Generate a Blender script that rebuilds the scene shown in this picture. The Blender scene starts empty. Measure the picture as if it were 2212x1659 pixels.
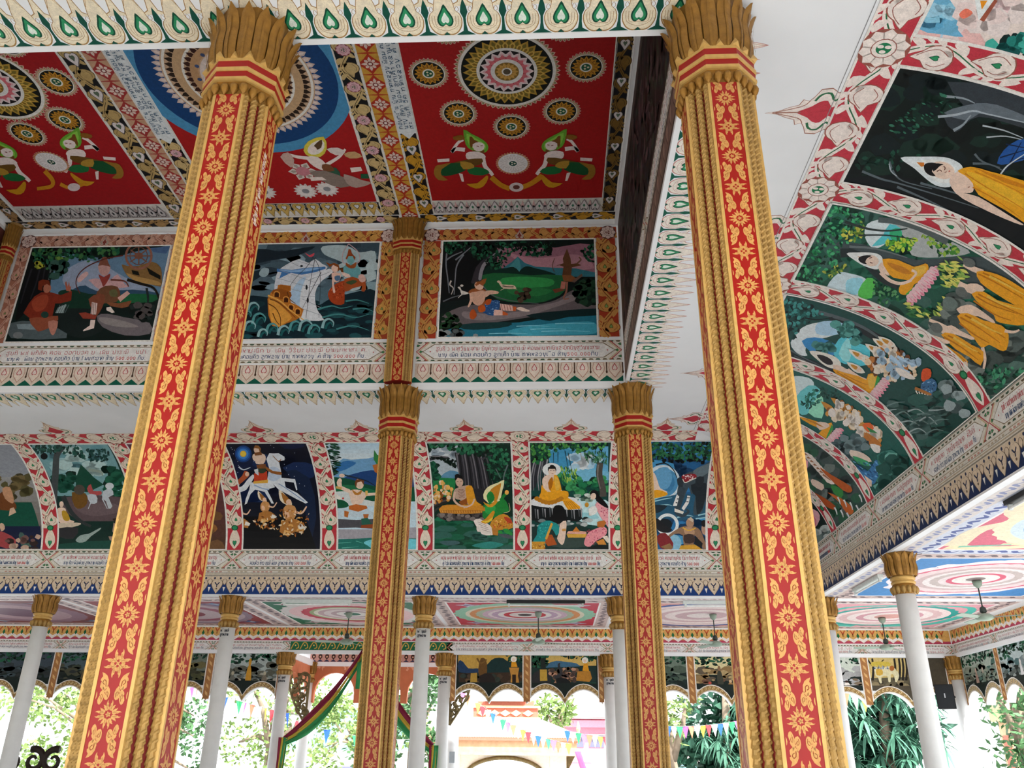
import bpy, bmesh, math, random
import numpy as np
from mathutils import Vector, Matrix
from mathutils.geometry import tessellate_polygon
random.seed(7)
rnd = random.Random(11)
PI = math.pi
SC = bpy.context.scene
COL = SC.collection
EYE = 1.6                       # camera height above the floor
# ---------------------------------------------------------------- camera
CX, CY = 1106.0, 829.5          # picture centre of the 2212 x 1659 frame
VD, VZ = (88.0, 816.5), (49.0, -4010.0)      # vanishing points of depth and height, from the centre
FPX = math.sqrt(-(VD[0] * VZ[0] + VD[1] * VZ[1]))
_d = Vector((VD[0], VD[1], FPX)).normalized()
_z = Vector((VZ[0], VZ[1], FPX)).normalized()
_x = _d.cross(_z)
if _x.x < 0: _x = -_x
RW = Matrix((_x, _d, _z))       # rows: world X, Y, Z in camera axes (right, down, forward)
cam = bpy.data.cameras.new('camera')
cam.sensor_width = 36.0; cam.lens = FPX / 2212 * 36.0; cam.clip_end = 500
cam_o = bpy.data.objects.new('camera', cam); COL.objects.link(cam_o)
_r, _dn, _f = RW.col[0], RW.col[1], RW.col[2]
m = Matrix(((_r.x, -_dn.x, -_f.x, 0), (_r.y, -_dn.y, -_f.y, 0), (_r.z, -_dn.z, -_f.z, EYE), (0, 0, 0, 1)))
cam_o.matrix_world = m
SC.camera = cam_o
# ---------------------------------------------------------------- sky, sun, exposure
w = bpy.data.worlds.new('sky'); SC.world = w; w.use_nodes = True
nt = w.node_tree
bg = nt.nodes['Background']
bg.inputs[0].default_value = (0.91, 0.955, 1.0, 1); bg.inputs[1].default_value = 1.6
sun = bpy.data.lights.new('sun', 'SUN'); sun.energy = 5.0; sun.angle = math.radians(2.0); sun.color = (1, 0.98, 0.94)
sun_o = bpy.data.objects.new('sun', sun); COL.objects.link(sun_o)
sun_o.rotation_euler = (math.radians(38), math.radians(22), math.radians(15))
SC.view_settings.view_transform = 'Standard'; SC.view_settings.look = 'None'
SC.view_settings.exposure = 1.26; SC.view_settings.gamma = 1.0
SC.view_settings.use_curve_mapping = False

# ---------------------------------------------------------------- helpers
def lin(c):
    if isinstance(c, str):
        c = c.lstrip('#')
        if len(c) == 3: c = ''.join(a + a for a in c)
        c = [int(c[i:i + 2], 16) / 255 for i in (0, 2, 4)]
        c = [x / 12.92 if x <= 0.04045 else ((x + 0.055) / 1.055) ** 2.4 for x in c]
    return tuple(c[:3])
def ray(px, py):
    return RW @ Vector((px - CX, py - CY, FPX))
MATS = {}
def mat(name, col, rough=0.6, metal=0.0, vary=0.12, scale=14.0, bump=0.0, bscale=60.0, spec=0.3, alpha=None, emit=None):
    if name in MATS: return MATS[name]
    mt = bpy.data.materials.new(name); mt.use_nodes = True
    n = mt.node_tree.nodes; l = mt.node_tree.links
    b = n['Principled BSDF']
    c = lin(col)
    tc = n.new('ShaderNodeTexCoord')
    nz = n.new('ShaderNodeTexNoise'); nz.inputs['Scale'].default_value = scale; nz.inputs['Detail'].default_value = 4
    l.new(tc.outputs['Object'], nz.inputs['Vector'])
    mr = n.new('ShaderNodeMapRange')
    mr.inputs[1].default_value = 0.25; mr.inputs[2].default_value = 0.75
    mr.inputs[3].default_value = 1 - vary; mr.inputs[4].default_value = 1 + vary * 0.6
    l.new(nz.outputs[0], mr.inputs[0])
    mx = n.new('ShaderNodeMix'); mx.data_type = 'RGBA'; mx.blend_type = 'MULTIPLY'; mx.inputs[0].default_value = 1
    mx.inputs[6].default_value = (*c, 1)
    l.new(mr.outputs[0], mx.inputs[7]); l.new(mx.outputs[2], b.inputs['Base Color'])
    b.inputs['Roughness'].default_value = rough; b.inputs['Metallic'].default_value = metal
    b.inputs['Specular IOR Level'].default_value = spec
    if bump:
        n2 = n.new('ShaderNodeTexNoise'); n2.inputs['Scale'].default_value = bscale; n2.inputs['Detail'].default_value = 3
        l.new(tc.outputs['Object'], n2.inputs['Vector'])
        bp = n.new('ShaderNodeBump'); bp.inputs['Strength'].default_value = bump; bp.inputs['Distance'].default_value = 0.01
        l.new(n2.outputs[0], bp.inputs['Height']); l.new(bp.outputs[0], b.inputs['Normal'])
    if alpha is not None: b.inputs['Alpha'].default_value = alpha
    if emit: b.inputs['Emission Color'].default_value = (*lin(col), 1); b.inputs['Emission Strength'].default_value = emit
    MATS[name] = mt
    return mt
def paint_mat(name='paint', rough=0.55, vary=0.13, scale=18.0, detail=6):
    if name in MATS: return MATS[name]
    mt = bpy.data.materials.new(name); mt.use_nodes = True
    n = mt.node_tree.nodes; l = mt.node_tree.links
    b = n['Principled BSDF']; b.inputs['Roughness'].default_value = rough; b.inputs['Specular IOR Level'].default_value = 0.2
    at_ = n.new('ShaderNodeAttribute'); at_.attribute_name = 'Col'
    tc = n.new('ShaderNodeTexCoord')
    nz = n.new('ShaderNodeTexNoise'); nz.inputs['Scale'].default_value = scale; nz.inputs['Detail'].default_value = detail
    l.new(tc.outputs['Object'], nz.inputs['Vector'])
    mr = n.new('ShaderNodeMapRange'); mr.inputs[1].default_value = 0.25; mr.inputs[2].default_value = 0.75
    mr.inputs[3].default_value = 1 - vary; mr.inputs[4].default_value = 1 + vary
    l.new(nz.outputs[0], mr.inputs[0])
    mx = n.new('ShaderNodeMix'); mx.data_type = 'RGBA'; mx.blend_type = 'MULTIPLY'; mx.inputs[0].default_value = 1
    l.new(at_.outputs['Color'], mx.inputs[6]); l.new(mr.outputs[0], mx.inputs[7])
    # brush strokes: a finer, stretched noise on top
    mp = n.new('ShaderNodeMapping'); mp.inputs['Scale'].default_value = (1.0, 1.0, 0.45); l.new(tc.outputs['Object'], mp.inputs['Vector'])
    n2 = n.new('ShaderNodeTexNoise'); n2.inputs['Scale'].default_value = scale * 4.5; n2.inputs['Detail'].default_value = 3; l.new(mp.outputs[0], n2.inputs['Vector'])
    m2 = n.new('ShaderNodeMapRange'); m2.inputs[1].default_value = 0.3; m2.inputs[2].default_value = 0.7; m2.inputs[3].default_value = 1 - vary * .9; m2.inputs[4].default_value = 1 + vary * .9
    l.new(n2.outputs[0], m2.inputs[0])
    mx2 = n.new('ShaderNodeMix'); mx2.data_type = 'RGBA'; mx2.blend_type = 'MULTIPLY'; mx2.inputs[0].default_value = 1
    l.new(mx.outputs[2], mx2.inputs[6]); l.new(m2.outputs[0], mx2.inputs[7])
    l.new(mx2.outputs[2], b.inputs['Base Color'])
    MATS[name] = mt
    return mt
class MB:
    def __init__(s): s.v = []; s.f = []
    def add(s, vs, fs):
        o = len(s.v); s.v += [tuple(p) for p in vs]; s.f += [tuple(i + o for i in f) for f in fs]; return s
    def box(s, x0, x1, y0, y1, z0, z1):
        return s.add([(x0, y0, z0), (x1, y0, z0), (x1, y1, z0), (x0, y1, z0), (x0, y0, z1), (x1, y0, z1), (x1, y1, z1), (x0, y1, z1)],
                     [(3, 2, 1, 0), (4, 5, 6, 7), (0, 1, 5, 4), (1, 2, 6, 5), (2, 3, 7, 6), (3, 0, 4, 7)])
    def lathe(s, prof, n=24, c=(0, 0), ph=0.0, caps=True, sx=1, sy=1):
        vs = []
        for r, z in prof:
            for k in range(n):
                a = ph + 2 * PI * k / n
                vs.append((c[0] + sx * r * math.cos(a), c[1] + sy * r * math.sin(a), z))
        fs = []
        for i in range(len(prof) - 1):
            for k in range(n):
                a, b = i * n + k, i * n + (k + 1) % n
                fs.append((a, b, b + n, a + n))
        if caps:
            fs.append(tuple(range(n - 1, -1, -1))); fs.append(tuple((len(prof) - 1) * n + k for k in range(n)))
        return s.add(vs, fs)
    def prism(s, pts, d0, d1, axes='xz'):
        # polygon pts in the plane 'axes', extruded along the third axis
        n = len(pts)
        def P(p, d):
            return {'xz': (p[0], d, p[1]), 'yz': (d, p[0], p[1]), 'xy': (p[0], p[1], d)}[axes]
        vs = [P(p, d0) for p in pts] + [P(p, d1) for p in pts]
        tris = tessellate_polygon([[Vector((p[0], p[1], 0)) for p in pts]])
        fs = [tuple(t) for t in tris] + [tuple(i + n for i in reversed(t)) for t in tris]
        fs += [(i, (i + 1) % n, n + (i + 1) % n, n + i) for i in range(n)]
        return s.add(vs, fs)
    def tube(s, path, r, n=8, caps=True):
        path = [Vector(p) for p in path]; vs = []; N = len(path)
        up = Vector((0, 0, 1)); side = None
        for i, p in enumerate(path):
            t = (path[min(i + 1, N - 1)] - path[max(i - 1, 0)])
            if t.length < 1e-9: t = Vector((0, 0, 1))
            t.normalize()
            if side is None:
                side = t.cross(up if abs(t.z) < 0.9 else Vector((1, 0, 0))).normalized()
            side = (side - t * side.dot(t)).normalized(); u2 = side.cross(t)
            rr = r[i] if isinstance(r, (list, tuple)) else r
            for k in range(n):
                a = 2 * PI * k / n
                vs.append(p + side * rr * math.cos(a) + u2 * rr * math.sin(a))
        fs = [(i * n + k, i * n + (k + 1) % n, (i + 1) * n + (k + 1) % n, (i + 1) * n + k) for i in range(N - 1) for k in range(n)]
        if caps: fs += [tuple(range(n - 1, -1, -1)), tuple((N - 1) * n + k for k in range(n))]
        return s.add(vs, fs)
    def quad(s, a, b, c, d): return s.add([a, b, c, d], [(0, 1, 2, 3)])
    def mesh(s, name, material, smooth=False):
        me = bpy.data.meshes.new(name); me.from_pydata(s.v, [], s.f); me.update()
        if material: me.materials.append(material)
        bm = bmesh.new(); bm.from_mesh(me); bmesh.ops.recalc_face_normals(bm, faces=bm.faces); bm.to_mesh(me); bm.free()
        if smooth: me.polygons.foreach_set('use_smooth', [True] * len(me.polygons))
        return me
    def build(s, name, material, parent=None, smooth=False):
        return link(name, s.mesh(name, material, smooth), parent)
def link(name, data, parent=None):
    o = bpy.data.objects.new(name, data); COL.objects.link(o)
    if parent: o.parent = parent
    return o
def tag(o, label=None, cat=None, group=None, kind=None):
    if label: o['label'] = label
    if cat: o['category'] = cat
    if group: o['group'] = group
    if kind: o['kind'] = kind
    return o
def empty(name, loc=(0, 0, 0), rz=0.0):
    o = bpy.data.objects.new(name, None); COL.objects.link(o); o.location = loc; o.rotation_euler = (0, 0, rz); return o
def copy_tree(o, parent=None):
    c = o.copy(); COL.objects.link(c); c.parent = parent
    for ch in list(o.children): copy_tree(ch, c)
    return c
def struct(name, mb, material, parent=None, smooth=False):
    o = mb.build(name, material, parent, smooth)
    if parent is None: o['kind'] = 'structure'
    return o

# ---------------------------------------------------------------- painted surfaces
class Plane:
    curved = False
    def __init__(s, O, U, V, N):
        s.O, s.U, s.V, s.N = Vector(O), Vector(U), Vector(V), Vector(N)
    def inv(s, px, py):
        r = ray(px, py); e = Vector((0, 0, EYE))
        k = (s.O - e).dot(s.N) / r.dot(s.N); p = e + r * k - s.O
        return p.dot(s.U), p.dot(s.V)
    def fwd(s, u, v, w): return s.O + s.U * u + s.V * v + s.N * w
# the cove: part of an ellipse flattened towards its chord, running along X (back) or along Y (right)
COVE_B = 0.78
class Cove:
    curved = True
    def __init__(s, axis, a0, a1, z0, z1):
        # axis 'X': runs along X, depth coordinate Y from a0 (top) to a1 (bottom)
        s.axis, s.a0, s.a1, s.z0, s.z1 = axis, a0, a1, z0, z1
        s.N = 200; s.tab = []; L = 0; prev = None
        for i in range(s.N + 1):
            p = s.prof(i / s.N)
            if prev: L += math.hypot(p[0] - prev[0], p[1] - prev[1])
            s.tab.append(L); prev = p
        s.L = L
    def prof(s, q):
        t = q * PI / 2
        a = COVE_B * math.sin(t) + (1 - COVE_B) * q
        z = COVE_B * (1 - math.cos(t)) + (1 - COVE_B) * q
        return s.a0 + (s.a1 - s.a0) * a, s.z0 + (s.z1 - s.z0) * z
    def q_of(s, v):                 # v: arc length measured upward from the bottom edge
        d = min(max(s.L - v, 0), s.L)
        i = int(np.searchsorted(s.tab, d)); i = min(max(i, 1), s.N)
        a, b = s.tab[i - 1], s.tab[i]
        return (i - 1 + (d - a) / (b - a)) / s.N
    def inv(s, px, py):
        r = ray(px, py); ax = r.y if s.axis == 'X' else r.x
        lo, hi = 0.0, 1.0
        tgt = r.z / ax
        for _ in range(40):
            m_ = (lo + hi) / 2; a, z = s.prof(m_)
            if (z - EYE) / a > tgt: lo = m_
            else: hi = m_
        q = (lo + hi) / 2; a, z = s.prof(q); k = a / ax
        i = q * s.N; j = min(int(i), s.N - 1)
        d = s.tab[j] + (s.tab[j + 1] - s.tab[j]) * (i - j)
        return (r.x * k if s.axis == 'X' else r.y * k), s.L - d
    K = 24
    def node(s, k):
        if not hasattr(s, 'nd'): s.nd = {}
        if k not in s.nd:
            q = s.q_of(s.L * k / s.K); a, z = s.prof(q); a2, z2 = s.prof(min(q + 0.002, 1.0)); a1, z1 = s.prof(max(q - 0.002, 0))
            ta, tz = a2 - a1, z2 - z1; L = math.hypot(ta, tz); na, nz_ = tz / L, -ta / L   # towards the room: down and inward
            if nz_ > 0: na, nz_ = -na, -nz_
            s.nd[k] = (a, z, na, nz_)
        return s.nd[k]
    def fwd(s, u, v, w):            # straight between the slices, so that layers of paint stay in order
        f = min(max(v / s.L * s.K, 0), s.K - 1e-6); k = int(f); t = f - k
        A, B = s.node(k), s.node(k + 1); w += .004
        a, z, na, nz_ = (A[i] + (B[i] - A[i]) * t for i in range(4))
        a += na * w; z += nz_ * w
        return Vector((u, a, z)) if s.axis == 'X' else Vector((a, u, z))
STEP = 0.00012
def smooth_closed(pts, n=4):
    out = []; N = len(pts)
    for i in range(N):
        p0, p1, p2, p3 = pts[i - 1], pts[i], pts[(i + 1) % N], pts[(i + 2) % N]
        for k in range(n):
            t = k / n
            out.append(tuple(0.5 * (2 * p1[j] + (p2[j] - p0[j]) * t + (2 * p0[j] - 5 * p1[j] + 4 * p2[j] - p3[j]) * t * t + (3 * p1[j] - p0[j] - 3 * p2[j] + p3[j]) * t ** 3) for j in (0, 1)))
    return out
def smooth_open(pts, n=4):
    if len(pts) < 3: return list(pts)
    P = [pts[0]] + list(pts) + [pts[-1]]; out = []
    for i in range(1, len(P) - 2):
        p0, p1, p2, p3 = P[i - 1], P[i], P[i + 1], P[i + 2]
        for k in range(n):
            t = k / n
            out.append(tuple(0.5 * (2 * p1[j] + (p2[j] - p0[j]) * t + (2 * p0[j] - 5 * p1[j] + 4 * p2[j] - p3[j]) * t * t + (3 * p1[j] - p0[j] - 3 * p2[j] + p3[j]) * t ** 3) for j in (0, 1)))
    out.append(tuple(pts[-1])); return out
def inside(p, poly):
    x, y = p; c = False; n = len(poly); j = n - 1
    for i in range(n):
        xi, yi = poly[i]; xj, yj = poly[j]
        if (yi > y) != (yj > y) and x < (xj - xi) * (y - yi) / (yj - yi) + xi: c = not c
        j = i
    return c
def leaf_pts(x, y, L, W, a):
    ca, sa = math.cos(a), math.sin(a)
    return [(x + ca * p * L - sa * q * W, y + sa * p * L + ca * q * W) for p, q in ((-.5, 0), (-.2, .42), (.15, .45), (.5, 0), (.15, -.45), (-.2, -.42))]
class Canvas:
    """flat paint on a surface; shapes are given in picture pixels (px=True) or in metres along the surface"""
    def __init__(s, surf, px=True, clip=None, gain=1.0):
        s.S, s.px, s.gain = surf, px, gain
        s.V = []; s.F = []; s.C = []; s.lv = 3; s.clip = clip; s.rd = random.Random(5)
    def T(s, p): return s.S.inv(*p) if s.px else (p[0], p[1])
    def face(s, pts, col, lv=None):
        uv = [s.T(p) for p in pts]
        if s.clip:
            x0, x1, y0, y1 = s.clip
            for ax, lim, sg in ((0, x0, 1), (0, x1, -1), (1, y0, 1), (1, y1, -1)):
                out = []; n = len(uv)
                for i in range(n):
                    a, b = uv[i - 1], uv[i]
                    da, db = sg * (a[ax] - lim), sg * (b[ax] - lim)
                    if (da >= 0) != (db >= 0):
                        t = da / (da - db); out.append((a[0] + (b[0] - a[0]) * t, a[1] + (b[1] - a[1]) * t))
                    if db >= 0: out.append(b)
                uv = out
                if len(uv) < 3: return
        o = len(s.V); lv = s.lv if lv is None else lv
        s.V += [(u, v, lv * STEP) for u, v in uv]
        lc = lin(col); gk = min(s.gain, .86 / max(max(lc), 1e-4)) if s.gain > 1 else s.gain; cc = tuple(x * gk for x in lc)
        n = len(uv)
        if n <= 4:
            s.F.append(tuple(range(o, o + n))); s.C.append(cc)
        else:
            for t in tessellate_polygon([[Vector((u, v, 0)) for u, v in uv]]):
                s.F.append(tuple(i + o for i in t)); s.C.append(cc)
    def up(s, k=1): s.lv += k; return s
    def poly(s, pts, col, sm=0):
        s.up(); s.face(smooth_closed(pts, sm) if sm else pts, col); return s
    def ell(s, x, y, rx, ry, col, a=0.0, n=20, up=True):
        if up: s.up()
        ca, sa = math.cos(a), math.sin(a)
        s.face([(x + ca * rx * math.cos(t) - sa * ry * math.sin(t), y + sa * rx * math.cos(t) + ca * ry * math.sin(t)) for t in (2 * PI * k / n for k in range(n))], col); return s
    def ring(s, x, y, r0, r1, col, n=40):
        s.up()
        for k in range(n):
            a, b = 2 * PI * k / n, 2 * PI * (k + 1) / n
            s.face([(x + r * math.cos(t), y + r * math.sin(t)) for r, t in ((r0, a), (r1, a), (r1, b), (r0, b))], col)
        return s
    def stroke(s, pts, w0, col, w1=None, sm=4, up=True):
        if up: s.up()
        w1 = w0 if w1 is None else w1
        P = smooth_open(pts, sm) if sm else list(pts); N = len(P)
        L, R = [], []
        for i, p in enumerate(P):
            a, b = P[max(i - 1, 0)], P[min(i + 1, N - 1)]
            dx, dy = b[0] - a[0], b[1] - a[1]; d = math.hypot(dx, dy) or 1
            wd = (w0 + (w1 - w0) * i / (N - 1)) / 2
            L.append((p[0] - dy / d * wd, p[1] + dx / d * wd)); R.append((p[0] + dy / d * wd, p[1] - dx / d * wd))
        for i in range(N - 1): s.face([L[i], L[i + 1], R[i + 1], R[i]], col)
        return s
    def grad(s, quad, c0, c1, n=8):
        # quad: top-left, top-right, bottom-right, bottom-left
        s.up(); a, b, c, d = quad; k0, k1 = lin(c0), lin(c1)
        def mixp(p, q, t): return (p[0] + (q[0] - p[0]) * t, p[1] + (q[1] - p[1]) * t)
        for i in range(n):
            t0, t1 = i / n, (i + 1) / n; t = (i + .5) / n
            s.face([mixp(a, d, t0), mixp(b, c, t0), mixp(b, c, t1), mixp(a, d, t1)], tuple(k0[j] + (k1[j] - k0[j]) * t for j in range(3)))
        return s
    def leaves(s, poly, n, size, cols, aspect=0.55, ang=None, spread=PI):
        xs = [p[0] for p in poly]; ys = [p[1] for p in poly]; base = s.lv + 1
        K = len(cols); cnt = 0; tries = 0
        while cnt < n and tries < n * 8:
            tries += 1
            p = (s.rd.uniform(min(xs), max(xs)), s.rd.uniform(min(ys), max(ys)))
            if not inside(p, poly): continue
            k = cnt * K // n
            L = size * s.rd.uniform(.6, 1.3)
            a = s.rd.uniform(-PI, PI) if ang is None else ang + s.rd.uniform(-spread, spread)
            s.face(leaf_pts(p[0], p[1], L, L * aspect * s.rd.uniform(.7, 1.2), a), cols[k], base + k)
            cnt += 1
        s.lv = base + K; return s
    def blobs(s, poly, n, size, cols, flat=0.7):
        xs = [p[0] for p in poly]; ys = [p[1] for p in poly]; base = s.lv + 1
        K = len(cols); cnt = 0; tries = 0
        while cnt < n and tries < n * 8:
            tries += 1
            p = (s.rd.uniform(min(xs), max(xs)), s.rd.uniform(min(ys), max(ys)))
            if not inside(p, poly): continue
            k = cnt * K // n; r = size * s.rd.uniform(.5, 1.2)
            pts = [(p[0] + r * (1 + .22 * s.rd.uniform(-1, 1)) * math.cos(t), p[1] + r * flat * (1 + .22 * s.rd.uniform(-1, 1)) * math.sin(t)) for t in (2 * PI * j / 9 for j in range(9))]
            s.face(pts, cols[k], base + k); cnt += 1
        s.lv = base + K; return s
    def streaks(s, poly, n, L, W, cols, ang=0.0, spread=.25):
        return s.leaves(poly, n, L, cols, aspect=W / L, ang=ang, spread=spread)
    def build(s, name, parent=None, label=None, material=None, slices=12):
        me = bpy.data.meshes.new(name)
        if s.S.curved:
            vmin = min(v[1] for v in s.V); vmax = max(v[1] for v in s.V)
            bm = bmesh.new(); lay = bm.loops.layers.float_color.new('Col')
            vs = [bm.verts.new(v) for v in s.V]
            for f, c in zip(s.F, s.C):
                try: fc = bm.faces.new([vs[i] for i in f])
                except ValueError: continue
                for lp in fc.loops: lp[lay] = (*c, 1)
            bmesh.ops.triangulate(bm, faces=[f for f in bm.faces if len(f.verts) > 4])
            for k in range(1, slices * 2):
                y = s.S.L * k / (slices * 2)
                if vmin < y < vmax:
                    bmesh.ops.bisect_plane(bm, geom=bm.verts[:] + bm.edges[:] + bm.faces[:], plane_co=(0, y, 0), plane_no=(0, 1, 0))
            for v in bm.verts: v.co = s.S.fwd(*v.co)
            bm.to_mesh(me); bm.free()
        else:
            me.from_pydata([s.S.fwd(*v) for v in s.V], [], s.F); me.update()
            at_ = me.attributes.new('Col', 'FLOAT_COLOR', 'FACE')
            at_.data.foreach_set('color', np.array([(*c, 1) for c in s.C], dtype=np.float32).ravel())
        me.materials.append(material or paint_mat())
        o = link(name, me, parent)
        if label: o['label'] = label
        return o
# ================================================================ the building
ZC, ZL = 5.88 + EYE, 9.30 + EYE           # flat ceiling, lantern ceiling
ZF1, ZF0 = 4.06 + EYE, 3.095 + EYE        # fascia below the cove, top and bottom
OX0, OX1, OY0, OY1 = -10.45, 1.30, 5.52, 13.20      # the lantern opening
TX0, TX1, TY0, TY1 = -11.95, 2.81, 3.45, 15.25      # outer edge of the flat ceiling = top of the coves
FX0, FX1, FY0, FY1 = -14.5, 5.37, 1.20, 17.50       # faces of the beams under the coves
WX0, WX1, WY0, WY1 = -18.9, 9.85, -3.2, 21.90       # outer walls
white = mat('white_plaster', '#eff1f3', 0.7, vary=0.05, scale=1.2, bump=0.05)
white_trim = mat('white_trim', '#f0f1f2', 0.6, vary=0.05, scale=3)
cream = mat('cream_plaster', '#dcd3c2', 0.7, vary=0.08, scale=2)
tile = mat('floor_tile', '#c4c5c6', 0.35, vary=0.1, scale=0.8)
# floor of big square tiles, laid in one slab (below the picture)
fl = struct('floor', MB().box(WX0 - 3, WX1 + 3, WY0 - 3, WY1 + 8, -0.3, 0), tile)
# flat ceiling ring with the lantern opening
mb = MB()
def ring_boxes(mb, o, i, z0, z1):
    (ax0, ax1, ay0, ay1), (bx0, bx1, by0, by1) = o, i
    vo = [(ax0, ay0), (ax1, ay0), (ax1, ay1), (ax0, ay1)]; vi = [(bx0, by0), (bx1, by0), (bx1, by1), (bx0, by1)]
    vs = [(x, y, z) for z in (z0, z1) for x, y in vo + vi]
    fs = []
    for k in range(4):
        j = (k + 1) % 4
        fs += [(k, j, 4 + j, 4 + k), (8 + k, 8 + j, 12 + j, 12 + k), (k, j, 8 + j, 8 + k), (4 + k, 4 + j, 12 + j, 12 + k)]
    return mb.add(vs, fs)
ring_boxes(mb, (TX0, TX1, TY0, TY1), (OX0 - .002, OX1 + .002, OY0 - .002, OY1 + .002), ZC, ZC + 0.12)
ceiling = struct('ceiling', mb, white)
# lantern walls and ceiling
wl_back = struct('wall_lantern_back', MB().box(OX0 - .2, OX1 + .2, OY1, OY1 + .2, ZC + .002, ZL), white)
wl_right = struct('wall_lantern_right', MB().box(OX1, OX1 + .2, OY0 - .2, OY1, ZC + .002, ZL), white)
wl_left = struct('wall_lantern_left', MB().box(OX0 - .2, OX0, OY0 - .2, OY1, ZC + .002, ZL), white)
wl_front = struct('wall_lantern_front', MB().box(OX0, OX1, OY0 - .2, OY0, ZC + .002, ZL), white)
c_lantern = struct('ceiling_lantern', MB().box(OX0 - .2, OX1 + .2, OY0 - .2, OY1 + .2, ZL, ZL + .15), white)
# white edge mouldings round the opening and round the lantern ceiling
mb = MB(); ring_boxes(mb, (OX0 - .045, OX1 + .045, OY0 - .045, OY1 + .045), (OX0 + .015, OX1 - .015, OY0 + .015, OY1 - .015), ZC - .012, ZC + .05)
tr = struct('trim_1', mb, white_trim)
mb = MB(); ring_boxes(mb, (OX0, OX1, OY0, OY1), (OX0 + .06, OX1 - .06, OY0 + .06, OY1 - .06), ZL - .09, ZL)
tr = struct('trim_2', mb, white_trim)
# coves
S_BACK = Cove('X', TY1, FY1, ZC, ZF1)
S_RIGHT = Cove('Y', TX1, FX1, ZC, ZF1)
def cove_mesh(axis, t, f, ends_t, ends_f):
    cv = Cove(axis, t, f, ZC, ZF1); mb = MB(); n = 24; vs = []
    for i in range(n + 1):
        a, z = cv.prof(i / n); fr = (a - t) / (f - t)
        for k in (0, 1):
            e = ends_t[k] + (ends_f[k] - ends_t[k]) * fr
            vs.append((e, a, z) if axis == 'X' else (a, e, z))
    return mb.add(vs, [(2 * i, 2 * i + 1, 2 * i + 3, 2 * i + 2) for i in range(n)])
cv_back = struct('wall_cove_back', cove_mesh('X', TY1, FY1, (TX0, TX1), (FX0, FX1)), white, smooth=True)
cv_right = struct('wall_cove_right', cove_mesh('Y', TX1, FX1, (TY0, TY1), (FY0, FY1)), white, smooth=True)
cv_left = struct('wall_cove_left', cove_mesh('Y', TX0, FX0, (TY0, TY1), (FY0, FY1)), cream, smooth=True)
cv_front = struct('wall_cove_front', cove_mesh('X', TY0, FY0, (TX0, TX1), (FX0, FX1)), cream, smooth=True)
# beams under the coves
bm_back = struct('wall_beam_back', MB().box(FX0, FX1, FY1, FY1 + .34, ZF0, ZF1), white_trim)
bm_right = struct('wall_beam_right', MB().box(FX1, FX1 + .34, FY0, FY1 + .34, ZF0, ZF1), white_trim)
bm_left = struct('wall_beam_left', MB().box(FX0 - .34, FX0, FY0, FY1 + .34, ZF0, ZF1), cream)
bm_front = struct('wall_beam_front', MB().box(FX0, FX1, FY0 - .34, FY0, ZF0, ZF1), cream)
# low aisle ceilings
ca_back = struct('ceiling_aisle_back', MB().box(WX0, WX1 + .2, FY1 + .34, WY1 + .2, ZF0 + .01, ZF0 + .2), white)
ca_right = struct('ceiling_aisle_right', MB().box(FX1 + .34, WX1 + .2, WY0, FY1 + .34, ZF0 + .01, ZF0 + .2), white)
ca_left = struct('ceiling_aisle_left', MB().box(WX0, FX0 - .34, WY0, FY1 + .34, ZF0 + .01, ZF0 + .2), cream)
ca_front = struct('ceiling_aisle_front', MB().box(FX0 - .34, FX1 + .34, WY0, FY0 - .34, ZF0 + .01, ZF0 + .2), cream)
# left outer wall, unseen; made solid to darken the left side
wall_left = struct('wall_left', MB().box(WX0 - .2, WX0, WY0, WY1, 0, ZF0 + .1), cream)

# ---------------------------------------------------------------- outer walls: cornice and scalloped arch panels
ZW = 2.455 + EYE                     # underside of the cornice
def scallop(x0, x1, n=4, zc=1.29 + EYE, rise=0.33, k=10):
    pts = []; s = (x1 - x0) / n
    for i in range(n):
        for j in range(k + (1 if i == n - 1 else 0)):
            t = j / k; a = PI * t
            # segment of a circle, rounder at the crown than at the cusps
            pts.append((x0 + s * (i + t), zc + rise * (math.sin(a) ** 0.72)))
    return pts
BAYX = [-14.65, -10.65, -6.65, -2.65, 1.4, 5.45, 9.85]
wall_back = struct('wall_back', MB().box(WX0, WX1 + .2, WY1, WY1 + .22, ZW, ZF0 + .01), white)
wall_right = struct('wall_right', MB().box(WX1, WX1 + .22, WY0, WY1, ZW, ZF0 + .01), white)
struct('trim_3', MB().box(WX0, WX1, WY1 - .07, WY1, ZW - .03, ZW + .06), white_trim)
struct('trim_4', MB().box(WX1 - .07, WX1, WY0, WY1 - .07, ZW - .03, ZW + .06), white_trim)
ARCH = []                             # (surface, u0, u1) of each scalloped panel
for i in range(len(BAYX) - 1):
    if i == 2: continue               # the bay that opens to the porch
    x0, x1 = BAYX[i] + .16, BAYX[i + 1] - .16
    pts = scallop(x0, x1) + [(x1, ZW), (x0, ZW)]
    MB().prism(pts, WY1 + .02, WY1 + .22, 'xz').build('arch_panel', white, wall_back)
    ARCH.append(('back', x0, x1))
BAYY = [1.9, 5.9, 9.9, 13.9, 17.9, 21.9]
for i in range(len(BAYY) - 1):
    y0, y1 = BAYY[i] + .16, BAYY[i + 1] - .16
    pts = scallop(y0, y1) + [(y1, ZW), (y0, ZW)]
    MB().prism(pts, WX1 + .02, WX1 + .22, 'yz').build('arch_panel', white, wall_right)
    ARCH.append(('right', y0, y1))
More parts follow.
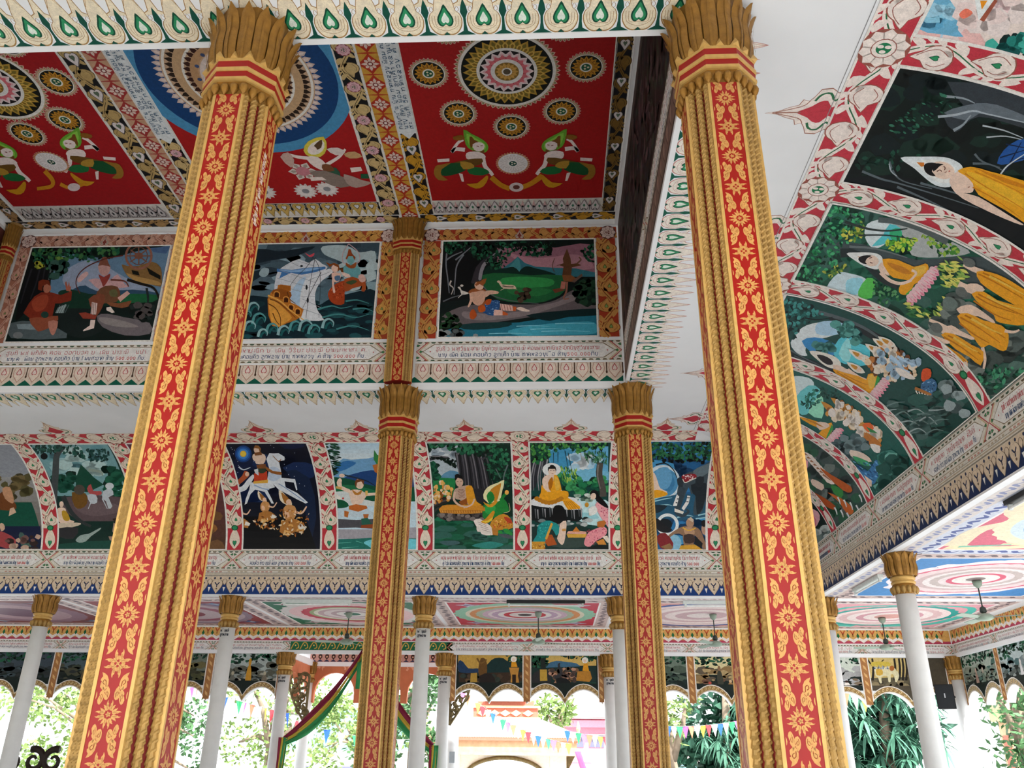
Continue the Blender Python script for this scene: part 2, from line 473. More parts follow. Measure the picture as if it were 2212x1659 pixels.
# ================================================================ columns
gold = mat('gold_paint', '#ae894c', 0.45, metal=0.2, vary=0.25, scale=22, bump=0.35, bscale=90)
gold_lt = mat('gold_light', '#cfa660', 0.45, metal=0.2, vary=0.15, scale=20)
gold_dk = mat('gold_capital', '#9c7030', 0.42, metal=0.3, vary=0.35, scale=12, bump=0.4, bscale=70)
red_p = mat('red_lacquer', '#9a160f', 0.42, vary=0.08, scale=6)
red_dk = mat('red_groove', '#7d1a12', 0.6, vary=0.15, scale=10)
white_c = mat('white_column', '#e6e6e4', 0.6, vary=0.06, scale=5, bump=0.06)
stencil_mat = paint_mat('gold_stencil', 0.4, 0.1)
AP = 0.262                       # apothem of the octagonal shaft
def octagon(r): return r / math.cos(PI / 8)
def rope_mesh(L, r, pitch=0.042, n=7, name='rope'):
    # half-round moulding with a braided (herring-bone) relief, axis along Z, bulging towards -Y
    rings = int(L / pitch * 4); vs = []; fs = []
    for i in range(rings + 1):
        z = L * i / rings
        for k in range(n):
            th = -PI / 2 * 1.15 + PI * 1.15 * k / (n - 1)
            ph = (z / pitch + abs(th) * 0.55) % 1.0
            rr = r * (0.74 + 0.34 * (1 - ph))
            vs.append((rr * math.sin(th), -rr * math.cos(th), z))
    for i in range(rings):
        for k in range(n - 1):
            a = i * n + k; fs.append((a, a + 1, a + n + 1, a + n))
    me = bpy.data.meshes.new(name); me.from_pydata(vs, [], fs); me.update(); me.materials.append(gold); return me
def flame(c, x, y, L, W, a, col, d=1):
    # a curled leaf of the stencil, with a cut line along its spiral
    ca, sa = math.cos(a), math.sin(a)
    F = lambda q: [(x + ca * p * L - sa * r * W * d, y + sa * p * L + ca * r * W * d) for p, r in q]
    c.face(F([(0, .0), (.06, .3), (.22, .5), (.4, .42), (.5, .3), (.56, .42), (.68, .34), (.76, .16), (1.0, .22), (.9, -.06), (.74, -.3), (.5, -.42), (.24, -.36), (.08, -.2)]), col)
    if L > .055: c.stroke(F([(.3, .02), (.42, .2), (.56, .04), (.44, -.16), (.18, -.08)]), W * .09, '#b02a1c', sm=2, up=False)
def stencil(c, u, v, s, col):
    # one period: a big flower with four clusters of curled leaves, then a small four-pointed flower
    P = lambda x, y, L, W, a, d=1: flame(c, u + x * s, v + y * s, L * s, W * s, a, col, d)
    for dx in (-1, 1):
        for dy in (-1, 1):
            up = PI / 2 * dy
            P(dx * .028, dy * .078, .085, .04, up - dx * dy * .06, -dx * dy); P(dx * .066, dy * .052, .105, .036, up + dx * dy * .1, -dx * dy)
            P(dx * .048, dy * .135, .105, .058, up - dx * dy * .22, -dx * dy); P(dx * .098, dy * .08, .055, .024, up, -dx * dy)
    for k in range(8):
        a = k * PI / 4; r = .022
        for d in (-1, 1): P(r * math.cos(a) + d * .007 * math.sin(a), r * math.sin(a) - d * .007 * math.cos(a), .058 if k % 2 == 0 else .042, .018, a - d * .16, d)
    for k in range(5): P(0, 0, .018, .012, k * 2 * PI / 5 + .6)
    v += .285 * s
    for k in range(4):
        a = k * PI / 2; a4 = a + PI / 4
        for d in (-1, 1): P(.016 * math.cos(a) + d * .011 * math.sin(a), .016 * math.sin(a) - d * .011 * math.cos(a), .068, .024, a - d * .2, d)
        P(.022 * math.cos(a), .022 * math.sin(a), .026, .013, a); P(.012 * math.cos(a4), .012 * math.sin(a4), .034, .018, a4); P(0, 0, .014, .011, a + .7)
def capital_petal(h, w, flare, n=8):
    # a long upright leaf, rounded in section, its tip curling outward; bulges towards -Y
    mb = MB(); vs = []; fs = []; m = 5
    for i in range(n + 1):
        t = i / n
        out = flare * (0.12 * t + 0.88 * t ** 2.6) + 0.03 * math.sin(PI * min(t * 1.6, 1))
        wd = w * (0.92 + 0.12 * t) * (1 if t < .8 else max(0.06, 1 - ((t - .8) / .2) ** 1.6))
        for k in range(m):
            s_ = -1 + 2 * k / (m - 1)
            vs.append((wd / 2 * s_, -out - .34 * w * (1 - s_ * s_) * (1 - .5 * t), h * t))
    for i in range(n):
        for k in range(m - 1):
            a = i * m + k; fs.append((a, a + 1, a + m + 1, a + m))
    mb.add(vs, fs)
    mb.add([(w * .07 * s_, -.012 - (.34 * w) - flare * (0.12 * t + 0.88 * t ** 2.6) - .03 * math.sin(PI * min(t * 1.6, 1)) + .17 * w * t, h * t) for t in (.02, .3, .6, .8) for s_ in (-1, 1)],
           [(0, 1, 3, 2), (2, 3, 5, 4), (4, 5, 7, 6)])
    return mb.mesh('petal', gold_dk, True)
def bud_mesh(r):
    return MB().lathe([(.15 * r, 1.5 * r), (.8 * r, 1.15 * r), (r, .4 * r), (.85 * r, -.4 * r), (.4 * r, -1.15 * r), (.05 * r, -1.7 * r)], 8).mesh('bud', gold_dk, True)
BUD = bud_mesh(.036)
def place(parent, name, me, ang, r, z, spin=0.0):
    o = link(name, me, parent)
    o.location = (r * math.sin(ang), -r * math.cos(ang), z); o.rotation_euler = (0, 0, ang + spin)
    return o
def make_pillar(z0, z1, name='red_pillar', s=1.0):
    """octagonal pillar: red stencilled faces on the cardinal sides, three braided ropes on each diagonal; z0 foot, z1 top of the capital"""
    root = empty(name)
    ap = AP * s; hc = .93 * s; zt = z1 - hc          # zt: top of the shaft
    MB().lathe([(octagon(ap * .915), z0), (octagon(ap * .915), zt)], 8, ph=PI / 8).build('shaft', red_dk, root)
    L = zt - z0
    pw = .214 * s
    pan = MB().box(-pw / 2, pw / 2, -.012, .02, 0, L).mesh('red_panel', red_p)
    edge = MB().box(-.011 * s, .011 * s, -.016, .01, 0, L).mesh('gold_edge', gold_lt)
    c = Canvas(Plane((0, -.0125, 0), (1, 0, 0), (0, 0, 1), (0, -1, 0)), px=False, clip=(-pw / 2 + .012, pw / 2 - .012, 0, L))
    per = .57 * s; v = (z1 - 1.095 * s - z0)
    while v > -.4:
        stencil(c, 0, v, s, '#cc9656'); v -= per
    sten = c.build('gold_stencil', None, material=stencil_mat); sm = sten.data; bpy.data.objects.remove(sten)
    rope = rope_mesh(L, .031 * s, .05 * s)
    for k in range(4):
        a = k * PI / 2
        p = place(root, 'red_panel', pan, a, ap, z0)
        link('gold_stencil', sm, p)
        for d in (-1, 1):
            e = link('gold_edge', edge, p); e.location = (d * (pw / 2 + .008 * s), 0, 0)
    for k in range(4):
        a = PI / 4 + k * PI / 2
        for d in (-1, 0, 1):
            t = Vector((math.cos(a), math.sin(a), 0)) * d * .076 * s
            o = link('rope_moulding', rope, root)
            o.location = Vector((math.sin(a) * ap * .95, -math.cos(a) * ap * .95, z0)) + t; o.rotation_euler = (0, 0, a)
    # capital
    nk = MB().lathe([(octagon(ap * .98), zt - .02 * s), (octagon(ap * 1.04), zt + .04 * s), (octagon(ap * 1.08), zt + .14 * s)], 8, ph=PI / 8).build('necking', gold_dk, root)
    bd = [MB().lathe([(.15 * r, 1.5 * r), (.8 * r, 1.15 * r), (r, .4 * r), (.85 * r, -.4 * r), (.4 * r, -1.15 * r), (.05 * r, -1.7 * r)], 8).mesh('bud', gold_dk, True) for r in (.036 * s,)][0]
    for k in range(24):
        a = 2 * PI * (k + .5) / 24; rr = ap * 1.09 / math.cos(((a + PI / 8) % (PI / 4)) - PI / 8)
        place(nk, 'bud', bd, a, rr, zt + .045 * s)
    O = octagon
    co = MB().lathe([(O(ap * 1.1), zt + .13 * s), (O(ap * 1.17), zt + .16 * s), (O(ap * 1.17), zt + .33 * s), (O(ap * 1.06), zt + .36 * s)], 8, ph=PI / 8).build('collar', red_p, root)
    for zz, hh, rr in ((.125, .028, 1.2), (.215, .04, 1.21), (.325, .03, 1.19)):
        MB().lathe([(O(ap * (rr - .05)), zt + zz * s), (O(ap * rr), zt + zz * s + .004), (O(ap * rr), zt + (zz + hh) * s), (O(ap * (rr - .06)), zt + (zz + hh) * s + .006)], 8, ph=PI / 8).build('gold_band', gold_lt, co)
    hp = z1 - .015 - (zt + .34 * s)
    cp = MB().lathe([(O(ap * 1.02), zt + .34 * s), (O(ap * 1.04), zt + .34 * s + hp * .55), (O(ap * 1.2), z1 - .002)], 8, ph=PI / 8).build('capital', gold_dk, root)
    pm = capital_petal(hp, .118 * s, .115 * s)
    NP = 16
    for k in range(NP):
        a = 2 * PI * (k + .5) / NP; rr = ap * 1.03 / math.cos(((a + PI / 8) % (PI / 4)) - PI / 8)
        place(cp, 'petal', pm, a, rr, zt + .34 * s)
    tp = MB(); 
    tp.add([(-.05 * s, 0, 0), (.05 * s, 0, 0), (0, -.02 * s, .085 * s), (0, -.05 * s, .02 * s)], [(0, 1, 3), (1, 2, 3), (2, 0, 3), (0, 2, 1)])
    tm = tp.mesh('leaf_point', gold_lt)
    for k in range(16):
        a = 2 * PI * (k) / 16; rr = ap * 1.12 / math.cos(((a + PI / 8) % (PI / 4)) - PI / 8)
        place(cp, 'leaf_point', tm, a, rr, zt + .35 * s)
    return root
pil = make_pillar(0, ZC)
PILL = [(-2.6, 5.43, 'broad red and gold octagonal pillar, the nearer left one, with white lettering on its side'),
        (1.4, 5.43, 'broad red and gold octagonal pillar, the nearer right one, below the bare white ceiling'),
        (-2.6, 13.3, 'slender looking red and gold pillar farther back, under the lantern wall pilaster'),
        (1.4, 13.3, 'slender looking red and gold pillar farther back, at the corner of the lantern opening'),
        (-6.6, 13.3, 'red and gold pillar farther back, hidden behind the nearer left pillar')]
for i, (x, y, lb) in enumerate(PILL):
    o = pil if i == 0 else copy_tree(pil)
    o.location = (x, y, 0); tag(o, lb, 'pillar', 'red and gold pillars of the nave', 'thing')
# half pillars standing on the lantern walls
pls = make_pillar(ZC + .05, ZL - .01, 'wall_pilaster', 0.84)
for i, (x, lb) in enumerate([(-2.62, 'dark red and gold pilaster between the ship mural and the forest pool mural'),
                             (OX0 + .16, 'dark red pilaster in the left corner of the lantern wall'),
                             (-6.6, 'dark red pilaster on the lantern wall, hidden behind the nearer left pillar')]):
    o = pls if i == 0 else copy_tree(pls)
    o.location = (x, OY1 - .15, 0); o.scale = (.45 if i == 1 else 1, .5, 1); tag(o, lb, 'pilaster', 'pilasters on the lantern wall', 'thing')
# ---------------------------------------------------------------- white aisle columns
def make_white(z1, r, cap_h, name='white_column'):
    root = empty(name); s = cap_h / .62
    zt = z1 - cap_h
    MB().lathe([(r * 1.08, 0), (r * 1.02, zt * .5), (r * .97, zt)], 28).build('shaft', white_c, root, True)
    nk = MB().lathe([(r * 1.0, zt - .02), (r * 1.16, zt + .03 * s), (r * 1.2, zt + .1 * s), (r * 1.06, zt + .14 * s)], 20).build('necking', gold_dk, root, True)
    b2 = MB().lathe([(.006, .05 * s), (.03 * s, .035 * s), (.04 * s, 0), (.028 * s, -.04 * s), (.004, -.075 * s)], 7).mesh('bud', gold, True)
    for k in range(14): place(nk, 'bud', b2, 2 * PI * k / 14, r * 1.17, zt + .055 * s)
    co = MB().lathe([(r * 1.02, zt + .13 * s), (r * 1.2, zt + .145 * s), (r * 1.2, zt + .175 * s), (r * 1.08, zt + .185 * s), (r * 1.08, zt + .2 * s), (r * 1.22, zt + .21 * s), (r * 1.22, zt + .245 * s), (r * 1.1, zt + .26 * s)], 24).build('collar', gold_lt, root, True)
    cp = MB().lathe([(r * 1.08, zt + .25 * s), (r * 1.3, zt + .33 * s), (r * 1.28, zt + .45 * s), (r * 1.4, z1 - .03), (r * 1.5, z1)], 20).build('capital', gold_dk, root, True)
    hp = z1 - (zt + .26 * s) - .004
    pm = capital_petal(hp, 2 * PI * r * 1.3 / 12, .085 * s)
    for k in range(12): place(cp, 'petal', pm, 2 * PI * k / 12, r * 1.2, zt + .26 * s)
    return root
wc = make_white(ZF0, .152, .62)
WCOL = [(-10.7, 17.62, 'tall white column with gold capital in the dim left corner of the aisle'),
        (-6.7, 17.62, 'tall white column with gold capital just right of the nearer left pillar'),
        (-2.63, 17.62, 'tall white column with gold capital beside the farther left red pillar'),
        (1.38, 17.62, 'tall white column with gold capital tucked behind the farther right red pillar'),
        (5.54, 17.62, 'white column with gold capital right against the nearer right red pillar'),
        (5.56, 13.62, 'big white column with gold capital standing free on the right side')]
for i, (x, y, lb) in enumerate(WCOL):
    o = wc if i == 0 else copy_tree(wc)
    o.location = (x, y, 0); tag(o, lb, 'column', 'white columns with gold capitals under the beam', 'thing')
wo = make_white(ZW, .15, .52, 'white_column')
OCOL = [(-10.65, WY1 - .0, 'shorter white column in the arcade behind the nearer left pillar'),
        (-6.72, WY1 - .0, 'shorter white column in the arcade at the left of the porch opening'),
        (-2.68, WY1 - .0, 'shorter white column in the arcade at the right of the porch opening'),
        (1.42, WY1 - .0, 'shorter white column in the arcade right of the mural with the seated saint and elephant'),
        (5.45, WY1 - .0, 'shorter white column in the arcade hidden behind the nearer right pillar'),
        (WX1 - .05, WY1 - .05, 'white corner column behind the black loudspeaker')]
for i, (x, y, lb) in enumerate(OCOL):
    o = wo if i == 0 else copy_tree(wo)
    o.location = (x, y, 0); tag(o, lb, 'column', 'shorter white columns of the outer arcade', 'thing')
for k, y in enumerate((17.9,)):
    o = copy_tree(wo); o.location = (WX1 + .0, y, 0)
    tag(o, 'white column of the right arcade, the next one after the corner column', 'column', 'shorter white columns of the outer arcade', 'thing')
# ================================================================ painted ornament
class Loc:
    """local frame on a canvas: x along, y across"""
    def __init__(s, c, ox, oy, a=0.0, sx=1.0, sy=None):
        s.c, s.ox, s.oy, s.ca, s.sa, s.sx, s.sy = c, ox, oy, math.cos(a), math.sin(a), sx, sx if sy is None else sy
    def p(s, q):
        x, y = q[0] * s.sx, q[1] * s.sy
        return (s.ox + s.ca * x - s.sa * y, s.oy + s.sa * x + s.ca * y)
    def poly(s, pts, col, sm=0, lv=None):
        pts = smooth_closed(pts, sm) if sm else pts
        s.c.face([s.p(q) for q in pts], col, lv)
    def stroke(s, pts, w, col, w1=None, lv=None, sm=3):
        c = s.c; o = c.lv
        if lv is not None: c.lv = lv
        c.stroke([s.p(q) for q in pts], w * abs(s.sx), col, None if w1 is None else w1 * abs(s.sx), sm=sm, up=False)
        c.lv = o
    def ell(s, x, y, rx, ry, col, lv=None, n=14):
        s.poly([(x + rx * math.cos(2 * PI * k / n), y + ry * math.sin(2 * PI * k / n)) for k in range(n)], col, 0, lv)
def mirror(half):
    return half + [(-x, y) for x, y in reversed(half) if abs(x) > 1e-9]
HEART = mirror([(0, 1.0), (.22, .62), (.46, .2), (.5, -.12), (.36, -.38), (.16, -.42), (0, -.28)])
def heart(l, x, y, s, cols, flip=1, lv=None):
    b = l.c.lv if lv is None else lv
    for i, (k, col) in enumerate(cols):
        l.poly([(x + a * s * k, y + flip * b_ * s * k) for a, b_ in HEART], col, 2, b + i)
GREENH = [(1, '#0b4a35'), (.8, '#2f8f60'), (.48, '#e2ece0')]
def lotus_row(c, u0, u1, per, v0, h, cols, tip2=True, hearts=GREENH):
    """row of lotus petals standing on the line v0, tips pointing to +v; cols: ground between, petal, outline"""
    gnd, pet, out = cols
    n = max(1, round((u1 - u0) / per)); p = (u1 - u0) / n; b = c.lv
    for i in range(n):
        l = Loc(c, u0 + (i + .5) * p, v0, 0, p, h)
        if tip2:
            l.poly([(.12, .5), (.36, .58), (.5, .98), (.64, .58), (.88, .5)], out, 0, b)
            l.poly([(.16, .5), (.38, .57), (.5, .92), (.62, .57), (.84, .5)], pet, 0, b + 1)
        # dark vase-shaped gap
        l.poly([(.24, 0), (.44, .07), (.465, .18), (.465, .3), (.4, .4), (.43, .5), (.5, .63), (.57, .5), (.6, .4), (.535, .3), (.535, .18), (.56, .07), (.76, 0)], gnd, 0, b + 2)
        half = [(0, .03), (.1, 0), (.22, .01), (.33, .06), (.42, .16), (.44, .28), (.38, .38), (.29, .43), (.25, .56), (.12, .82), (0, 1.04)]
        l.poly(mirror(half), out, 2, b + 3)
        l.poly([(x * .94, .02 + y * .95) for x, y in mirror(half)], pet, 2, b + 4)
        l.poly([(-.09, 0), (.09, 0), (0, .06)], gnd, 0, b + 5)
        for k in (.34, .27):
            l.stroke([(-k, .34), (-k * .9, .16), (0, .08 + (.34 - k)), (k * .9, .16), (k, .34)], .012, out, lv=b + 5)
        for d in (-1, 1):
            l.stroke([(d * .27, .44), (d * .33, .5), (d * .38, .44), (d * .33, .41)], .012, out, lv=b + 5)
        l.stroke([(-.18, .66), (-.05, .84), (0, 1.0)], .012, out, lv=b + 5); l.stroke([(.18, .66), (.05, .84), (0, 1.0)], .012, out, lv=b + 5)
        if hearts: heart(Loc(c, u0 + (i + .5) * p, v0 + h * .27, 0, p * .42, h * .27), 0, 0, 1, hearts, 1, b + 6)
    c.lv = b + 10
def vine(c, A, B, w, per, gnd, leafc, line, hearts=GREENH[:2], stem='#2f6e4a', edge='#eee9e0', flower=None):
    """painted scroll border of width w from A to B"""
    L = math.dist(A, B); a = math.atan2(B[1] - A[1], B[0] - A[0]); b = c.lv + 1
    l = Loc(c, A[0], A[1], a, 1.0)
    l.poly([(0, -w / 2), (L, -w / 2), (L, w / 2), (0, w / 2)], edge, 0, b)
    g = w / 2 * .88
    l.poly([(0, -g), (L, -g), (L, g), (0, g)], gnd, 0, b + 1)
    n = max(1, round(L / per)); p = L / n
    wave = []
    for i in range(n * 8 + 1):
        t = i / 8
        wave.append((p * t, g * .62 * math.sin(PI * t)))
    l.stroke(wave, w * .19, leafc, lv=b + 2, sm=1)
    l.stroke([(x, y + w * .012) for x, y in wave], w * .035, stem, lv=b + 3, sm=1)
    for i in range(n):
        sg = 1 if i % 2 == 0 else -1
        # teardrop leaf in each bend, pointing along the border
        pts = [(-.42, 0), (-.3, .26), (-.05, .34), (.18, .26), (.3, .12), (.52, -.05), (.26, -.12), (.1, -.3), (-.15, -.34), (-.34, -.22)]
        lx, ly = p * (i + .52), -sg * g * .2
        m_ = Loc(c, *l.p((lx, ly)), a, p * .74, w * 1.12)
        m_.poly([(x * 1.07, y * 1.1) for x, y in pts], line, 2, b + 4)
        m_.poly(pts, leafc, 2, b + 5)
        m_.stroke([(-.3, .1), (-.05, .24), (.2, .16), (.4, 0)], .02, line, lv=b + 6)
        m_.stroke([(-.3, -.1), (-.1, -.24), (.1, -.2)], .02, line, lv=b + 6)
        if hearts: heart(Loc(c, *l.p((lx - p * .04, ly)), a - PI / 2, w * .17), 0, 0, 1, hearts, 1, b + 7)
        # curls on the far side of the stem
        for dx, dy, r in ((.14, .66, .15), (.86, .64, .14), (.5, .86, .1), (.32, .2, .09), (.7, .95, .08)):
            q = l.p((p * (i + dx), sg * g * dy)); 
            Loc(c, q[0], q[1], a + sg * .6, w).poly([(-r * 1.5, -r * .3), (-r * .4, r), (r * 1.1, r * .7), (r * 1.7, -r * .2), (r * .4, -r * .5)], leafc, 2, b + 5)
    if flower:
        for t in flower:
            q = l.p((t, 0)); f = Loc(c, q[0], q[1], a, w * .56)
            rosette(f, b + 8, leafc, line)
    c.lv = b + 14
def rosette(l, b, leafc, line, core='#1f7a50', n=10):
    l.ell(0, 0, 1.0, 1.0, line, b, 20)
    for k in range(n):
        a = 2 * PI * k / n; ca, sa = math.cos(a), math.sin(a)
        l.poly([(x * ca - y * sa, x * sa + y * ca) for x, y in ((.4, -.16), (.75, -.28), (.98, 0), (.75, .28), (.4, .16))], leafc, 1, b + 1)
    l.ell(0, 0, .5, .5, line, b + 2); l.ell(0, 0, .46, .46, leafc, b + 3); l.ell(0, 0, .3, .3, core, b + 4)
    for k in range(3):
        a = 2 * PI * k / 3; l.ell(.17 * math.cos(a), .17 * math.sin(a), .09, .13, leafc, b + 5)
def finial(l, b, leafc, red, line, stem='#2f6e4a'):
    """flame finial rising along +y, base on y = 0, unit height"""
    half = [(0, -.12), (.55, -.12), (.5, .02), (.62, .14), (.6, .3), (.42, .36), (.3, .42), (.34, .52), (.2, .56), (.14, .7), (.05, .84), (0, 1.05)]
    l.poly([(x * 1.04, y * 1.02) for x, y in mirror(half)], line, 1, b)
    l.poly(mirror(half), leafc, 1, b + 1)
    l.poly(mirror([(0, -.1), (.2, -.1), (.12, .04), (.3, .14), (.28, .26), (.16, .36), (.06, .5), (0, .56)]), red, 2, b + 2)
    for d in (-1, 1):
        l.stroke([(d * .5, -.08), (d * .3, .03), (d * .5, .14), (d * .46, .28), (d * .3, .34)], .05, stem, lv=b + 2)
        l.stroke([(d * .3, .42), (d * .16, .52), (0, .95)], .02, line, lv=b + 3)
        l.ell(d * .42, .2, .07, .06, leafc, b + 3)
    l.stroke([(0, .5), (0, .9)], .03, line, lv=b + 3)
# ---------------------------------------------------------------- lettering: Lao letters as pen strokes
G = {
 'ກ': [[(0, .7), (.12, .95), (.4, 1), (.8, .95), (.95, .75), (.95, 0)], [(0, .7), (.22, .62), (.08, .5), (.08, 0)]],
 'ຂ': [[(.1, .75), (.25, .9), (.1, 1), (0, .85), (.1, .6), (.1, .1), (.25, 0), (.75, 0), (.9, .15), (.9, .9), (1, 1)]],
 'ຄ': [[(.3, .35), (.45, .5), (.3, .6), (.2, .45), (.1, 0), (.05, .7), (.25, 1), (.7, 1), (.95, .75), (.95, 0)]],
 'ງ': [[(.05, .8), (.2, 1), (.35, .85), (.35, .3), (.5, 0), (.75, .05), (.9, .4), (.95, 1)], [(.7, 0), (.55, -.35)]],
 'ຈ': [[(.1, .8), (.4, 1), (.8, .9), (.95, .55), (.8, .1), (.4, 0), (.15, .15), (.3, .35), (.55, .3)]],
 'ສ': [[(.05, .1), (.2, 0), (.3, .15), (.1, .5), (.15, .85), (.45, 1), (.75, .85), (.8, 0)], [(.5, .55), (.8, .8), (1.05, 1.2)]],
 'ຊ': [[(.1, .75), (.25, .9), (.1, 1), (0, .85), (.15, .5), (.1, .15), (.35, 0), (.75, .05), (.85, .5), (.75, .8), (1.05, 1.2)]],
 'ຍ': [[(.3, .8), (.15, 1), (0, .85), (.2, .55), (.05, .3), (.2, 0), (.7, 0), (.9, .2), (.9, 1)]],
 'ດ': [[(.3, .3), (.45, .45), (.3, .55), (.15, .4), (.1, 0), (.05, .6), (.2, .95), (.6, 1), (.9, .8), (.9, 0)]],
 'ຕ': [[(.3, .3), (.45, .45), (.3, .55), (.15, .4), (.1, 0), (.05, .6), (.2, .95), (.5, .8), (.75, 1), (.9, .8), (.9, 0)]],
 'ທ': [[(.02, .85), (.15, 1), (.25, .85), (.25, 0)], [(.25, .6), (.5, .95), (.8, 1), (.92, .75), (.92, 0)]],
 'ນ': [[(.02, .85), (.15, 1), (.25, .85), (.25, .2), (.35, 0), (.6, .05), (.75, .4), (.8, 1)], [(.7, .2), (.85, .05), (1, .1)]],
 'ບ': [[(.02, .85), (.15, 1), (.25, .85), (.22, .15), (.35, 0), (.75, 0), (.9, .15), (.92, 1)]],
 'ປ': [[(.02, .85), (.15, 1), (.25, .85), (.22, .15), (.35, 0), (.75, 0), (.9, .15), (.92, 1.4)]],
 'ຜ': [[(.05, 1), (.05, .1), (.2, 0), (.45, .6), (.7, 0), (.9, .1), (.92, 1)]],
 'ພ': [[(.0, .85), (.12, 1), (.2, .85), (.12, .1), (.25, 0), (.5, .65), (.72, 0), (.9, .1), (.95, 1)]],
 'ມ': [[(.02, .85), (.15, 1), (.25, .85), (.25, .1), (.1, 0), (.05, .15), (.3, .2), (.85, .15), (.92, 1)]],
 'ລ': [[(.1, .85), (.35, 1), (.75, .95), (.9, .7), (.6, .5), (.2, .45), (.05, .2), (.25, 0), (.5, .15), (.9, 0)]],
 'ວ': [[(.15, .75), (.4, 1), (.75, .95), (.92, .6), (.8, .1), (.4, 0), (.2, .15)]],
 'ຫ': [[(.02, .85), (.15, 1), (.22, .85), (.2, 0), (.45, .75), (.6, .5), (.75, 0)], [(.6, .5), (.8, .95), (1, .8)]],
 'ອ': [[(.1, .75), (.4, 1), (.8, .95), (.95, .5), (.8, .05), (.3, 0), (.1, .2), (.15, .45), (.4, .4)]],
 'ຮ': [[(.1, .8), (.4, 1), (.75, .9), (.5, .6), (.85, .5), (.95, .2), (.7, 0), (.3, 0), (.1, .2), (.3, .35)], [(.75, .9), (1, 1.2)]],
 'ຣ': [[(.15, .9), (.5, 1), (.85, .85), (.5, .6), (.8, .35), (.75, .05), (.4, 0), (.3, .2)]],
 'ະ': [[(.2, .85), (.4, .95), (.3, .7), (.6, .9)], [(.2, .3), (.4, .4), (.3, .15), (.6, .35)]],
 'າ': [[(.1, .8), (.3, 1), (.5, .85), (.5, 0)]],
 'ເ': [[(.45, .05), (.3, 0), (.2, .15), (.2, 1)]],
 'ແ': [[(.3, .05), (.2, 0), (.1, .15), (.1, 1)], [(.65, .05), (.55, 0), (.45, .15), (.45, 1)]],
 'ໄ': [[(.3, .05), (.2, 0), (.15, .8), (.0, 1.2), (.3, 1.35), (.45, 1.15)]],
 'ໂ': [[(.3, .05), (.2, 0), (.15, 1), (.4, 1.2), (0, 1.35)]],
 '0': [[(.5, 0), (.1, .3), (.1, .7), (.5, 1), (.8, .7), (.8, .3), (.5, 0)]],
 '1': [[(.2, .8), (.5, 1), (.5, 0)]], '2': [[(.1, .8), (.4, 1), (.8, .75), (.1, 0), (.85, 0)]],
 '3': [[(.1, .9), (.5, 1), (.8, .75), (.4, .55), (.85, .3), (.5, 0), (.1, .1)]],
 '5': [[(.8, 1), (.2, 1), (.15, .6), (.6, .6), (.8, .3), (.5, 0), (.1, .1)]],
 '.': [[(.3, 0), (.4, .08)]],
}
UPV = {'ິ': [[(.1, 1.2), (.4, 1.4), (.8, 1.2)]], 'ີ': [[(.1, 1.2), (.4, 1.4), (.8, 1.2), (.85, 1.45)]], 'ັ': [[(.2, 1.35), (.45, 1.15), (.85, 1.45)]],
       '້': [[(.3, 1.5), (.45, 1.3), (.6, 1.5), (.8, 1.35)]], '່': [[(.5, 1.25), (.5, 1.5)]], 'ົ': [[(.1, 1.2), (.3, 1.4), (.5, 1.2), (.9, 1.4)]],
       'ື': [[(.1, 1.2), (.4, 1.4), (.8, 1.2), (.7, 1.5)]], 'ຸ': [[(.6, -.15), (.7, -.45)]], 'ູ': [[(.4, -.15), (.4, -.4), (.75, -.4), (.75, -.15)]], 'ຼ': [[(.3, -.2), (.8, -.4)]]}
def text_width(t): return sum(0 if ch in UPV else (.55 if ch in ' .າະເແໄ' else 1.0) for ch in t)
def write(c, t, u0, u1, v, h, col, w=.13, alt=None):
    """write t between u0 and u1 on the line v; alt: (start, end, colour) of a stretch in another colour"""
    adv = (u1 - u0) / text_width(t); x = u0; px_ = u0; c.up()
    for i, ch in enumerate(t):
        cc = alt[2] if alt and alt[0] <= i < alt[1] else col
        if ch in UPV: st, ox = UPV[ch], px_
        else:
            st, ox = G.get(ch, []), x; px_ = x
            x += adv * (.55 if ch in ' .າະເແໄ' else 1.0)
        for s_ in st:
            c.stroke([(ox + p * adv * .8, v + q * h) for p, q in s_], h * w, cc, sm=1, up=False)
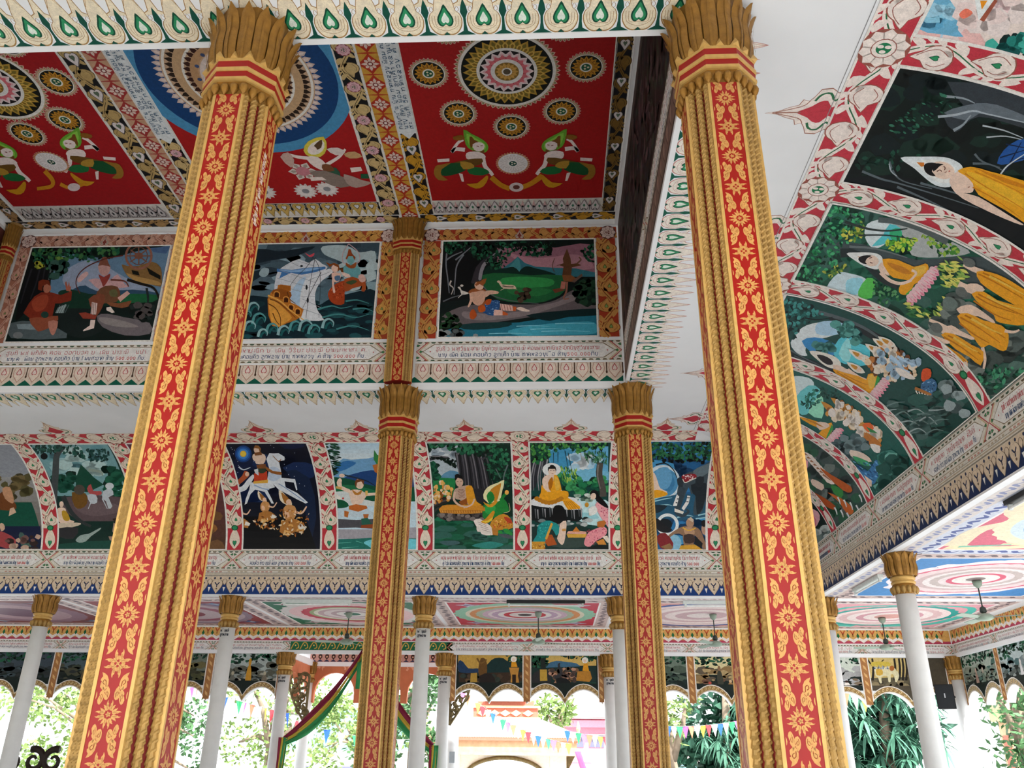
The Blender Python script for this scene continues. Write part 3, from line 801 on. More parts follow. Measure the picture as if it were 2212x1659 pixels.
NAMES = [('ຮູບທີ 3 ພະສຸວັນນະສາມ ຍິງດ້ວຍ ເມດຕາປາຣະມີ ຕອນພະຍາກະບິນລະຍັກຍິງສຸວັນນະສາມ.', 'ນາງ ເພັດ ພ້ອມ ຄອບຄົວ ລູກເຕົ້າ ບ້ານ ທາດຫລວງເໜືອ ສ້າງ500.000ກີບ.'),
         ('ຕອນ ພະມະຫາຊະນົກ ບຳເພັນ ວິຣິຍະ ປາຣະມີ ຂ້າມມະຫາສະໝຸດ.', 'ຕູ້ ໂຮມ ພ້ອມຄອບຄົວ ລູກຫລານ ບ້ານ ທາດຫລວງໃຕ້ ສ້າງ 500.000 ກີບ.'),
         ('ຮູບທີ ພະໂພທິສັດ ຕອນ ອອກບວດ ບຳເພັນ ປາຣະມີ ໃນປ່າ.', 'ນາງ ຄຳ ພ້ອມ ລູກຫລານ ຄອບຄົວ ບ້ານ ໂພນສະອາດ ສ້າງ 500.000 ກີບ.'),
         ('ສ. ພະສິທາດ ອອກບວດ ຕອນກາງຄືນ ຂີ່ມ້າ ກັນທະກະ', 'ນາງ ສີລາ ພ້ອມດ້ວຍ ລູກຫລານ ຄອບຄົວ ສ້າງ 500.000'),
         ('ຮ. ພະອິນດີດພິນ ສາມສາຍ ໃຫ້ພະອົງຮູ້ທາງສາຍກາງ', 'ບ້ານ ທາດຫລວງ ພ້ອມ ຄອບຄົວ ລູກຫລານ ສ້າງ 500.000 ກີບ'),
         ('ຕ. ນາງສຸຊາດາ ຖວາຍເຂົ້າມະທຸປາຍາດ ໃຕ້ຮົ່ມໄມ້', 'ຄອບຄົວ ທ້າວ ບຸນມີ ພ້ອມ ລູກຫລານ ສ້າງ 500.000 ກີບ')]
INK_R, INK_B, INK_K = '#b4404a', '#24446e', '#2c3038'
def alt_of(t):
    i = t.find('500'); return (i, i + 7) if i >= 0 else (0, 0)
def cartouche(c, u0, u1, v0, v1, idx, cross=True, pink='#d8a99f'):
    """white hexagon with two lines of lettering between ornamental crosses"""
    b = c.lv + 1; h = v1 - v0; e = h * .55
    l = Loc(c, 0, 0)
    l.poly([(u0, v0), (u1, v0), (u1, v1), (u0, v1)], '#ded9cf', 0, b)
    # leaf bands along top and bottom
    n = int((u1 - u0) / (h * .3))
    for i in range(n):
        x = u0 + (i + .5) * (u1 - u0) / n
        for y, sg in ((v0 + h * .03, 1), (v1 - h * .03, -1)):
            l.poly([(x - h * .11, y), (x + h * .11, y), (x + h * .06, y + sg * h * .07), (x - h * .06, y + sg * h * .07)], '#6d5f48' if i % 2 else '#3f5a44', 0, b + 1)
    hx = [(u0 + e * 1.5, v0 + h * .16), (u1 - e * 1.5, v0 + h * .16), (u1 - e * .6, v0 + h * .5), (u1 - e * 1.5, v1 - h * .16), (u0 + e * 1.5, v1 - h * .16), (u0 + e * .6, v0 + h * .5)]
    cx, cy = (u0 + u1) / 2, (v0 + v1) / 2
    l.poly([(cx + (x - cx) * 1.012, cy + (y - cy) * 1.08) for x, y in hx], '#8a7a62', 0, b + 1)
    l.poly(hx, '#e9e7e4', 0, b + 2)
    for sg, xe in ((1, u0), (-1, u1)):
        for k, col in ((0, '#b9484a'), (.16, '#c9b48a')):
            l.stroke([(xe + sg * e * (.9 + k), v0 + h * .05), (xe + sg * e * (.03 + k), v0 + h * .5), (xe + sg * e * (.9 + k), v1 - h * .05)], h * .05, col, lv=b + 2, sm=0)
        for y, dx_ in ((.2, .12), (.5, .36), (.8, .12)):
            heart(Loc(c, xe + sg * e * dx_, v0 + h * y, -sg * PI / 2, h * .12), 0, 0, 1, [(1, '#4a3d2c'), (.7, '#3f8a58')], 1, b + 2)
        l.ell(u0 + e * 1.15 if sg > 0 else u1 - e * 1.15, cy, h * .03, h * .03, '#c05a55', b + 3)
    c.lv = b + 4
    r, k = NAMES[idx % len(NAMES)]
    write(c, r, u0 + e * 1.6, u1 - e * 1.6, v0 + h * .54, h * .155, INK_R, .15)
    i0, i1 = alt_of(k)
    write(c, k, u0 + e * 1.8, u1 - e * 1.7, v0 + h * .24, h * .155, INK_B, .17, (i0, i1, '#c0383c'))
    c.up(3)
def lambrequin(c, u0, u1, per, v0, v1, gnd, pet, line, dark):
    b = c.lv + 1; l0 = Loc(c, 0, 0); h = v1 - v0
    l0.poly([(u0, v0), (u1, v0), (u1, v1), (u0, v1)], gnd, 0, b)
    l0.poly([(u0, v1 - h * .3), (u1, v1 - h * .3), (u1, v1), (u0, v1)], pet, 0, b + 1)
    n = round((u1 - u0) / per); p = (u1 - u0) / n
    for i in range(n):
        l = Loc(c, u0 + (i + .5) * p, v1, 0, p, h)
        half = [(0, -.2), (.16, -.18), (.3, -.26), (.36, -.42), (.3, -.58), (.2, -.72), (.08, -.86), (0, -.95)]
        l.poly([(x * 1.12, y * 1.03 + .01) for x, y in mirror(half)], line, 2, b + 2)
        l.poly(mirror(half), pet, 2, b + 3)
        l.stroke([(-.16, -.32), (0, -.46), (.16, -.32)], .07, dark, lv=b + 4); l.stroke([(0, -.44), (0, -.6)], .07, dark, lv=b + 4)
        l.ell(0, -.68, .06, .05, line, b + 4)
        for d in (-1, 1): l.ell(d * .2, -.1, .07, .06, dark, b + 4)
        l2 = Loc(c, u0 + i * p, v1, 0, p, h)
        if i:
            l2.poly(mirror([(0, -.12), (.14, -.2), (.16, -.32), (.08, -.42), (0, -.5)]), line, 2, b + 2)
            l2.poly(mirror([(0, -.14), (.11, -.21), (.13, -.31), (.06, -.4), (0, -.46)]), pet, 2, b + 3)
            l2.poly([(-.09, -.6), (.09, -.6), (0, -.86)], '#e8e6e0', 0, b + 3)
    c.lv = b + 6
# ---------------------------------------------------------------- lotus borders on the flat ceiling round the opening
PET = ('#0f4f40', '#ecdfc4', '#a8824e'); PET2 = ('#0f5a48', '#efe6da', '#c98a80')
for nm, O, U, V, L, cols in (('front', (OX0, OY0 - .045, ZC), (1, 0, 0), (0, -1, 0), OX1 - OX0, PET), ('back', (OX0, OY1 + .045, ZC), (1, 0, 0), (0, 1, 0), OX1 - OX0, PET),
                       ('right', (OX1 + .045, OY0, ZC), (0, 1, 0), (1, 0, 0), OY1 - OY0, PET2)):
    c = Canvas(Plane(O, U, V, (0, 0, -1)), px=False)
    lotus_row(c, 0, L, .34, 0, .62, cols)
    c.build('lotus_border', ceiling, {'front': 'cream lotus petal border with green hearts along the near edge of the lantern', 'back': 'cream lotus petal border below the lantern back wall', 'right': 'white lotus petal border with green hearts along the right edge of the lantern'}[nm])
# ---------------------------------------------------------------- lantern back wall: frames, lettering, pendant border
LB = Plane((0, OY1, EYE), (1, 0, 0), (0, 0, 1), (0, -1, 0))
BAYS = [(-10.2, -6.86, -9.95, -7.2, 2, '#a8705c', '#cda08c', '#6d3a30'), (-6.36, -2.87, -5.95, -3.16, 1, '#a8482a', '#cf9a4e', '#7a3c20'), (-2.36, 1.27, -2.0, .86, 0, '#a83c24', '#c8904e', '#6d2c18')]
for x0, x1, p0, p1, ti, gnd, leafc, line in BAYS:
    c = Canvas(LB, px=False)
    hs = [(1, '#5a4a20'), (.7, '#7fa05a')]
    vine(c, (x0, 9.06), (x1, 9.06), .27, .3, gnd, leafc, line, hearts=None, stem=line, edge='#c9c6c2')
    for e0, e1 in ((x0, p0), (p1, x1)):
        m_ = (e0 + e1) / 2
        vine(c, (m_, 6.86), (m_, 8.93), abs(e1 - e0) * .96, .42, gnd, leafc, line, hearts=hs, stem=line, edge='#c9c6c2')
    for xx in (x0 + .16, x1 - .16): rosette(Loc(c, xx, 9.06, 0, .15), c.lv + 1, '#d8c0b8', '#5a3430', '#7a4a40', 8)
    finial(Loc(c, (x0 + x1) / 2, 8.98, 0, .13, .19), c.lv + 8, '#cdb0a4', '#8a4038', '#5a3430')
    c.build('painted_frame', wl_back)
    c = Canvas(LB, px=False)
    cartouche(c, x0, x1, 6.40, 6.80, ti)
    c.build('caption_strip', wl_back, 'white caption strip with red and blue lettering under the ' + ('forest pool mural', 'ship mural', 'hermit and bowman mural')[ti])
    c = Canvas(LB, px=False); b = c.lv
    l = Loc(c, 0, 0); l.poly([(x0, 6.0), (x1, 6.0), (x1, 6.37), (x0, 6.37)], '#d9c9b8', 0, b)
    n = round((x1 - x0) / .29); p = (x1 - x0) / n
    for i in range(n):
        m_ = Loc(c, x0 + (i + .5) * p, 6.0, 0, p, .37)
        m_.poly([(-.5, 0), (.5, 0), (.0, .3)] if False else [(-.98, 0), (-.5, .3), (0, 0)], '#0e5a48', 0, b + 2)
        if i == n - 1: m_.poly([(0, 0), (.5, .3), (.5, 0)], '#0e5a48', 0, b + 2)
        m_.poly(mirror([(0, .98), (.3, .98), (.38, .7), (.34, .5), (0, .16)]), '#b88a78', 1, b + 3)
        m_.poly(mirror([(0, .96), (.27, .96), (.34, .7), (.3, .52), (0, .22)]), '#e3d3c4', 1, b + 4)
        heart(Loc(c, x0 + (i + .5) * p, 6.0 + .37 * .68, 0, p * .34), 0, 0, 1, [(1, '#b03a40'), (.74, '#ead8d0')], 1, b + 5)
        m_.stroke([(.5, .98), (.5, .5)], .07, '#4a2e20', lv=b + 5, sm=0); m_.ell(.5, .48, .06, .08, '#4a2e20', b + 5)
    c.build('pendant_border', wl_back)
# ---------------------------------------------------------------- coves: borders, finials, captions, lambrequin
CVR = ('#c03540', '#ecdcca', '#8a4a3a')
DIVX = [-10.83, -8.8, -6.77, -4.72, -2.66, -0.6, 1.4, 3.43]
DIVY = [3.7, 5.73, 7.76, 9.79, 11.82, 13.85, 15.87]
BW = .40
c = Canvas(S_BACK, px=False)
vine(c, (-13.0, S_BACK.L - BW / 2), (2.85, S_BACK.L - BW / 2), BW, .51, *CVR, hearts=None, flower=[x + 13.0 for x in DIVX[:-1]] )
c.build('scroll_border', cv_back, 'red and cream scroll border along the top of the back cove')
for x in DIVX:
    c = Canvas(S_BACK, px=False)
    vine(c, (x, .42), (x, S_BACK.L - BW), .36, .48, *CVR)
    b = c.lv; l = Loc(c, x, 0)
    l.poly([(-.18, 0), (.18, 0), (.18, .46), (-.18, .46)], '#eee9e0', 0, b); l.poly([(-.155, 0), (.155, 0), (.155, .46), (-.155, .46)], CVR[0], 0, b + 1)
    l.poly(mirror([(0, .02), (.06, .08), (.11, .16), (.1, .28), (.05, .4), (0, .44)]), CVR[1], 2, b + 2)
    heart(Loc(c, x, .16, PI, .09), 0, 0, 1, GREENH[:2], 1, b + 3)
    l.ell(0, .47, .075, .06, '#145a34', b + 3); l.ell(0, .47, .05, .04, '#2f8f60', b + 4)
    c.build('scroll_divider', cv_back)
c = Canvas(S_RIGHT, px=False)
vine(c, (3.0, S_RIGHT.L - BW / 2), (15.25, S_RIGHT.L - BW / 2), BW, .51, '#c23a48', '#f0e4dc', '#9a5a4e', hearts=None, flower=[y - 3.0 for y in DIVY[1:]])
c.build('scroll_border', cv_right, 'pink red and white scroll border along the top of the right cove')
for y in DIVY:
    c = Canvas(S_RIGHT, px=False)
    vine(c, (y, .42), (y, S_RIGHT.L - BW), .36, .48, '#c23a48', '#f0e4dc', '#9a5a4e')
    b = c.lv; l = Loc(c, y, 0)
    l.poly([(-.18, 0), (.18, 0), (.18, .46), (-.18, .46)], '#eee9e0', 0, b); l.poly([(-.155, 0), (.155, 0), (.155, .46), (-.155, .46)], '#c23a48', 0, b + 1)
    l.poly(mirror([(0, .02), (.06, .08), (.11, .16), (.1, .28), (.05, .4), (0, .44)]), '#f0e4dc', 2, b + 2)
    heart(Loc(c, y, .16, PI, .09), 0, 0, 1, GREENH[:2], 1, b + 3)
    l.ell(0, .47, .075, .06, '#145a34', b + 3); l.ell(0, .47, .05, .04, '#2f8f60', b + 4)
    c.build('scroll_divider', cv_right)
c = Canvas(Plane((0, TY1, ZC), (1, 0, 0), (0, -1, 0), (0, 0, -1)), px=False)
for i in range(len(DIVX) - 1):
    b = c.lv + 1
    finial(Loc(c, (DIVX[i] + DIVX[i + 1]) / 2 if i < 6 else 2.2, 0.0, 0, .5, .62), b, '#ecdcca', '#c03540', '#b08868')
c.build('flame_finial', ceiling, 'row of painted flame finials pointing inward from the back cove')
c = Canvas(Plane((TX1, 0, ZC), (0, 1, 0), (-1, 0, 0), (0, 0, -1)), px=False)
for i in range(len(DIVY) - 1):
    b = c.lv + 1
    finial(Loc(c, (DIVY[i] + DIVY[i + 1]) / 2 - .19, 0.0, 0, .5, .62), b, '#f0e4dc', '#c23a48', '#a06a58')
c.lv += 8
c.stroke([(3.5, .035), (15.3, .035)], .008, '#8f8f8f', sm=0)
c.build('flame_finial', ceiling, 'row of painted flame finials pointing inward from the right cove')
FB = Plane((0, FY1, ZF0), (1, 0, 0), (0, 0, 1), (0, -1, 0)); FR = Plane((FX1, 0, ZF0), (0, -1, 0), (0, 0, 1), (-1, 0, 0))
def fascia(S, parent, divs, lo, hi, side):
    c = Canvas(S, px=False); l = Loc(c, 0, 0); b = c.lv
    l.poly([(lo, .4), (hi, .4), (hi, .965), (lo, .965)], '#dad4ca', 0, b)
    for v, w, col in ((.405, .02, '#8d8272'), (.44, .02, '#b8a890'), (.475, .008, '#8d8272'), (.525, .012, '#a89880'), (.95, .012, '#b5ab98')):
        l.poly([(lo, v), (hi, v), (hi, v + w), (lo, v + w)], col, 0, b + 1)
    n = int((hi - lo) / .09)
    for i in range(n):
        if i % 6 == 5: continue
        u = lo + i * .09; l.poly([(u, .487), (u + .055, .487), (u + .055, .512), (u, .512)], '#bf8e80' if (i // 6) % 2 else '#b7a890', 0, b + 2)
    c.build('moulding_band', parent)
    c = Canvas(S, px=False); lambrequin(c, lo, hi, .315, 0.03, .4, '#173a78' if side == 'back' else '#152a55', '#d9c5ac', '#6e5a48', '#2b3350')
    c.build('leaf_lambrequin', parent, 'row of cream leaf pendants over deep blue')
    for i in range(len(divs) - 1):
        c = Canvas(S, px=False); cartouche(c, divs[i], divs[i + 1], .555, .945, i + 2)
        c.build('caption_strip', parent)
fascia(FB, bm_back, [-12.86] + DIVX + [5.3], -14.4, 5.36, 'back')
fascia(FR, bm_right, [-17.4] + [-y for y in reversed(DIVY)], -17.5, -1.3, 'right')
# ================================================================ the murals
class Art(Canvas):
    """a mural; shapes are read off an enlarged view of the picture: frame = (left, top, enlargement)"""
    def __init__(s, surf, rect, frame, gain=1.0):
        super().__init__(surf, True, rect, gain * (1.4 if surf is S_RIGHT else 1.2 if surf is S_BACK else 1.0)); s.fr = frame; s.rect = rect; s.lv = 6
    def T(s, p):
        return s.S.inv(s.fr[0] + p[0] / s.fr[2], s.fr[1] + p[1] / s.fr[2])
    def base(s, c0, c1=None, n=10):
        u0, u1, v0, v1 = s.rect; k0, k1 = lin(c0), lin(c1 or c0); n = n if c1 else 1
        s.px_off = True; t = s.T; s.T = lambda p: p
        for i in range(n):
            a, b = v1 + (v0 - v1) * i / n, v1 + (v0 - v1) * (i + 1) / n; f = (i + .5) / n
            s.face([(u0, a), (u1, a), (u1, b), (u0, b)], tuple(k0[j] + (k1[j] - k0[j]) * f for j in range(3)))
        s.T = t; s.up(); return s
    @staticmethod
    def q(t):
        n = [float(x) for x in t.split()]; return list(zip(n[::2], n[1::2]))
    def p(s, col, t, sm=3): s.poly(s.q(t), col, sm); return s
    def k(s, col, t, w, w1=None): s.stroke(s.q(t), w, col, w1, 4); return s
    def e(s, col, x, y, rx, ry=None, a=0.0): s.ell(x, y, rx, ry or rx, col, a); return s
    def lf(s, t, n, size, cols, asp=.6, ang=None, spread=.5): s.leaves(s.q(t), n, size, cols, asp, ang, spread if ang is not None else PI); return s
    def bl(s, t, n, size, cols, flat=.75): s.blobs(s.q(t), n, size, cols, flat); return s
    def done(s, parent, label):
        # thin dark line round the picture and a white border
        u0, u1, v0, v1 = s.rect; s.clip = None; t = s.T; s.T = lambda p: p; s.up(2)
        for d, w, col in ((.0, .03, '#eae7e2'),):
            for A, B in (((u0, v0), (u1, v0)), ((u1, v0), (u1, v1)), ((u1, v1), (u0, v1)), ((u0, v1), (u0, v0))):
                s.stroke([A, B], w, col, sm=0, up=False)
        s.T = t
        return s.build('mural', parent, label)
DG = ['#06170f', '#0c2a1e', '#14402e', '#1f5c40']; MG = ['#0c2a1e', '#14503a', '#237a52', '#3f9a63']; TG = ['#0b3a38', '#12605a', '#2f8a80', '#63b4a8']
SK, SKD, RB, RBD, RBL = '#ecd0bc', '#c49a84', '#dd9a1e', '#a8660e', '#f2c455'
GLD = ['#6a3a14', '#a8682a', '#d2a058', '#ead8b8']
def crowd(a, t, n, size, cols): a.bl(t, n, size, cols, 1.2); return a

# ---- lantern wall, right: the prince by the forest pool
a = Art(LB, (-1.99, .86, 6.87, 8.92), (930, 505, 3.342), 1.25).base('#0c1817')
a.p('#8a5f6e', '480 100 700 90 900 100 1080 70 1190 80 1190 310 480 310', 0).p('#a87a86', '560 140 700 170 860 170 1060 150 1180 250 900 260 700 235', 3)
a.p('#2f6a78', '520 250 590 200 630 165 680 210 760 238 900 245 1050 250 1190 280 1190 310 520 310', 1).p('#3f8288', '560 250 600 205 630 170 650 230 640 290 560 300', 2)
a.p('#0d2822', '640 275 690 235 760 250 840 270 900 300 660 310', 3).p('#0d2822', '380 300 420 230 520 250 600 240 640 290 520 310 400 310', 3)
a.p('#1c5a34', '370 300 560 285 720 300 950 300 970 410 880 470 760 500 560 490 430 440', 2).p('#2f8a48', '520 320 700 310 880 330 860 380 640 390 520 370', 3).p('#256e3c', '560 400 760 390 880 410 780 450 600 440', 3)
a.p('#5f575a', '80 600 210 530 360 510 560 510 760 510 900 480 1000 420 1100 390 1195 470 1195 540 1000 560 800 590 600 620 380 650 120 660', 3).p('#7d7274', '240 560 400 580 640 560 780 520 920 490 1010 440 1060 470 900 530 700 590 420 625 250 610', 3)
a.p('#206a80', '200 670 420 650 640 640 820 610 1000 590 1200 580 1205 750 100 750', 2).p('#3f9ab0', '560 700 760 660 1000 640 1180 640 1190 720 900 730 640 735', 3)
for y, x0, x1 in ((668, 620, 860), (690, 720, 980), (705, 800, 1150), (650, 900, 1180), (722, 420, 700)): a.k('#7fc4d2', f'{x0} {y} {(x0 + x1) // 2} {y - 4} {x1} {y}', 6, 2)
a.p('#0c2426', '690 590 800 570 960 555 1195 540 1195 590 1000 600 860 630 760 610', 2).p('#143436', '220 655 420 640 580 640 560 670 400 690 240 690', 2)
a.p('#0a0e10', '200 60 440 60 400 160 340 240 300 330 280 470 60 500 60 60', 1).p('#2f2d33', '300 330 330 240 400 170 460 140 470 180 400 210 370 330 380 350 300 360', 2).p('#7f7d84', '345 330 360 250 400 190 530 95 540 105 420 200 380 270 368 330', 2)
for t in ('240 150 190 230 178 330 170 440', '120 120 112 220 125 330 135 430', '180 190 230 150 290 100', '115 190 160 160 230 130'): a.k('#6a7076', t, 12, 6)
a.k('#565a5e', '90 490 160 460 240 440 330 420', 10, 4).k('#565a5e', '380 380 440 440 520 470 620 490 780 505', 9, 3)
a.lf('95 60 900 60 860 150 740 160 600 140 540 170 460 130 380 190 320 180 260 120 110 150', 230, 36, DG, .6).lf('390 150 560 140 550 230 460 260 400 230', 60, 30, DG).lf('1080 120 1190 60 1190 210 1120 190', 50, 28, DG).lf('560 60 900 60 880 150 780 130 620 120', 60, 30, ['#02070a', '#08140f'])
a.bl('1040 400 1100 330 1195 310 1195 520 1100 500 1050 460', 50, 32, ['#08130f', '#10241b', '#1b3a28']).bl('600 440 640 390 700 400 710 460 640 490', 16, 24, ['#1d1714', '#33281f', '#4a3a2c']).bl('60 600 140 560 210 620 230 700 120 740 60 740', 40, 22, ['#061009', '#0e2416', '#1b3c24']).bl('60 700 180 690 330 740 60 748', 18, 28, ['#23282a', '#4d5456', '#7c8486'], .7)
a.p('#c8b49c', '490 345 510 350 520 368 590 370 615 385 610 400 530 398 500 370', 2).k('#c8b49c', '530 398 505 410', 5, 3).k('#c8b49c', '600 398 625 402', 5, 3).k('#4a3a2e', '520 378 560 384 600 384', 6).e('#c8b49c', 492, 347, 12, 8)
a.p('#c9c4bc', '195 388 215 385 225 410 270 425 270 436 225 440 215 410', 2).k('#c9c4bc', '228 438 200 465', 6, 3).e('#c9c4bc', 226, 376, 12, 8).k('#b9b4ac', '150 340 140 370 165 395 150 440', 12, 5)
a.p('#8e4f28', '275 420 300 400 350 395 400 410 390 470 400 510 360 520 330 500 300 480 280 440', 2).p(SKD, '290 430 330 420 380 410 400 440 380 500 340 520 300 490', 3).p('#caa48e', '280 430 300 440 305 480 280 530 268 525 285 480', 2).e('#d2ac96', 350, 378, 34, 28, .5).p('#8a5024', '320 350 360 345 380 330 405 325 395 360 380 372 350 360', 1).p('#8e4f28', '320 365 345 352 385 360 380 380 355 365 330 380', 1)
a.p('#caa48e', '390 420 440 410 490 420 485 435 430 440 400 460', 2).p('#274f80', '400 500 460 480 500 490 490 560 460 595 380 570', 2).lf('400 500 460 480 500 490 490 560 460 595 380 570', 50, 12, ['#7fa8cc', '#1c3c6a'], .4, .2, .2).p('#b04e1a', '345 525 390 520 395 560 350 568', 2).p('#a84a1c', '400 480 440 475 430 510 400 515', 2).p('#a84a1c', '285 570 310 545 335 590 310 620 285 610', 2)
a.p('#d4aca0', '500 505 590 520 600 560 510 555', 1).p('#d4aca0', '460 550 520 555 525 590 455 592', 1)
for x in (520, 540, 560, 580): a.k('#8a4a44', f'{x - 10} 510 {x} 556', 4)
a.p('#b4562a', '595 525 620 530 615 560 595 560', 0).p('#b4562a', '520 560 555 575 560 590 520 592', 1).p('#e0cabc', '620 540 650 530 690 545 720 560 690 565 640 555', 2)
a.p('#5a3a24', '955 180 985 110 1010 180 1015 220 1060 215 1090 230 1020 245 1015 300 1000 320 950 310 960 240 930 230 890 240 960 215', 1).p('#7a4a2a', '950 300 1015 300 1060 330 1020 350 960 345', 1).p('#a8685a', '945 345 975 350 970 400 935 405', 1).p('#6a3a28', '880 405 930 395 970 410 900 430', 1).k('#8a5a4a', '985 350 980 420 960 470 1000 470', 16, 8).k('#5a4030', '895 180 880 235 895 280', 5).p('#5f4a40', '1015 350 1090 290 1100 305 1040 355', 0).k('#6a4a3a', '1060 215 1085 190 1070 170', 12, 8)
a.done(wl_back, 'mural of a prince lying by a blue forest pool with an archer behind')

# ---- lantern wall, middle: the ship in the storm
a = Art(LB, (-5.93, -3.17, 6.87, 8.92), (520, 505, 3.966), 1.2).base('#33444f', '#5f7f8c')
a.bl('-150 90 1190 90 1190 420 900 500 -150 520', 60, 95, ['#2a3a45', '#4a5f6b', '#7893a0', '#566d79'], .42).p('#14222b', '-60 200 160 130 330 150 480 130 640 110 480 190 250 230 80 260', 3).p('#1a2a33', '-60 380 120 320 240 300 180 360 60 430 -60 460', 3)
a.p('#8fa6ae', '160 330 190 295 240 300 235 350 200 370 165 360', 3).p('#a2b6bb', '700 110 900 100 1020 160 1150 150 1140 300 1000 330 860 240 720 180', 3).bl('860 260 1150 250 1150 480 900 480', 18, 70, ['#7f9aa2', '#a8bcc0'], .6)
a.p('#0c222b', '-150 560 60 530 200 540 420 580 640 620 760 560 900 520 1190 500 1190 920 -150 920', 3)
a.bl('-150 600 1190 560 1190 900 -150 900', 90, 70, ['#0a1a22', '#12343c', '#1d4a50', '#123036'], .38)
a.p('#c4cbd2', '288 470 296 400 320 320 400 260 500 218 580 250 640 216 700 260 745 285 700 330 600 370 540 430 520 540 540 640 400 600 300 520', 2).p('#d0d5da', '505 740 508 560 520 470 560 390 660 340 760 300 790 330 700 400 650 470 636 560 660 660 715 740 600 745', 2)
a.p('#a3bfd6', '420 520 500 400 560 370 520 480 505 600 520 720 500 640 430 560', 2).p('#3d6fa6', '310 300 440 310 560 292 725 282 728 300 640 330 520 352 430 335 330 385 350 330 310 325', 1).p('#7fa6cc', '330 305 440 315 560 298 700 290 600 318 480 330 400 325', 2)
for t in ('330 310 640 420', '310 380 560 450', '300 440 530 500', '440 250 520 290', '480 232 640 280', '530 560 700 640', '520 640 690 700', '580 400 760 330', '545 470 680 430', '520 540 640 540'): a.k('#8f99a4', t, 4)
for t in ('620 200 570 280 480 370 420 450', '690 330 620 460 570 560 530 640', '640 200 600 400 560 720', '610 190 680 330 670 720'): a.k('#2d343c', t, 5, 3)
a.p('#c04a58', '548 160 590 185 630 165 625 190 590 200', 2).e('#1b2026', 565, 460, 9, 22).e('#1b2026', 575, 570, 9, 24).e('#1b2026', 522, 278, 12, 9)
a.p('#b06a22', '230 560 262 500 315 470 320 440 345 435 430 448 428 490 400 500 420 540 430 590 480 610 540 650 520 710 470 742 390 770 330 802 272 790 238 700', 1).p('#d2953e', '240 560 300 580 380 650 440 720 380 765 330 795 275 780 250 690', 2).p('#8a4c16', '262 505 320 470 430 500 420 560 340 560', 2)
for t in ('236 600 300 640 340 720 340 790', '250 560 340 600 470 720', '275 680 300 740 330 780', '400 500 420 560 470 600'): a.k('#5a2f10', t, 9, 5)
for x, y in ((310, 525), (390, 570), (432, 635), (490, 670)): a.p('#3a1c0a', f'{x - 20} {y + 18} {x - 16} {y - 14} {x} {y - 22} {x + 18} {y - 10} {x + 16} {y + 20}', 1).k('#d89a48', f'{x - 26} {y + 16} {x - 22} {y - 20} {x} {y - 30} {x + 24} {y - 14} {x + 22} {y + 20}', 6)
a.k('#d9a450', '235 530 340 580 430 660 540 740', 14, 8).p('#9a5a1c', '320 470 340 440 430 450 430 490 370 480', 1)
for i, (x, y, r) in enumerate(((120, 640, 60), (170, 740, 70), (90, 800, 60), (280, 820, 60), (380, 840, 60), (480, 800, 60), (570, 800, 70), (640, 830, 60), (760, 780, 60), (60, 700, 50), (200, 860, 50))):
    a.k('#4f8f92' if i % 2 else '#86aeb2', f'{x - r} {y + r * .5} {x - r * .7} {y - r * .5} {x} {y - r * .8} {x + r * .6} {y - r * .3} {x + r * .5} {y + r * .3}', 26, 6).k('#1b5a5c', f'{x - r * .6} {y + r * .6} {x - r * .3} {y} {x + r * .2} {y - r * .3} {x + r * .5} {y + r * .2}', 24, 8)
for t in ('660 650 780 620 860 640 960 620', '900 580 1000 570 1100 600', '700 720 840 690 980 720 1100 690', '960 650 1060 640 1140 670', '820 820 960 790 1100 830'): a.k('#3f7f80', t, 16, 4)
a.p('#9c3d1a', '752 500 790 450 840 420 900 400 920 430 890 510 888 600 830 612 780 590 752 545', 2).lf('770 470 880 420 890 560 800 560', 40, 14, ['#c05a30', '#7a2c10'], .7).p('#d9b6a6', '780 340 830 335 860 350 850 400 820 420 790 400', 2).p('#d9b6a6', '785 380 805 390 800 440 812 500 795 510 785 450', 2).e('#e0bfae', 808, 300, 30, 32, -.4).p('#7a4018', '728 245 770 262 800 252 840 268 850 310 830 330 835 290 790 268 765 290 750 270', 1).p('#6a3a14', '850 300 880 300 900 340 870 350', 1).p('#4a6a88', '805 370 850 360 850 400 815 405', 2)
a.k('#b9a0a4', '925 90 880 160 872 220 895 260 1000 255 1022 210 1000 150 928 90', 7).p('#5f9aa0', '880 290 920 262 980 262 1020 300 1030 350 990 390 930 370 890 350', 2).e('#6aa2a4', 944, 225, 32, 36).p('#8a3f1c', '900 215 915 180 925 135 942 135 955 175 985 205 978 230 960 195 925 195 910 225', 1).p('#8a4a24', '905 250 945 275 990 245 985 290 945 300 905 280', 2).p('#9a4a22', '890 390 960 370 1070 410 1075 470 1060 500 1035 495 1040 450 960 470 930 490 900 500 880 450', 1).p('#3a4a2c', '900 420 960 400 1000 410 950 440', 2).p('#caa49a', '1010 360 1050 350 1075 400 1040 420 1015 400', 2).p('#e0c4b8', '860 330 930 350 940 375 890 370', 2)
a.done(wl_back, 'mural of a sailing ship in a storm with two figures in the air')

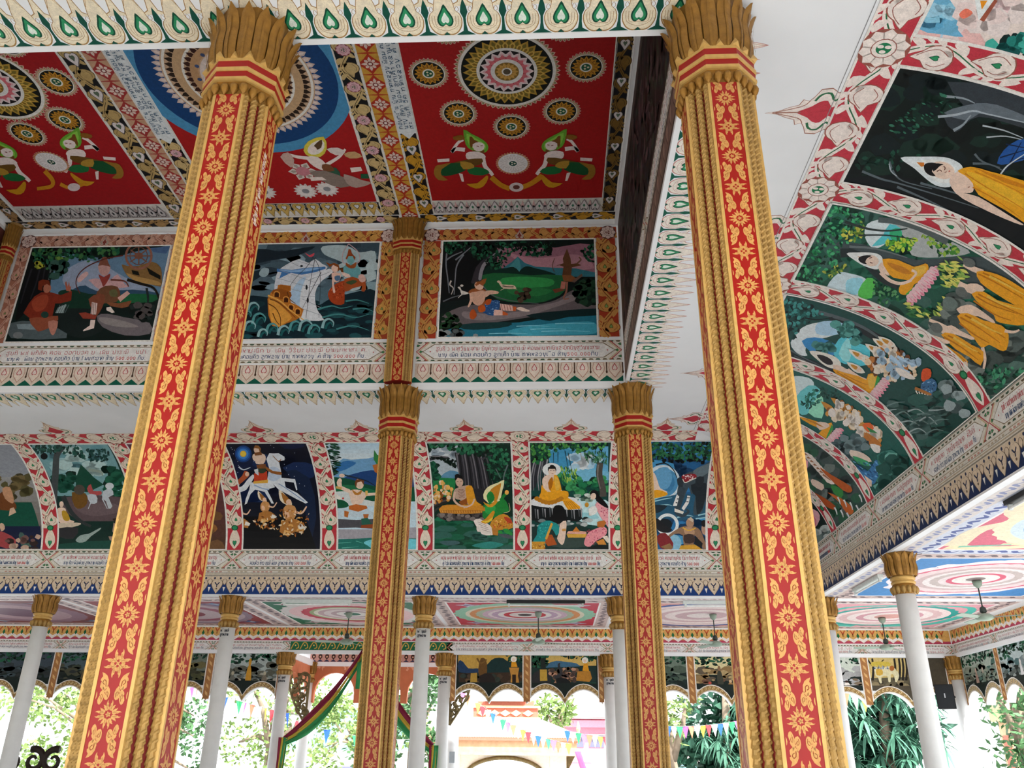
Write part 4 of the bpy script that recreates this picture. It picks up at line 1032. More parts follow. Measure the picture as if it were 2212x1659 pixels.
# ---- lantern wall, left: the seated hermit and the crowned bowman
a = Art(LB, (-9.94, -7.21, 6.87, 8.92), (0, 515, 3.342), 1.2).base('#10201c')
a.p('#5f7f9a', '380 90 640 130 780 150 1000 90 1230 50 1180 420 360 420', 0).p('#8f9db4', '480 230 620 160 760 200 900 280 1040 340 1100 400 600 380 460 330', 3).p('#48648a', '1080 70 1230 56 1200 110 1110 100', 0).p('#2c4a62', '540 360 620 340 700 380 960 370 1120 390 1120 420 540 420', 2)
a.p('#1b5a38', '800 420 960 400 1140 410 1100 460 860 470', 2).p('#123226', '420 390 520 370 640 400 800 410 820 500 640 530 480 500', 3).p('#0c1a18', '100 600 320 540 560 520 900 470 1120 460 1080 740 60 740', 1).p('#16201f', '440 520 700 520 760 640 600 720 440 660', 3)
a.p('#6a6468', '700 560 780 545 900 570 1080 610 1080 690 900 700 740 640', 2).p('#86807f', '720 570 820 580 940 610 1000 640 860 640 740 610', 3).p('#4e5a5e', '80 610 260 600 420 650 480 720 80 720', 2).p('#7a8a90', '120 620 260 615 270 660 130 655', 1).e('#6f7476', 130, 700, 36, 24)
a.p('#0b0d10', '190 230 240 80 420 60 400 200 350 330 300 420 160 560 110 580', 2).k('#5a6266', '410 170 370 220 352 300', 14, 8)
for t in ('230 220 190 340 150 470', '290 210 260 330 220 440', '330 190 310 300'): a.k('#23262b', t, 14, 8)
a.lf('240 65 900 65 820 130 640 170 520 140 440 170 400 230 300 220 230 170', 170, 40, DG + ['#3a6a3c'], .7).bl('250 180 310 180 310 215 250 215', 8, 20, ['#7f8a2c', '#a8a83a'], .8).bl('400 130 450 130 450 170 400 170', 6, 20, ['#4f7a34', '#6a9040'], .8).bl('370 170 490 180 470 260 420 310 370 280', 20, 36, ['#0e2420', '#1d3f36', '#33564c'])
a.p('#7a2c1c', '170 540 210 470 250 420 300 390 370 390 440 410 520 380 515 450 440 470 400 470 380 560 330 590 220 580', 1).p('#96402a', '230 460 300 410 350 420 330 500 260 530', 3).p('#a86a54', '320 340 360 330 370 370 340 395 315 380', 2).p('#6e2c18', '275 370 280 310 310 298 355 305 365 345 340 330 310 345 305 380', 1).p('#a8604c', '470 320 480 310 490 350 500 310 505 350 515 345 510 385 480 380', 0).p('#8a4a34', '210 580 330 570 420 560 400 620 300 670 260 660', 2).p('#b07868', '350 600 420 600 400 680 380 700 360 670', 2).p('#8fa0a0', '420 500 480 475 460 540 400 540', 0).e('#1f3c34', 325, 552, 28, 24)
for x in range(405, 470, 16): a.k('#5a6a6c', f'{x} 540 {x + 30} 480', 4)
a.p('#c09a9c', '640 300 700 290 740 300 800 300 850 260 900 330 930 350 860 360 800 350 720 370 660 320', 2).p('#caa6a4', '560 290 620 240 640 260 600 300 570 320', 2).p('#b8908a', '715 190 790 190 795 230 770 270 735 265 715 235', 3).p('#7a4a3a', '710 200 725 160 745 135 770 135 785 180 800 210 780 200 740 195', 1).p('#8a3a34', '712 260 750 280 795 255 790 290 750 350 735 320', 2).p('#6a4630', '700 390 760 345 850 350 870 420 840 460 760 470 700 470', 2).p('#7a4a30', '760 460 860 470 950 450 940 490 880 505 800 490', 1).p('#5a5a3a', '790 380 840 370 850 420 800 420', 2).p('#7a4430', '640 440 720 400 760 420 740 500 700 560 680 540', 2).p('#d2bcb4', '665 460 705 470 695 550 655 550', 0)
for x in (668, 680, 692): a.k('#7a5a54', f'{x} 465 {x - 4} 548', 4)
a.p('#8a3a2c', '570 540 620 535 700 560 690 585 600 580', 1).p('#caa298', '850 430 920 380 940 400 870 460', 1).p('#d8c4bc', '655 590 690 590 680 650 605 672 600 665 650 630', 1).p('#e0d2ca', '770 500 800 495 830 535 810 540 770 520', 1)
a.k('#5a2c26', '890 125 760 150 640 200 570 260 550 330 580 400', 9, 6).k('#6a3a30', '800 300 900 310 930 350', 14, 8)
a.p('#7d6038', '880 190 920 200 1000 200 1100 170 1160 210 1170 290 1160 350 1080 330 990 310 930 280 900 240', 2).p('#a8854e', '910 250 1000 280 1140 310 1160 340 1060 330 960 300', 2).p('#11130f', '950 230 1000 240 1010 270 960 260', 1).p('#11130f', '1060 210 1110 240 1160 270 1160 300 1080 260', 1).ring(1003, 128, 84, 100, '#8a5c4c').ring(1003, 128, 60, 66, '#6a4438')
for k in range(8): a.k('#7a5444', f'{1003 + 30 * math.cos(k * PI / 4):.0f} {128 + 22 * math.sin(k * PI / 4):.0f} {1003 + 84 * math.cos(k * PI / 4):.0f} {128 + 62 * math.sin(k * PI / 4):.0f}', 9)
a.e('#7a5040', 1003, 128, 32, 24).k('#1a1612', '920 300 1020 330 1110 360 1150 440 1140 500', 22, 12).k('#20282a', '1060 360 1070 430 1068 500', 18, 10).bl('940 480 1100 470 1080 600 940 580', 24, 30, ['#0d1614', '#1f2c2a', '#4a4646'])
a.done(wl_back, 'dim mural of a seated hermit and a crowned bowman under a tree')

# ---- back cove ------------------------------------------------------------------------
VT = S_BACK.L - BW
def rect_b(i): return (DIVX[i] + .18, DIVX[i + 1] - .18, .0, VT)
FE = (0, 940, 3.66)
a = Art(S_BACK, (-12.7, DIVX[0] - .18, 0, VT), FE).base('#a8acb0', '#5a4a3a')
a.p('#8a8f98', '-400 60 300 60 300 330 -400 330', 0).bl('-300 330 220 320 250 500 -300 520', 60, 40, ['#3a3420', '#4f4a2c', '#6a5c3a']).p('#0d4a3a', '-400 530 250 530 310 720 -400 720', 0).p('#6a3c1c', '-20 480 60 440 110 520 130 580 0 590', 2).p('#b88a6a', '20 420 80 410 110 500 100 540 40 500', 2).p('#c8a890', '80 580 110 570 130 610 70 640', 1).p('#101a38', '-400 720 320 720 320 930 -400 930', 0).p('#9a4044', '-60 760 40 770 130 830 100 890 0 880', 2).p('#3f5a54', '150 790 180 770 240 860 250 920 180 900', 2).p('#caa890', '0 700 30 700 40 740 10 760', 2).bl('60 820 310 800 320 920 60 920', 20, 30, ['#2a1c1c', '#6a4c48', '#b89a88'])
a.done(cv_back, 'dim mural at the left edge with a man in brown standing on green')
a = Art(S_BACK, rect_b(0), FE).base('#10302a')
a.p('#6f9aa0', '150 60 840 60 1000 480 380 480', 0).bl('340 100 800 100 860 300 380 300', 40, 60, ['#5f8f98', '#8fb4b8', '#a8c4c4'], .6).bl('400 320 600 290 600 430 420 450', 40, 38, ['#062018', '#0d3a2c', '#175040']).p('#0f4434', '600 340 640 230 740 330 820 390 700 450 600 440', 1).bl('820 260 940 240 990 480 830 470', 30, 40, ['#08281f', '#0f4434', '#1c5a44']).k('#8a9a90', '700 270 800 290 810 320', 26, 8)
a.p('#57484c', '500 490 980 490 990 680 700 690 540 620', 2).p('#66565a', '600 520 900 540 960 600 760 640 620 600', 3).p('#0c2a24', '440 720 640 680 960 680 940 930 440 930', 1).p('#14443a', '480 860 940 830 930 910 500 910', 2)
a.p('#14181a', '190 60 300 180 400 350 460 560 500 700 420 700 390 540 320 320 220 170', 2).k('#3f4648', '500 90 450 160 440 300 430 420 420 560', 44, 60).k('#2c3234', '500 480 560 600 640 680 720 720', 40, 20)
a.lf('190 70 620 70 680 190 560 150 460 130 300 140', 110, 34, ['#0a2420', '#143c36', '#24564c']).lf('690 110 870 110 850 210 720 200', 60, 30, ['#0d2c2a', '#1d4844']).e('#081012', 350, 165, 28, 26)
a.p(SK, '450 590 480 570 520 580 530 630 560 670 590 680 560 700 480 695 455 650', 2).p('#b08a28', '490 600 525 600 555 660 530 680 500 660', 2).e(SK, 488, 545, 17, 24).p('#c4b4a0', '420 700 560 690 640 695 620 715 500 740 430 725', 2).p('#2a2a2e', '440 740 620 730 580 820 460 800', 2)
a.p('#6a4a1c', '570 450 680 460 690 540 640 580 590 560', 2).e('#4a443c', 630, 430, 44, 40).p('#a84a4c', '690 420 720 385 740 440 800 440 800 470 720 470', 2).p('#b4bcc4', '690 470 760 470 770 530 720 540', 2).p('#b4bcc4', '820 440 880 420 900 470 860 490 890 560 860 580 840 520 810 500', 2).k('#b4bcc4', '810 500 850 580', 9, 5).k('#b4bcc4', '720 530 700 580', 9, 5).e('#c4ccd2', 868, 400, 34, 26)
a.p('#8fa09c', '600 830 640 790 700 780 760 750 800 730 790 750 720 800 680 840 630 850', 2).p('#2a1c1a', '890 660 940 650 960 700 910 690', 1).p('#a88a7a', '900 690 940 720 950 860 890 760', 1).p('#9a8070', '860 800 910 800 920 840 870 830', 1)
a.done(cv_back, 'dim mural of a monk under a tree watching horses by a river')
a = Art(S_BACK, rect_b(1), FE).base('#6a3a48', '#4a3020')
for i in range(14): a.k('#8a5060' if i % 2 else '#552c3a', f'{940 + i * 46} 60 {960 + i * 48} 400', 22)
a.bl('980 480 1700 480 1760 900 1000 900', 60, 60, ['#4a2c18', '#8a5a2c', '#b08850', '#6a4a2c'])
a.done(cv_back, 'mural with purple curtains, mostly behind the nearer left pillar')
FG = (440, 890, 3.95)
a = Art(S_BACK, rect_b(2), FG).base('#070b1c')
a.bl('-200 250 850 250 960 760 -200 760', 26, 130, ['#0a1026', '#0d1838', '#12264e'], .6).p('#101f3a', '700 500 900 560 960 900 880 1180 860 760', 2).p('#05060a', '-300 860 860 880 960 1190 -300 1190', 1).p('#0d1220', '300 770 860 770 860 890 300 890', 0)
for i in range(70): x, y = a.rd.uniform(-150, 880), a.rd.uniform(260, 700); a.ell(x, y, 3.2, 3.2, '#c8d4e8', n=6, up=(i == 0))
for r, col in ((72, '#123a78'), (58, '#1f5aa8'), (44, '#3f82c8'), (27, '#e8b428'), (20, '#f2d24a')): a.e(col, 338, 355, r)
a.p('#dfe6ee', '560 350 600 352 640 350 690 380 690 410 660 415 640 410 660 500 665 560 780 570 800 660 790 668 770 600 690 590 700 640 800 690 890 770 870 780 790 740 640 660 590 610 610 640 540 660 600 780 580 780 520 680 440 660 400 700 370 780 350 790 360 740 390 660 400 600 540 590 560 480 535 400', 1).p('#b0c0d4', '570 470 640 480 660 550 600 590 550 560', 3).k('#8fa6c4', '430 620 500 650 560 660', 10).k('#6f8ab0', '640 610 720 660 860 760', 7)
a.p('#8a5424', '530 460 590 500 660 510 660 535 580 520 525 480', 2).k('#8a5424', '590 370 640 420 660 400', 6).p('#b83c22', '430 520 540 500 545 590 430 600', 1).p('#d0a040', '425 590 550 575 548 605 425 610', 0).p('#2f3c2c', '470 470 520 460 530 510 480 520', 2).p('#c8d0d8', '430 490 465 480 470 540 440 520', 1)
a.p(SK, '420 360 470 350 520 360 530 400 510 440 450 440 440 420 420 400', 2).p('#7a4a24', '450 450 530 440 530 480 460 480', 1).e('#e8c8b0', 455, 318, 27, 31).p('#8a5a28', '425 310 440 280 470 285 490 310 480 345 470 310 440 305', 1).p('#7a4a24', '430 345 490 335 500 365 440 370', 1)
a.p('#dfe6ee', '370 580 420 530 430 560 380 640 350 670 270 690 260 660 330 630', 2).p('#a8502c', '330 540 350 500 380 510 390 540 360 570 300 620 250 620 290 580', 2).e('#e0b8a0', 372, 528, 18, 20).k('#c4ced8', '300 465 340 490 400 470', 14, 5)
for (x, y, s_) in ((515, 740, 1.0), (720, 760, 1.45), (290, 800, 1.0)):
    q = lambda t: ' '.join(f'{x + float(v) * s_ if i % 2 == 0 else y + float(v) * s_}' for i, v in enumerate(t.split()))
    a.p('#e8dcc4', q('-50 -70 0 -20 20 0 20 30 -30 10 -50 -20'), 2).p('#9a6428', q('-40 -50 -20 -40 10 -10 15 20 -20 10'), 2).e('#e6c0a4', x + 5 * s_, y + 5 * s_, 16 * s_, 18 * s_).p('#c08a54', q('-25 40 0 20 40 30 50 70 30 110 -10 110 -30 80'), 2).p('#e0b898', q('-20 60 0 60 10 90 -15 95'), 2).p('#a87034', q('-40 120 20 100 60 110 100 140 90 190 40 180 0 210 -50 180'), 1).p('#e0dcd4', q('70 130 110 150 100 170 60 165'), 1).k('#e6c0a4', q('40 60 80 70 110 30'), 15 * s_, 8 * s_).p('#d4b078', q('-20 170 20 180 10 200 -30 200'), 1)
a.lf('420 900 620 880 640 1000 430 990', 50, 26, GLD, .5).lf('640 820 900 860 880 1050 660 1060', 70, 28, GLD, .5)
a.done(cv_back, 'night mural of a white horse flying with its rider under a yellow moon')
a = Art(S_BACK, rect_b(3), FG).base('#bcd4e0')
a.grad([(960, 250), (1860, 250), (1860, 420), (960, 420)], '#a8cadc', '#dce8ee', 5).p('#6a9ac0', '1060 560 1140 430 1190 395 1260 405 1400 395 1500 370 1860 420 1860 600 1060 600', 1).p('#2f6aa4', '1080 520 1190 420 1300 430 1250 470 1180 500', 3).p('#1c3f74', '1200 560 1300 520 1430 495 1520 510 1860 560 1860 640 1240 620', 2).p('#0f4a34', '1060 570 1180 560 1280 580 1500 640 1860 640 1860 760 1080 740', 2).p('#1d6a44', '1090 640 1240 620 1400 650 1500 690 1400 740 1100 720', 3).p('#c8d0d0', '1090 690 1260 680 1480 740 1480 800 1100 780', 3).p('#0f5034', '1090 740 1200 755 1240 800 1180 820 1100 810', 2).p('#0f5034', '1340 720 1480 700 1860 720 1860 760 1440 760', 2)
a.p('#b9ccd6', '1110 850 1200 830 1480 850 1860 860 1860 920 1480 910 1300 895 1120 900', 2).p('#4a4a50', '1110 910 1300 920 1480 910 1480 1000 1300 985 1120 990', 1).p('#9a98a0', '1120 1000 1480 1000 1860 980 1860 1090 1120 1080', 0).p('#1a6a60', '1120 1085 1300 1080 1480 1070 1860 1080 1860 1190 1120 1190', 0).p('#6ac0cc', '1370 1110 1480 1085 1860 1090 1860 1180 1500 1180 1400 1140', 3)
for t in ('1140 1120 1260 1110', '1180 1160 1320 1150', '1300 1100 1360 1120'): a.k('#57b0a0', t, 7, 2)
a.lf('970 255 1140 255 1160 420 1130 540 1070 540 1010 380', 120, 54, ['#071f16', '#0f3626', '#1b4c38'], .3, .1, .3)
a.p(SK, '1240 680 1280 660 1340 665 1390 690 1500 685 1500 710 1390 715 1350 780 1270 790 1250 730', 2).p(SK, '1135 600 1160 560 1180 580 1180 630 1250 660 1240 690 1160 650', 2).e('#ecd0b8', 1330, 610, 36, 46, -.2).p('#6a3c1c', '1290 610 1300 575 1340 570 1370 585 1365 620 1345 590 1310 600 1300 650', 1).p('#b0742c', '1265 655 1310 690 1350 660 1340 700 1290 705', 2).p('#b4622a', '1240 800 1300 785 1390 800 1400 820 1320 850 1240 830', 1).p('#d8b060', '1380 670 1400 670 1400 710 1380 710', 0).p('#c9a05a', '1130 630 1180 640 1175 660 1130 650', 0).p('#b0662c', '1200 840 1240 850 1230 900 1200 890', 1).p('#a8602a', '1360 870 1410 870 1400 910 1370 910', 1).p('#245a4a', '1345 910 1400 900 1450 980 1350 985', 1).p('#8a3f1c', '1345 965 1450 955 1455 990 1340 990', 0).k('#1f2a38', '1180 530 1300 560 1400 590 1480 640', 13, 6).e(SK, 1180, 540, 24, 16)
a.p('#2f7a3c', '1455 320 1480 360 1510 380 1540 480 1480 450 1450 400', 1).p('#b0662c', '1440 450 1490 440 1540 500 1500 530 1460 510', 1).p('#e8e4dc', '1095 700 1140 700 1180 740 1150 745 1110 720', 2).e('#c04a40', 1125, 705, 9).e('#c04a40', 1190, 735, 9)
a.done(cv_back, 'mural of a seated prince raising a sword before blue mountains')
FI = (880, 890, 4.6087)
a = Art(S_BACK, rect_b(4), FI).base('#0c2a20')
a.p('#a8b4bc', '190 320 500 330 520 700 220 640', 0).bl('190 330 480 330 480 480 200 420', 14, 50, ['#c4ccd0', '#8a98a4'], .6).p('#5a8aa8', '330 640 420 580 510 600 510 660 340 670', 2).p('#1f7a44', '260 650 400 655 480 660 470 860 240 850', 1).bl('170 490 300 520 310 660 200 680', 40, 34, ['#061a12', '#0f3a2a', '#1d5a40'])
a.p('#26262b', '470 400 560 410 640 420 720 430 780 480 800 640 830 780 840 900 680 900 600 800 540 640 500 560', 1)
for i in range(12): x = 490 + i * 26; a.k(['#6a686e', '#121216', '#4a484e'][i % 3], f'{x} 410 {x + 20 + i * 2} 560 {x + 30 + i * 5} 760', 16, 9)
a.p('#34343a', '150 460 260 430 400 440 420 470 330 460 240 480 160 490', 2).k('#8a888e', '170 455 280 440 400 445', 12, 6).k('#5a585e', '500 420 560 300', 26, 8).k('#3a383e', '740 470 800 440 880 420', 24, 8)
a.lf('130 270 980 270 1010 520 860 500 760 440 560 420 460 380 320 340 180 420', 300, 42, ['#05140d', '#0c3020', '#17523a', '#2c7450'], .75).lf('180 440 480 470 490 560 330 470', 50, 34, ['#050d0a', '#0c2018']).lf('760 500 1030 520 1050 760 860 700', 130, 36, DG).k('#5a6a6a', '1000 520 960 640 960 760', 14, 10).k('#5a6a6a', '880 560 930 660', 10, 5)
a.p('#0f4c34', '240 1060 700 1040 1070 1080 1080 1390 250 1390', 0).bl('250 1060 1070 1060 1080 1380 250 1380', 60, 90, ['#0c3a2a', '#135a40', '#1c6e4e', '#2a5a50'], .35).p('#3a5a5e', '320 1290 480 1280 520 1310 400 1330', 3).p('#2a8078', '640 1330 820 1290 960 1320 820 1360', 3).p('#4a5058', '900 1210 1060 1230 1060 1260 960 1250', 2)
a.p('#3c3636', '310 1000 760 1000 750 1060 640 1080 420 1080 330 1060', 2).bl('320 1010 750 1010 740 1070 340 1070', 30, 26, ['#1d1a1c', '#57504e', '#7a706c']).p('#28231f', '330 840 460 860 400 900 260 950 250 920', 2).k('#4a4444', '250 930 340 890 470 850', 22, 14).k('#333', '250 1010 300 960 400 920', 24, 12)
a.p('#c8862a', '350 930 470 920 640 920 750 930 760 990 640 1010 330 1000', 2).p('#a8641c', '340 975 750 975 760 1000 330 1005', 0)
for i in range(24): a.k('#e2b050', f'{350 + i * 17} 978 {346 + i * 17} 1002', 5)
a.p('#b89a88', '480 760 560 730 640 735 660 830 700 910 640 925 560 900 520 870 480 860 460 800', 2).p('#c49a34' if 0 else '#cf8f24', '580 740 640 730 665 800 690 890 740 920 640 930 600 900 585 820', 2).p('#8a4c1c', '510 890 560 870 590 850 600 910 540 925', 1)
for i in range(6): a.k('#7a5444', f'{500 + i * 3} {775 + i * 15} {540} {765 + i * 15} {572} {778 + i * 14}', 5)
a.k('#c9ac98', '475 790 465 870 520 925 600 945', 24, 16).k('#c9ac98', '670 860 640 920 560 950', 16, 14).e('#c4a490', 518, 690, 38, 52, -.15).p('#121012', '472 660 480 625 515 615 545 640 552 680 540 660 500 650 480 680', 1).e('#121012', 500, 632, 28, 20)
a.k('#4a3028', '492 690 510 686', 4).k('#4a3028', '526 690 542 686', 4).k('#8a5a4a', '508 722 530 722', 4)
crowd(a, '230 760 350 690 450 740 440 870 250 900', 60, 18, ['#8a4c1c', '#c88a3c', '#ecd0b0', '#e0b060'])
a.p('#f0eab4', '760 860 770 780 820 730 900 700 965 672 945 780 920 880 860 930', 2).p('#b87c24', '820 790 850 750 900 720 935 705 920 780 900 860 870 900 850 830', 2).p('#1f7a34', '790 830 820 785 850 800 870 850 850 890 810 900', 2).p('#1f7a34', '760 920 820 900 900 890 960 860 1000 920 1010 990 960 1000 900 1040 800 1060 750 1040', 2).p('#2f9a48', '780 930 850 910 880 960 840 1010 780 1000', 3).k('#1f7a34', '930 880 960 830 985 810', 34, 26).p('#c88a24', '755 890 820 920 870 880 900 890 850 940 800 940', 2).p('#b87c24', '750 950 770 940 775 980 745 985', 0).p('#c0862a', '870 1050 960 1010 1030 1060 1050 1150 960 1170 870 1170 820 1130', 2).lf('870 1060 1030 1060 1040 1140 850 1150', 50, 18, ['#e8b860', '#8a4c1c', '#c85a2a'], .7).p('#b03c22', '960 1040 1030 1060 1040 1110 990 1090', 2)
a.p('#ece0d8', '660 1080 720 1060 800 1110 840 1150 820 1190 700 1190 690 1140', 2).p('#ece0d8', '720 1130 830 1160 880 1200 840 1225 740 1215', 2)
for i in range(4): a.k('#9a8a84', f'{700 + i * 14} {1090 + i * 26} {790 + i * 14} {1130 + i * 22}', 5)
a.p('#c88a24', '730 1090 780 1060 850 980 870 1000 830 1080 780 1110', 2).p('#e8c83c', '740 1080 800 1080 850 1040 840 1080 780 1100', 2).p('#b0742c', '840 1150 910 1160 900 1230 850 1220', 1).p('#2a8a3c', '950 1160 1000 1160 1050 1210 1040 1230 970 1200', 1).p('#2a8a3c', '900 1180 940 1180 950 1210 910 1210', 0).e('#e0a850', 990, 795, 20, 24).k('#ece4b0', '1010 900 1020 980 960 1000', 4)
a.done(cv_back, 'mural of a thin monk under a great tree and a green musician')
a = Art(S_BACK, rect_b(5), FI).base('#10403a')
a.p('#5fa6cc', '1390 340 2000 340 2000 700 1440 700', 0).p('#3f8fb8', '1400 440 1480 360 1640 380 1660 560 1500 560', 2).bl('1620 420 1900 400 1900 560 1660 560', 22, 60, ['#cfe2ec', '#eaf2f6', '#a8cce0'], .7).p('#6fb0cc', '1660 600 1800 570 2000 590 2000 680 1660 690', 2)
a.bl('1500 620 1680 640 1760 680 2000 640 2000 820 1560 800', 70, 40, ['#0c2c20', '#12503a', '#1d7048', '#3a9058']).lf('1500 540 1680 560 1690 700 1540 690', 80, 40, ['#1d5a34', '#4f9040', '#9ac050'], .35, 1.4, .5)
a.p('#b8d8dc', '1640 860 1900 870 2010 900 2010 1110 1800 1120 1640 1020', 2).p('#8fc4cc', '1660 1000 1850 1010 1900 1060 1700 1060', 3).bl('1620 830 1860 820 1860 880 1640 890', 14, 34, ['#4f6a5c', '#8fa898', '#c4d0c8'], .5)
a.p('#22242a', '1170 520 1260 490 1310 500 1380 420 1420 400 1380 520 1310 620 1280 740 1200 820 1180 800', 1)
for i in range(9): x = 1190 + i * 22; a.k(['#6a6c72', '#2a2c32', '#8f9096'][i % 3], f'{x + 30} {500 - i * 4} {x} 640 {x - 10 + i * 4} 780', 15, 8)
a.p('#0d1416', '1200 870 1260 830 1300 880 1290 920 1740 950 1740 1060 1700 1090 1240 1080 1210 1000', 1).p('#d4d6d8', '1210 900 1280 850 1400 830 1660 850 1740 940 1720 970 1560 970 1400 950 1260 930', 2)
for i in range(22): x = 1225 + i * 24; a.k(['#9a9ca0', '#101316', '#5f6266'][i % 3], f'{x} {945 + (i % 4) * 8} {x + 6} {1040 + (i % 5) * 8}', 13, 5)
a.bl('1220 1080 1830 1060 1840 1130 1240 1140', 26, 34, ['#1c2624', '#6f7a7a', '#a8b0b0'], .5).p('#16302c', '1220 1140 1700 1130 2020 1200 2020 1385 1230 1385', 0).p('#33443f', '1400 1260 1700 1240 1900 1300 1700 1350 1450 1340', 3)
a.lf('1160 280 1980 285 1980 380 1860 360 1720 400 1560 360 1440 400 1400 450 1300 500 1200 490', 260, 40, ['#06160e', '#0e3a26', '#1c6038', '#4f9a48'], .75).lf('1760 400 1980 390 1990 520 1860 500 1780 490', 100, 44, ['#0c3024', '#1d5a40', '#4a8a60'], .25, 1.2, .7).k('#4a4640', '1920 500 1910 620 1940 740 1950 840', 60, 66).k('#7a7670', '1900 520 1895 640 1920 760', 14, 8)
for t in ('1455 400 1455 500', '1500 390 1500 500', '1570 380 1600 560', '1600 400 1640 600'): a.k('#1a3026', t, 7, 3)
a.e('#eef2f2', 1436, 568, 92, 66).p(SK, '1345 660 1400 620 1480 620 1510 680 1520 760 1480 800 1380 800 1350 740', 2).p(RB, '1340 720 1380 780 1450 690 1460 620 1500 640 1530 740 1540 780 1600 790 1600 850 1560 880 1480 890 1380 890 1320 860 1330 790', 2).p(RBD, '1400 700 1440 640 1450 700 1420 780', 2).p('#f0bc4a', '1460 640 1500 660 1520 740 1480 780', 2).k(SK, '1370 690 1410 790 1520 860', 34, 26).k(SK, '1540 780 1500 830 1470 850', 22, 18)
a.p(RB, '1330 800 1420 790 1560 780 1600 800 1590 850 1500 880 1400 900 1320 860', 2)
for i in range(9): a.e('#b0741a', 1290 + i * 30, 850 + 50 * math.sin((i + .5) / 9 * PI), 26, 22)
a.p(RB, '1540 870 1600 850 1660 890 1720 940 1720 960 1600 970 1570 930', 1)
for i in range(5): a.k(RBD, f'{1560 + i * 16} 880 {1600 + i * 26} 960', 5)
a.e('#ecd2be', 1441, 585, 40, 44).p('#141010', '1398 575 1400 545 1425 535 1450 524 1475 540 1484 570 1480 590 1470 560 1410 560 1404 585', 1).e('#141010', 1440, 532, 22, 12).k('#7a4a3c', '1420 576 1436 580', 4).k('#7a4a3c', '1450 578 1466 574', 4).k('#b0604c', '1436 610 1454 608', 5)
a.p('#1f8a88', '1300 1130 1380 1080 1450 1090 1500 1120 1520 1180 1480 1230 1440 1160 1380 1260 1370 1340 1240 1320 1290 1220', 2).lf('1300 1120 1440 1090 1420 1180 1300 1270', 50, 16, ['#3fb0a8', '#146a6a'], .5, .7, .3).p('#c08a2a', '1240 1290 1370 1290 1370 1375 1230 1370', 0).lf('1240 1320 1370 1320 1370 1375 1240 1375', 24, 18, ['#e8c060', '#8a4a14'], .5, 1.5, .2).p('#a8501c', '1390 1220 1440 1220 1490 1320 1400 1335 1370 1300', 1).p('#d09a3c', '1430 1100 1450 1110 1390 1270 1370 1260', 1).p('#0d0d0f', '1450 960 1480 925 1540 930 1570 980 1585 1060 1580 1100 1520 1110 1470 1100 1400 1060 1440 1030', 2).p(SK, '1520 1110 1580 1080 1580 1180 1560 1300 1530 1320 1490 1260 1510 1200', 2).p('#c08a4a', '1540 1160 1580 1160 1578 1185 1540 1185', 0)
a.p('#e08f98', '1760 1290 1800 1200 1900 1150 1960 1140 1990 1180 1960 1240 1880 1280 1820 1340 1770 1330', 2).p('#dc9aa0', '1870 920 1920 890 1990 960 2010 1060 2010 1160 1960 1090 1920 1040', 2).bl('1780 1160 1980 1160 1980 1300 1790 1320', 36, 6, ['#b0405a'], 1).bl('1890 910 2000 960 2010 1120 1960 1060', 24, 6, ['#b0405a'], 1).p('#b0662a', '1890 1090 1960 1075 1980 1100 1950 1150 1890 1140', 1).p('#c88434', '1880 1290 1950 1260 1980 1320 1900 1320', 1).p('#0d0d0f', '1820 820 1830 780 1880 775 1910 830 1960 880 2005 950 1960 940 1880 880 1870 820', 2).e(SK, 1850, 835, 28, 34, .3).k(SK, '1880 960 1850 1000 1810 1020', 40, 22).p('#e8e8e4', '1800 960 1870 930 1890 990 1830 1030', 2).e('#b8862c', 1786, 920, 20, 24).p('#e8dccc', '1940 1240 1990 1230 2015 1300 1990 1300', 1).p('#0b1212', '1800 1350 1900 1320 2020 1330 2020 1385 1800 1385', 1)
a.p('#d8a08c', '1585 1210 1600 1185 1700 1180 1780 1190 1785 1220', 1).p('#d0a040', '1585 1215 1785 1215 1770 1250 1600 1250', 0).p('#c87a2c', '1640 1190 1680 1140 1720 1190', 1)
a.done(cv_back, 'mural of a haloed monk on a rock with two kneeling women')
FK = (1300, 890, 3.95)
a = Art(S_BACK, (DIVX[6] + .18, 3.24, 0, VT), FK).base('#1f5a8a')
a.bl('380 250 1000 250 1000 1190 420 1190', 60, 110, ['#174a78', '#2a72a8', '#12385c', '#3f8ab8'], .7).ring(520, 600, 120, 150, '#cfdfe6').ring(530, 600, 90, 122, '#4a8ab4').e('#3a78a4', 530, 600, 92).k('#10141a', '460 450 540 436 610 490 640 560', 12, 6).p('#5f9ac0', '460 500 560 470 600 560 560 650 480 640', 3)
a.p('#24546e', '440 740 900 700 930 900 440 900', 2)
for t in ('450 760 540 740 600 730', '460 800 560 790 600 800', '450 740 520 720 590 715', '820 880 900 860 930 820', '800 910 880 900 930 880', '640 900 720 880 780 890'): a.k('#8fc0cc', t, 13, 4)
a.p(SK, '410 520 450 520 480 600 500 650 560 680 520 700 430 690', 2).p(RB, '410 690 470 660 560 690 540 715 450 735 400 740', 2)
a.p('#3c4a52', '720 520 800 500 860 460 960 400 990 430 990 700 900 720 860 840 810 880 780 860 790 760 800 690 760 700 740 640 690 760 650 840 620 830 640 700 660 600', 2).p('#20282e', '760 620 860 600 900 640 860 820 810 870 800 720 780 700', 2).p('#5f7078', '780 500 900 440 980 440 900 520 820 560', 3).p('#2a3238', '640 570 690 555 690 640 660 650', 2).p('#232b31', '800 560 870 550 860 620 810 640', 2).k('#33414a', '690 640 670 740 650 820 640 860 690 885 740 850 720 830', 52, 14)
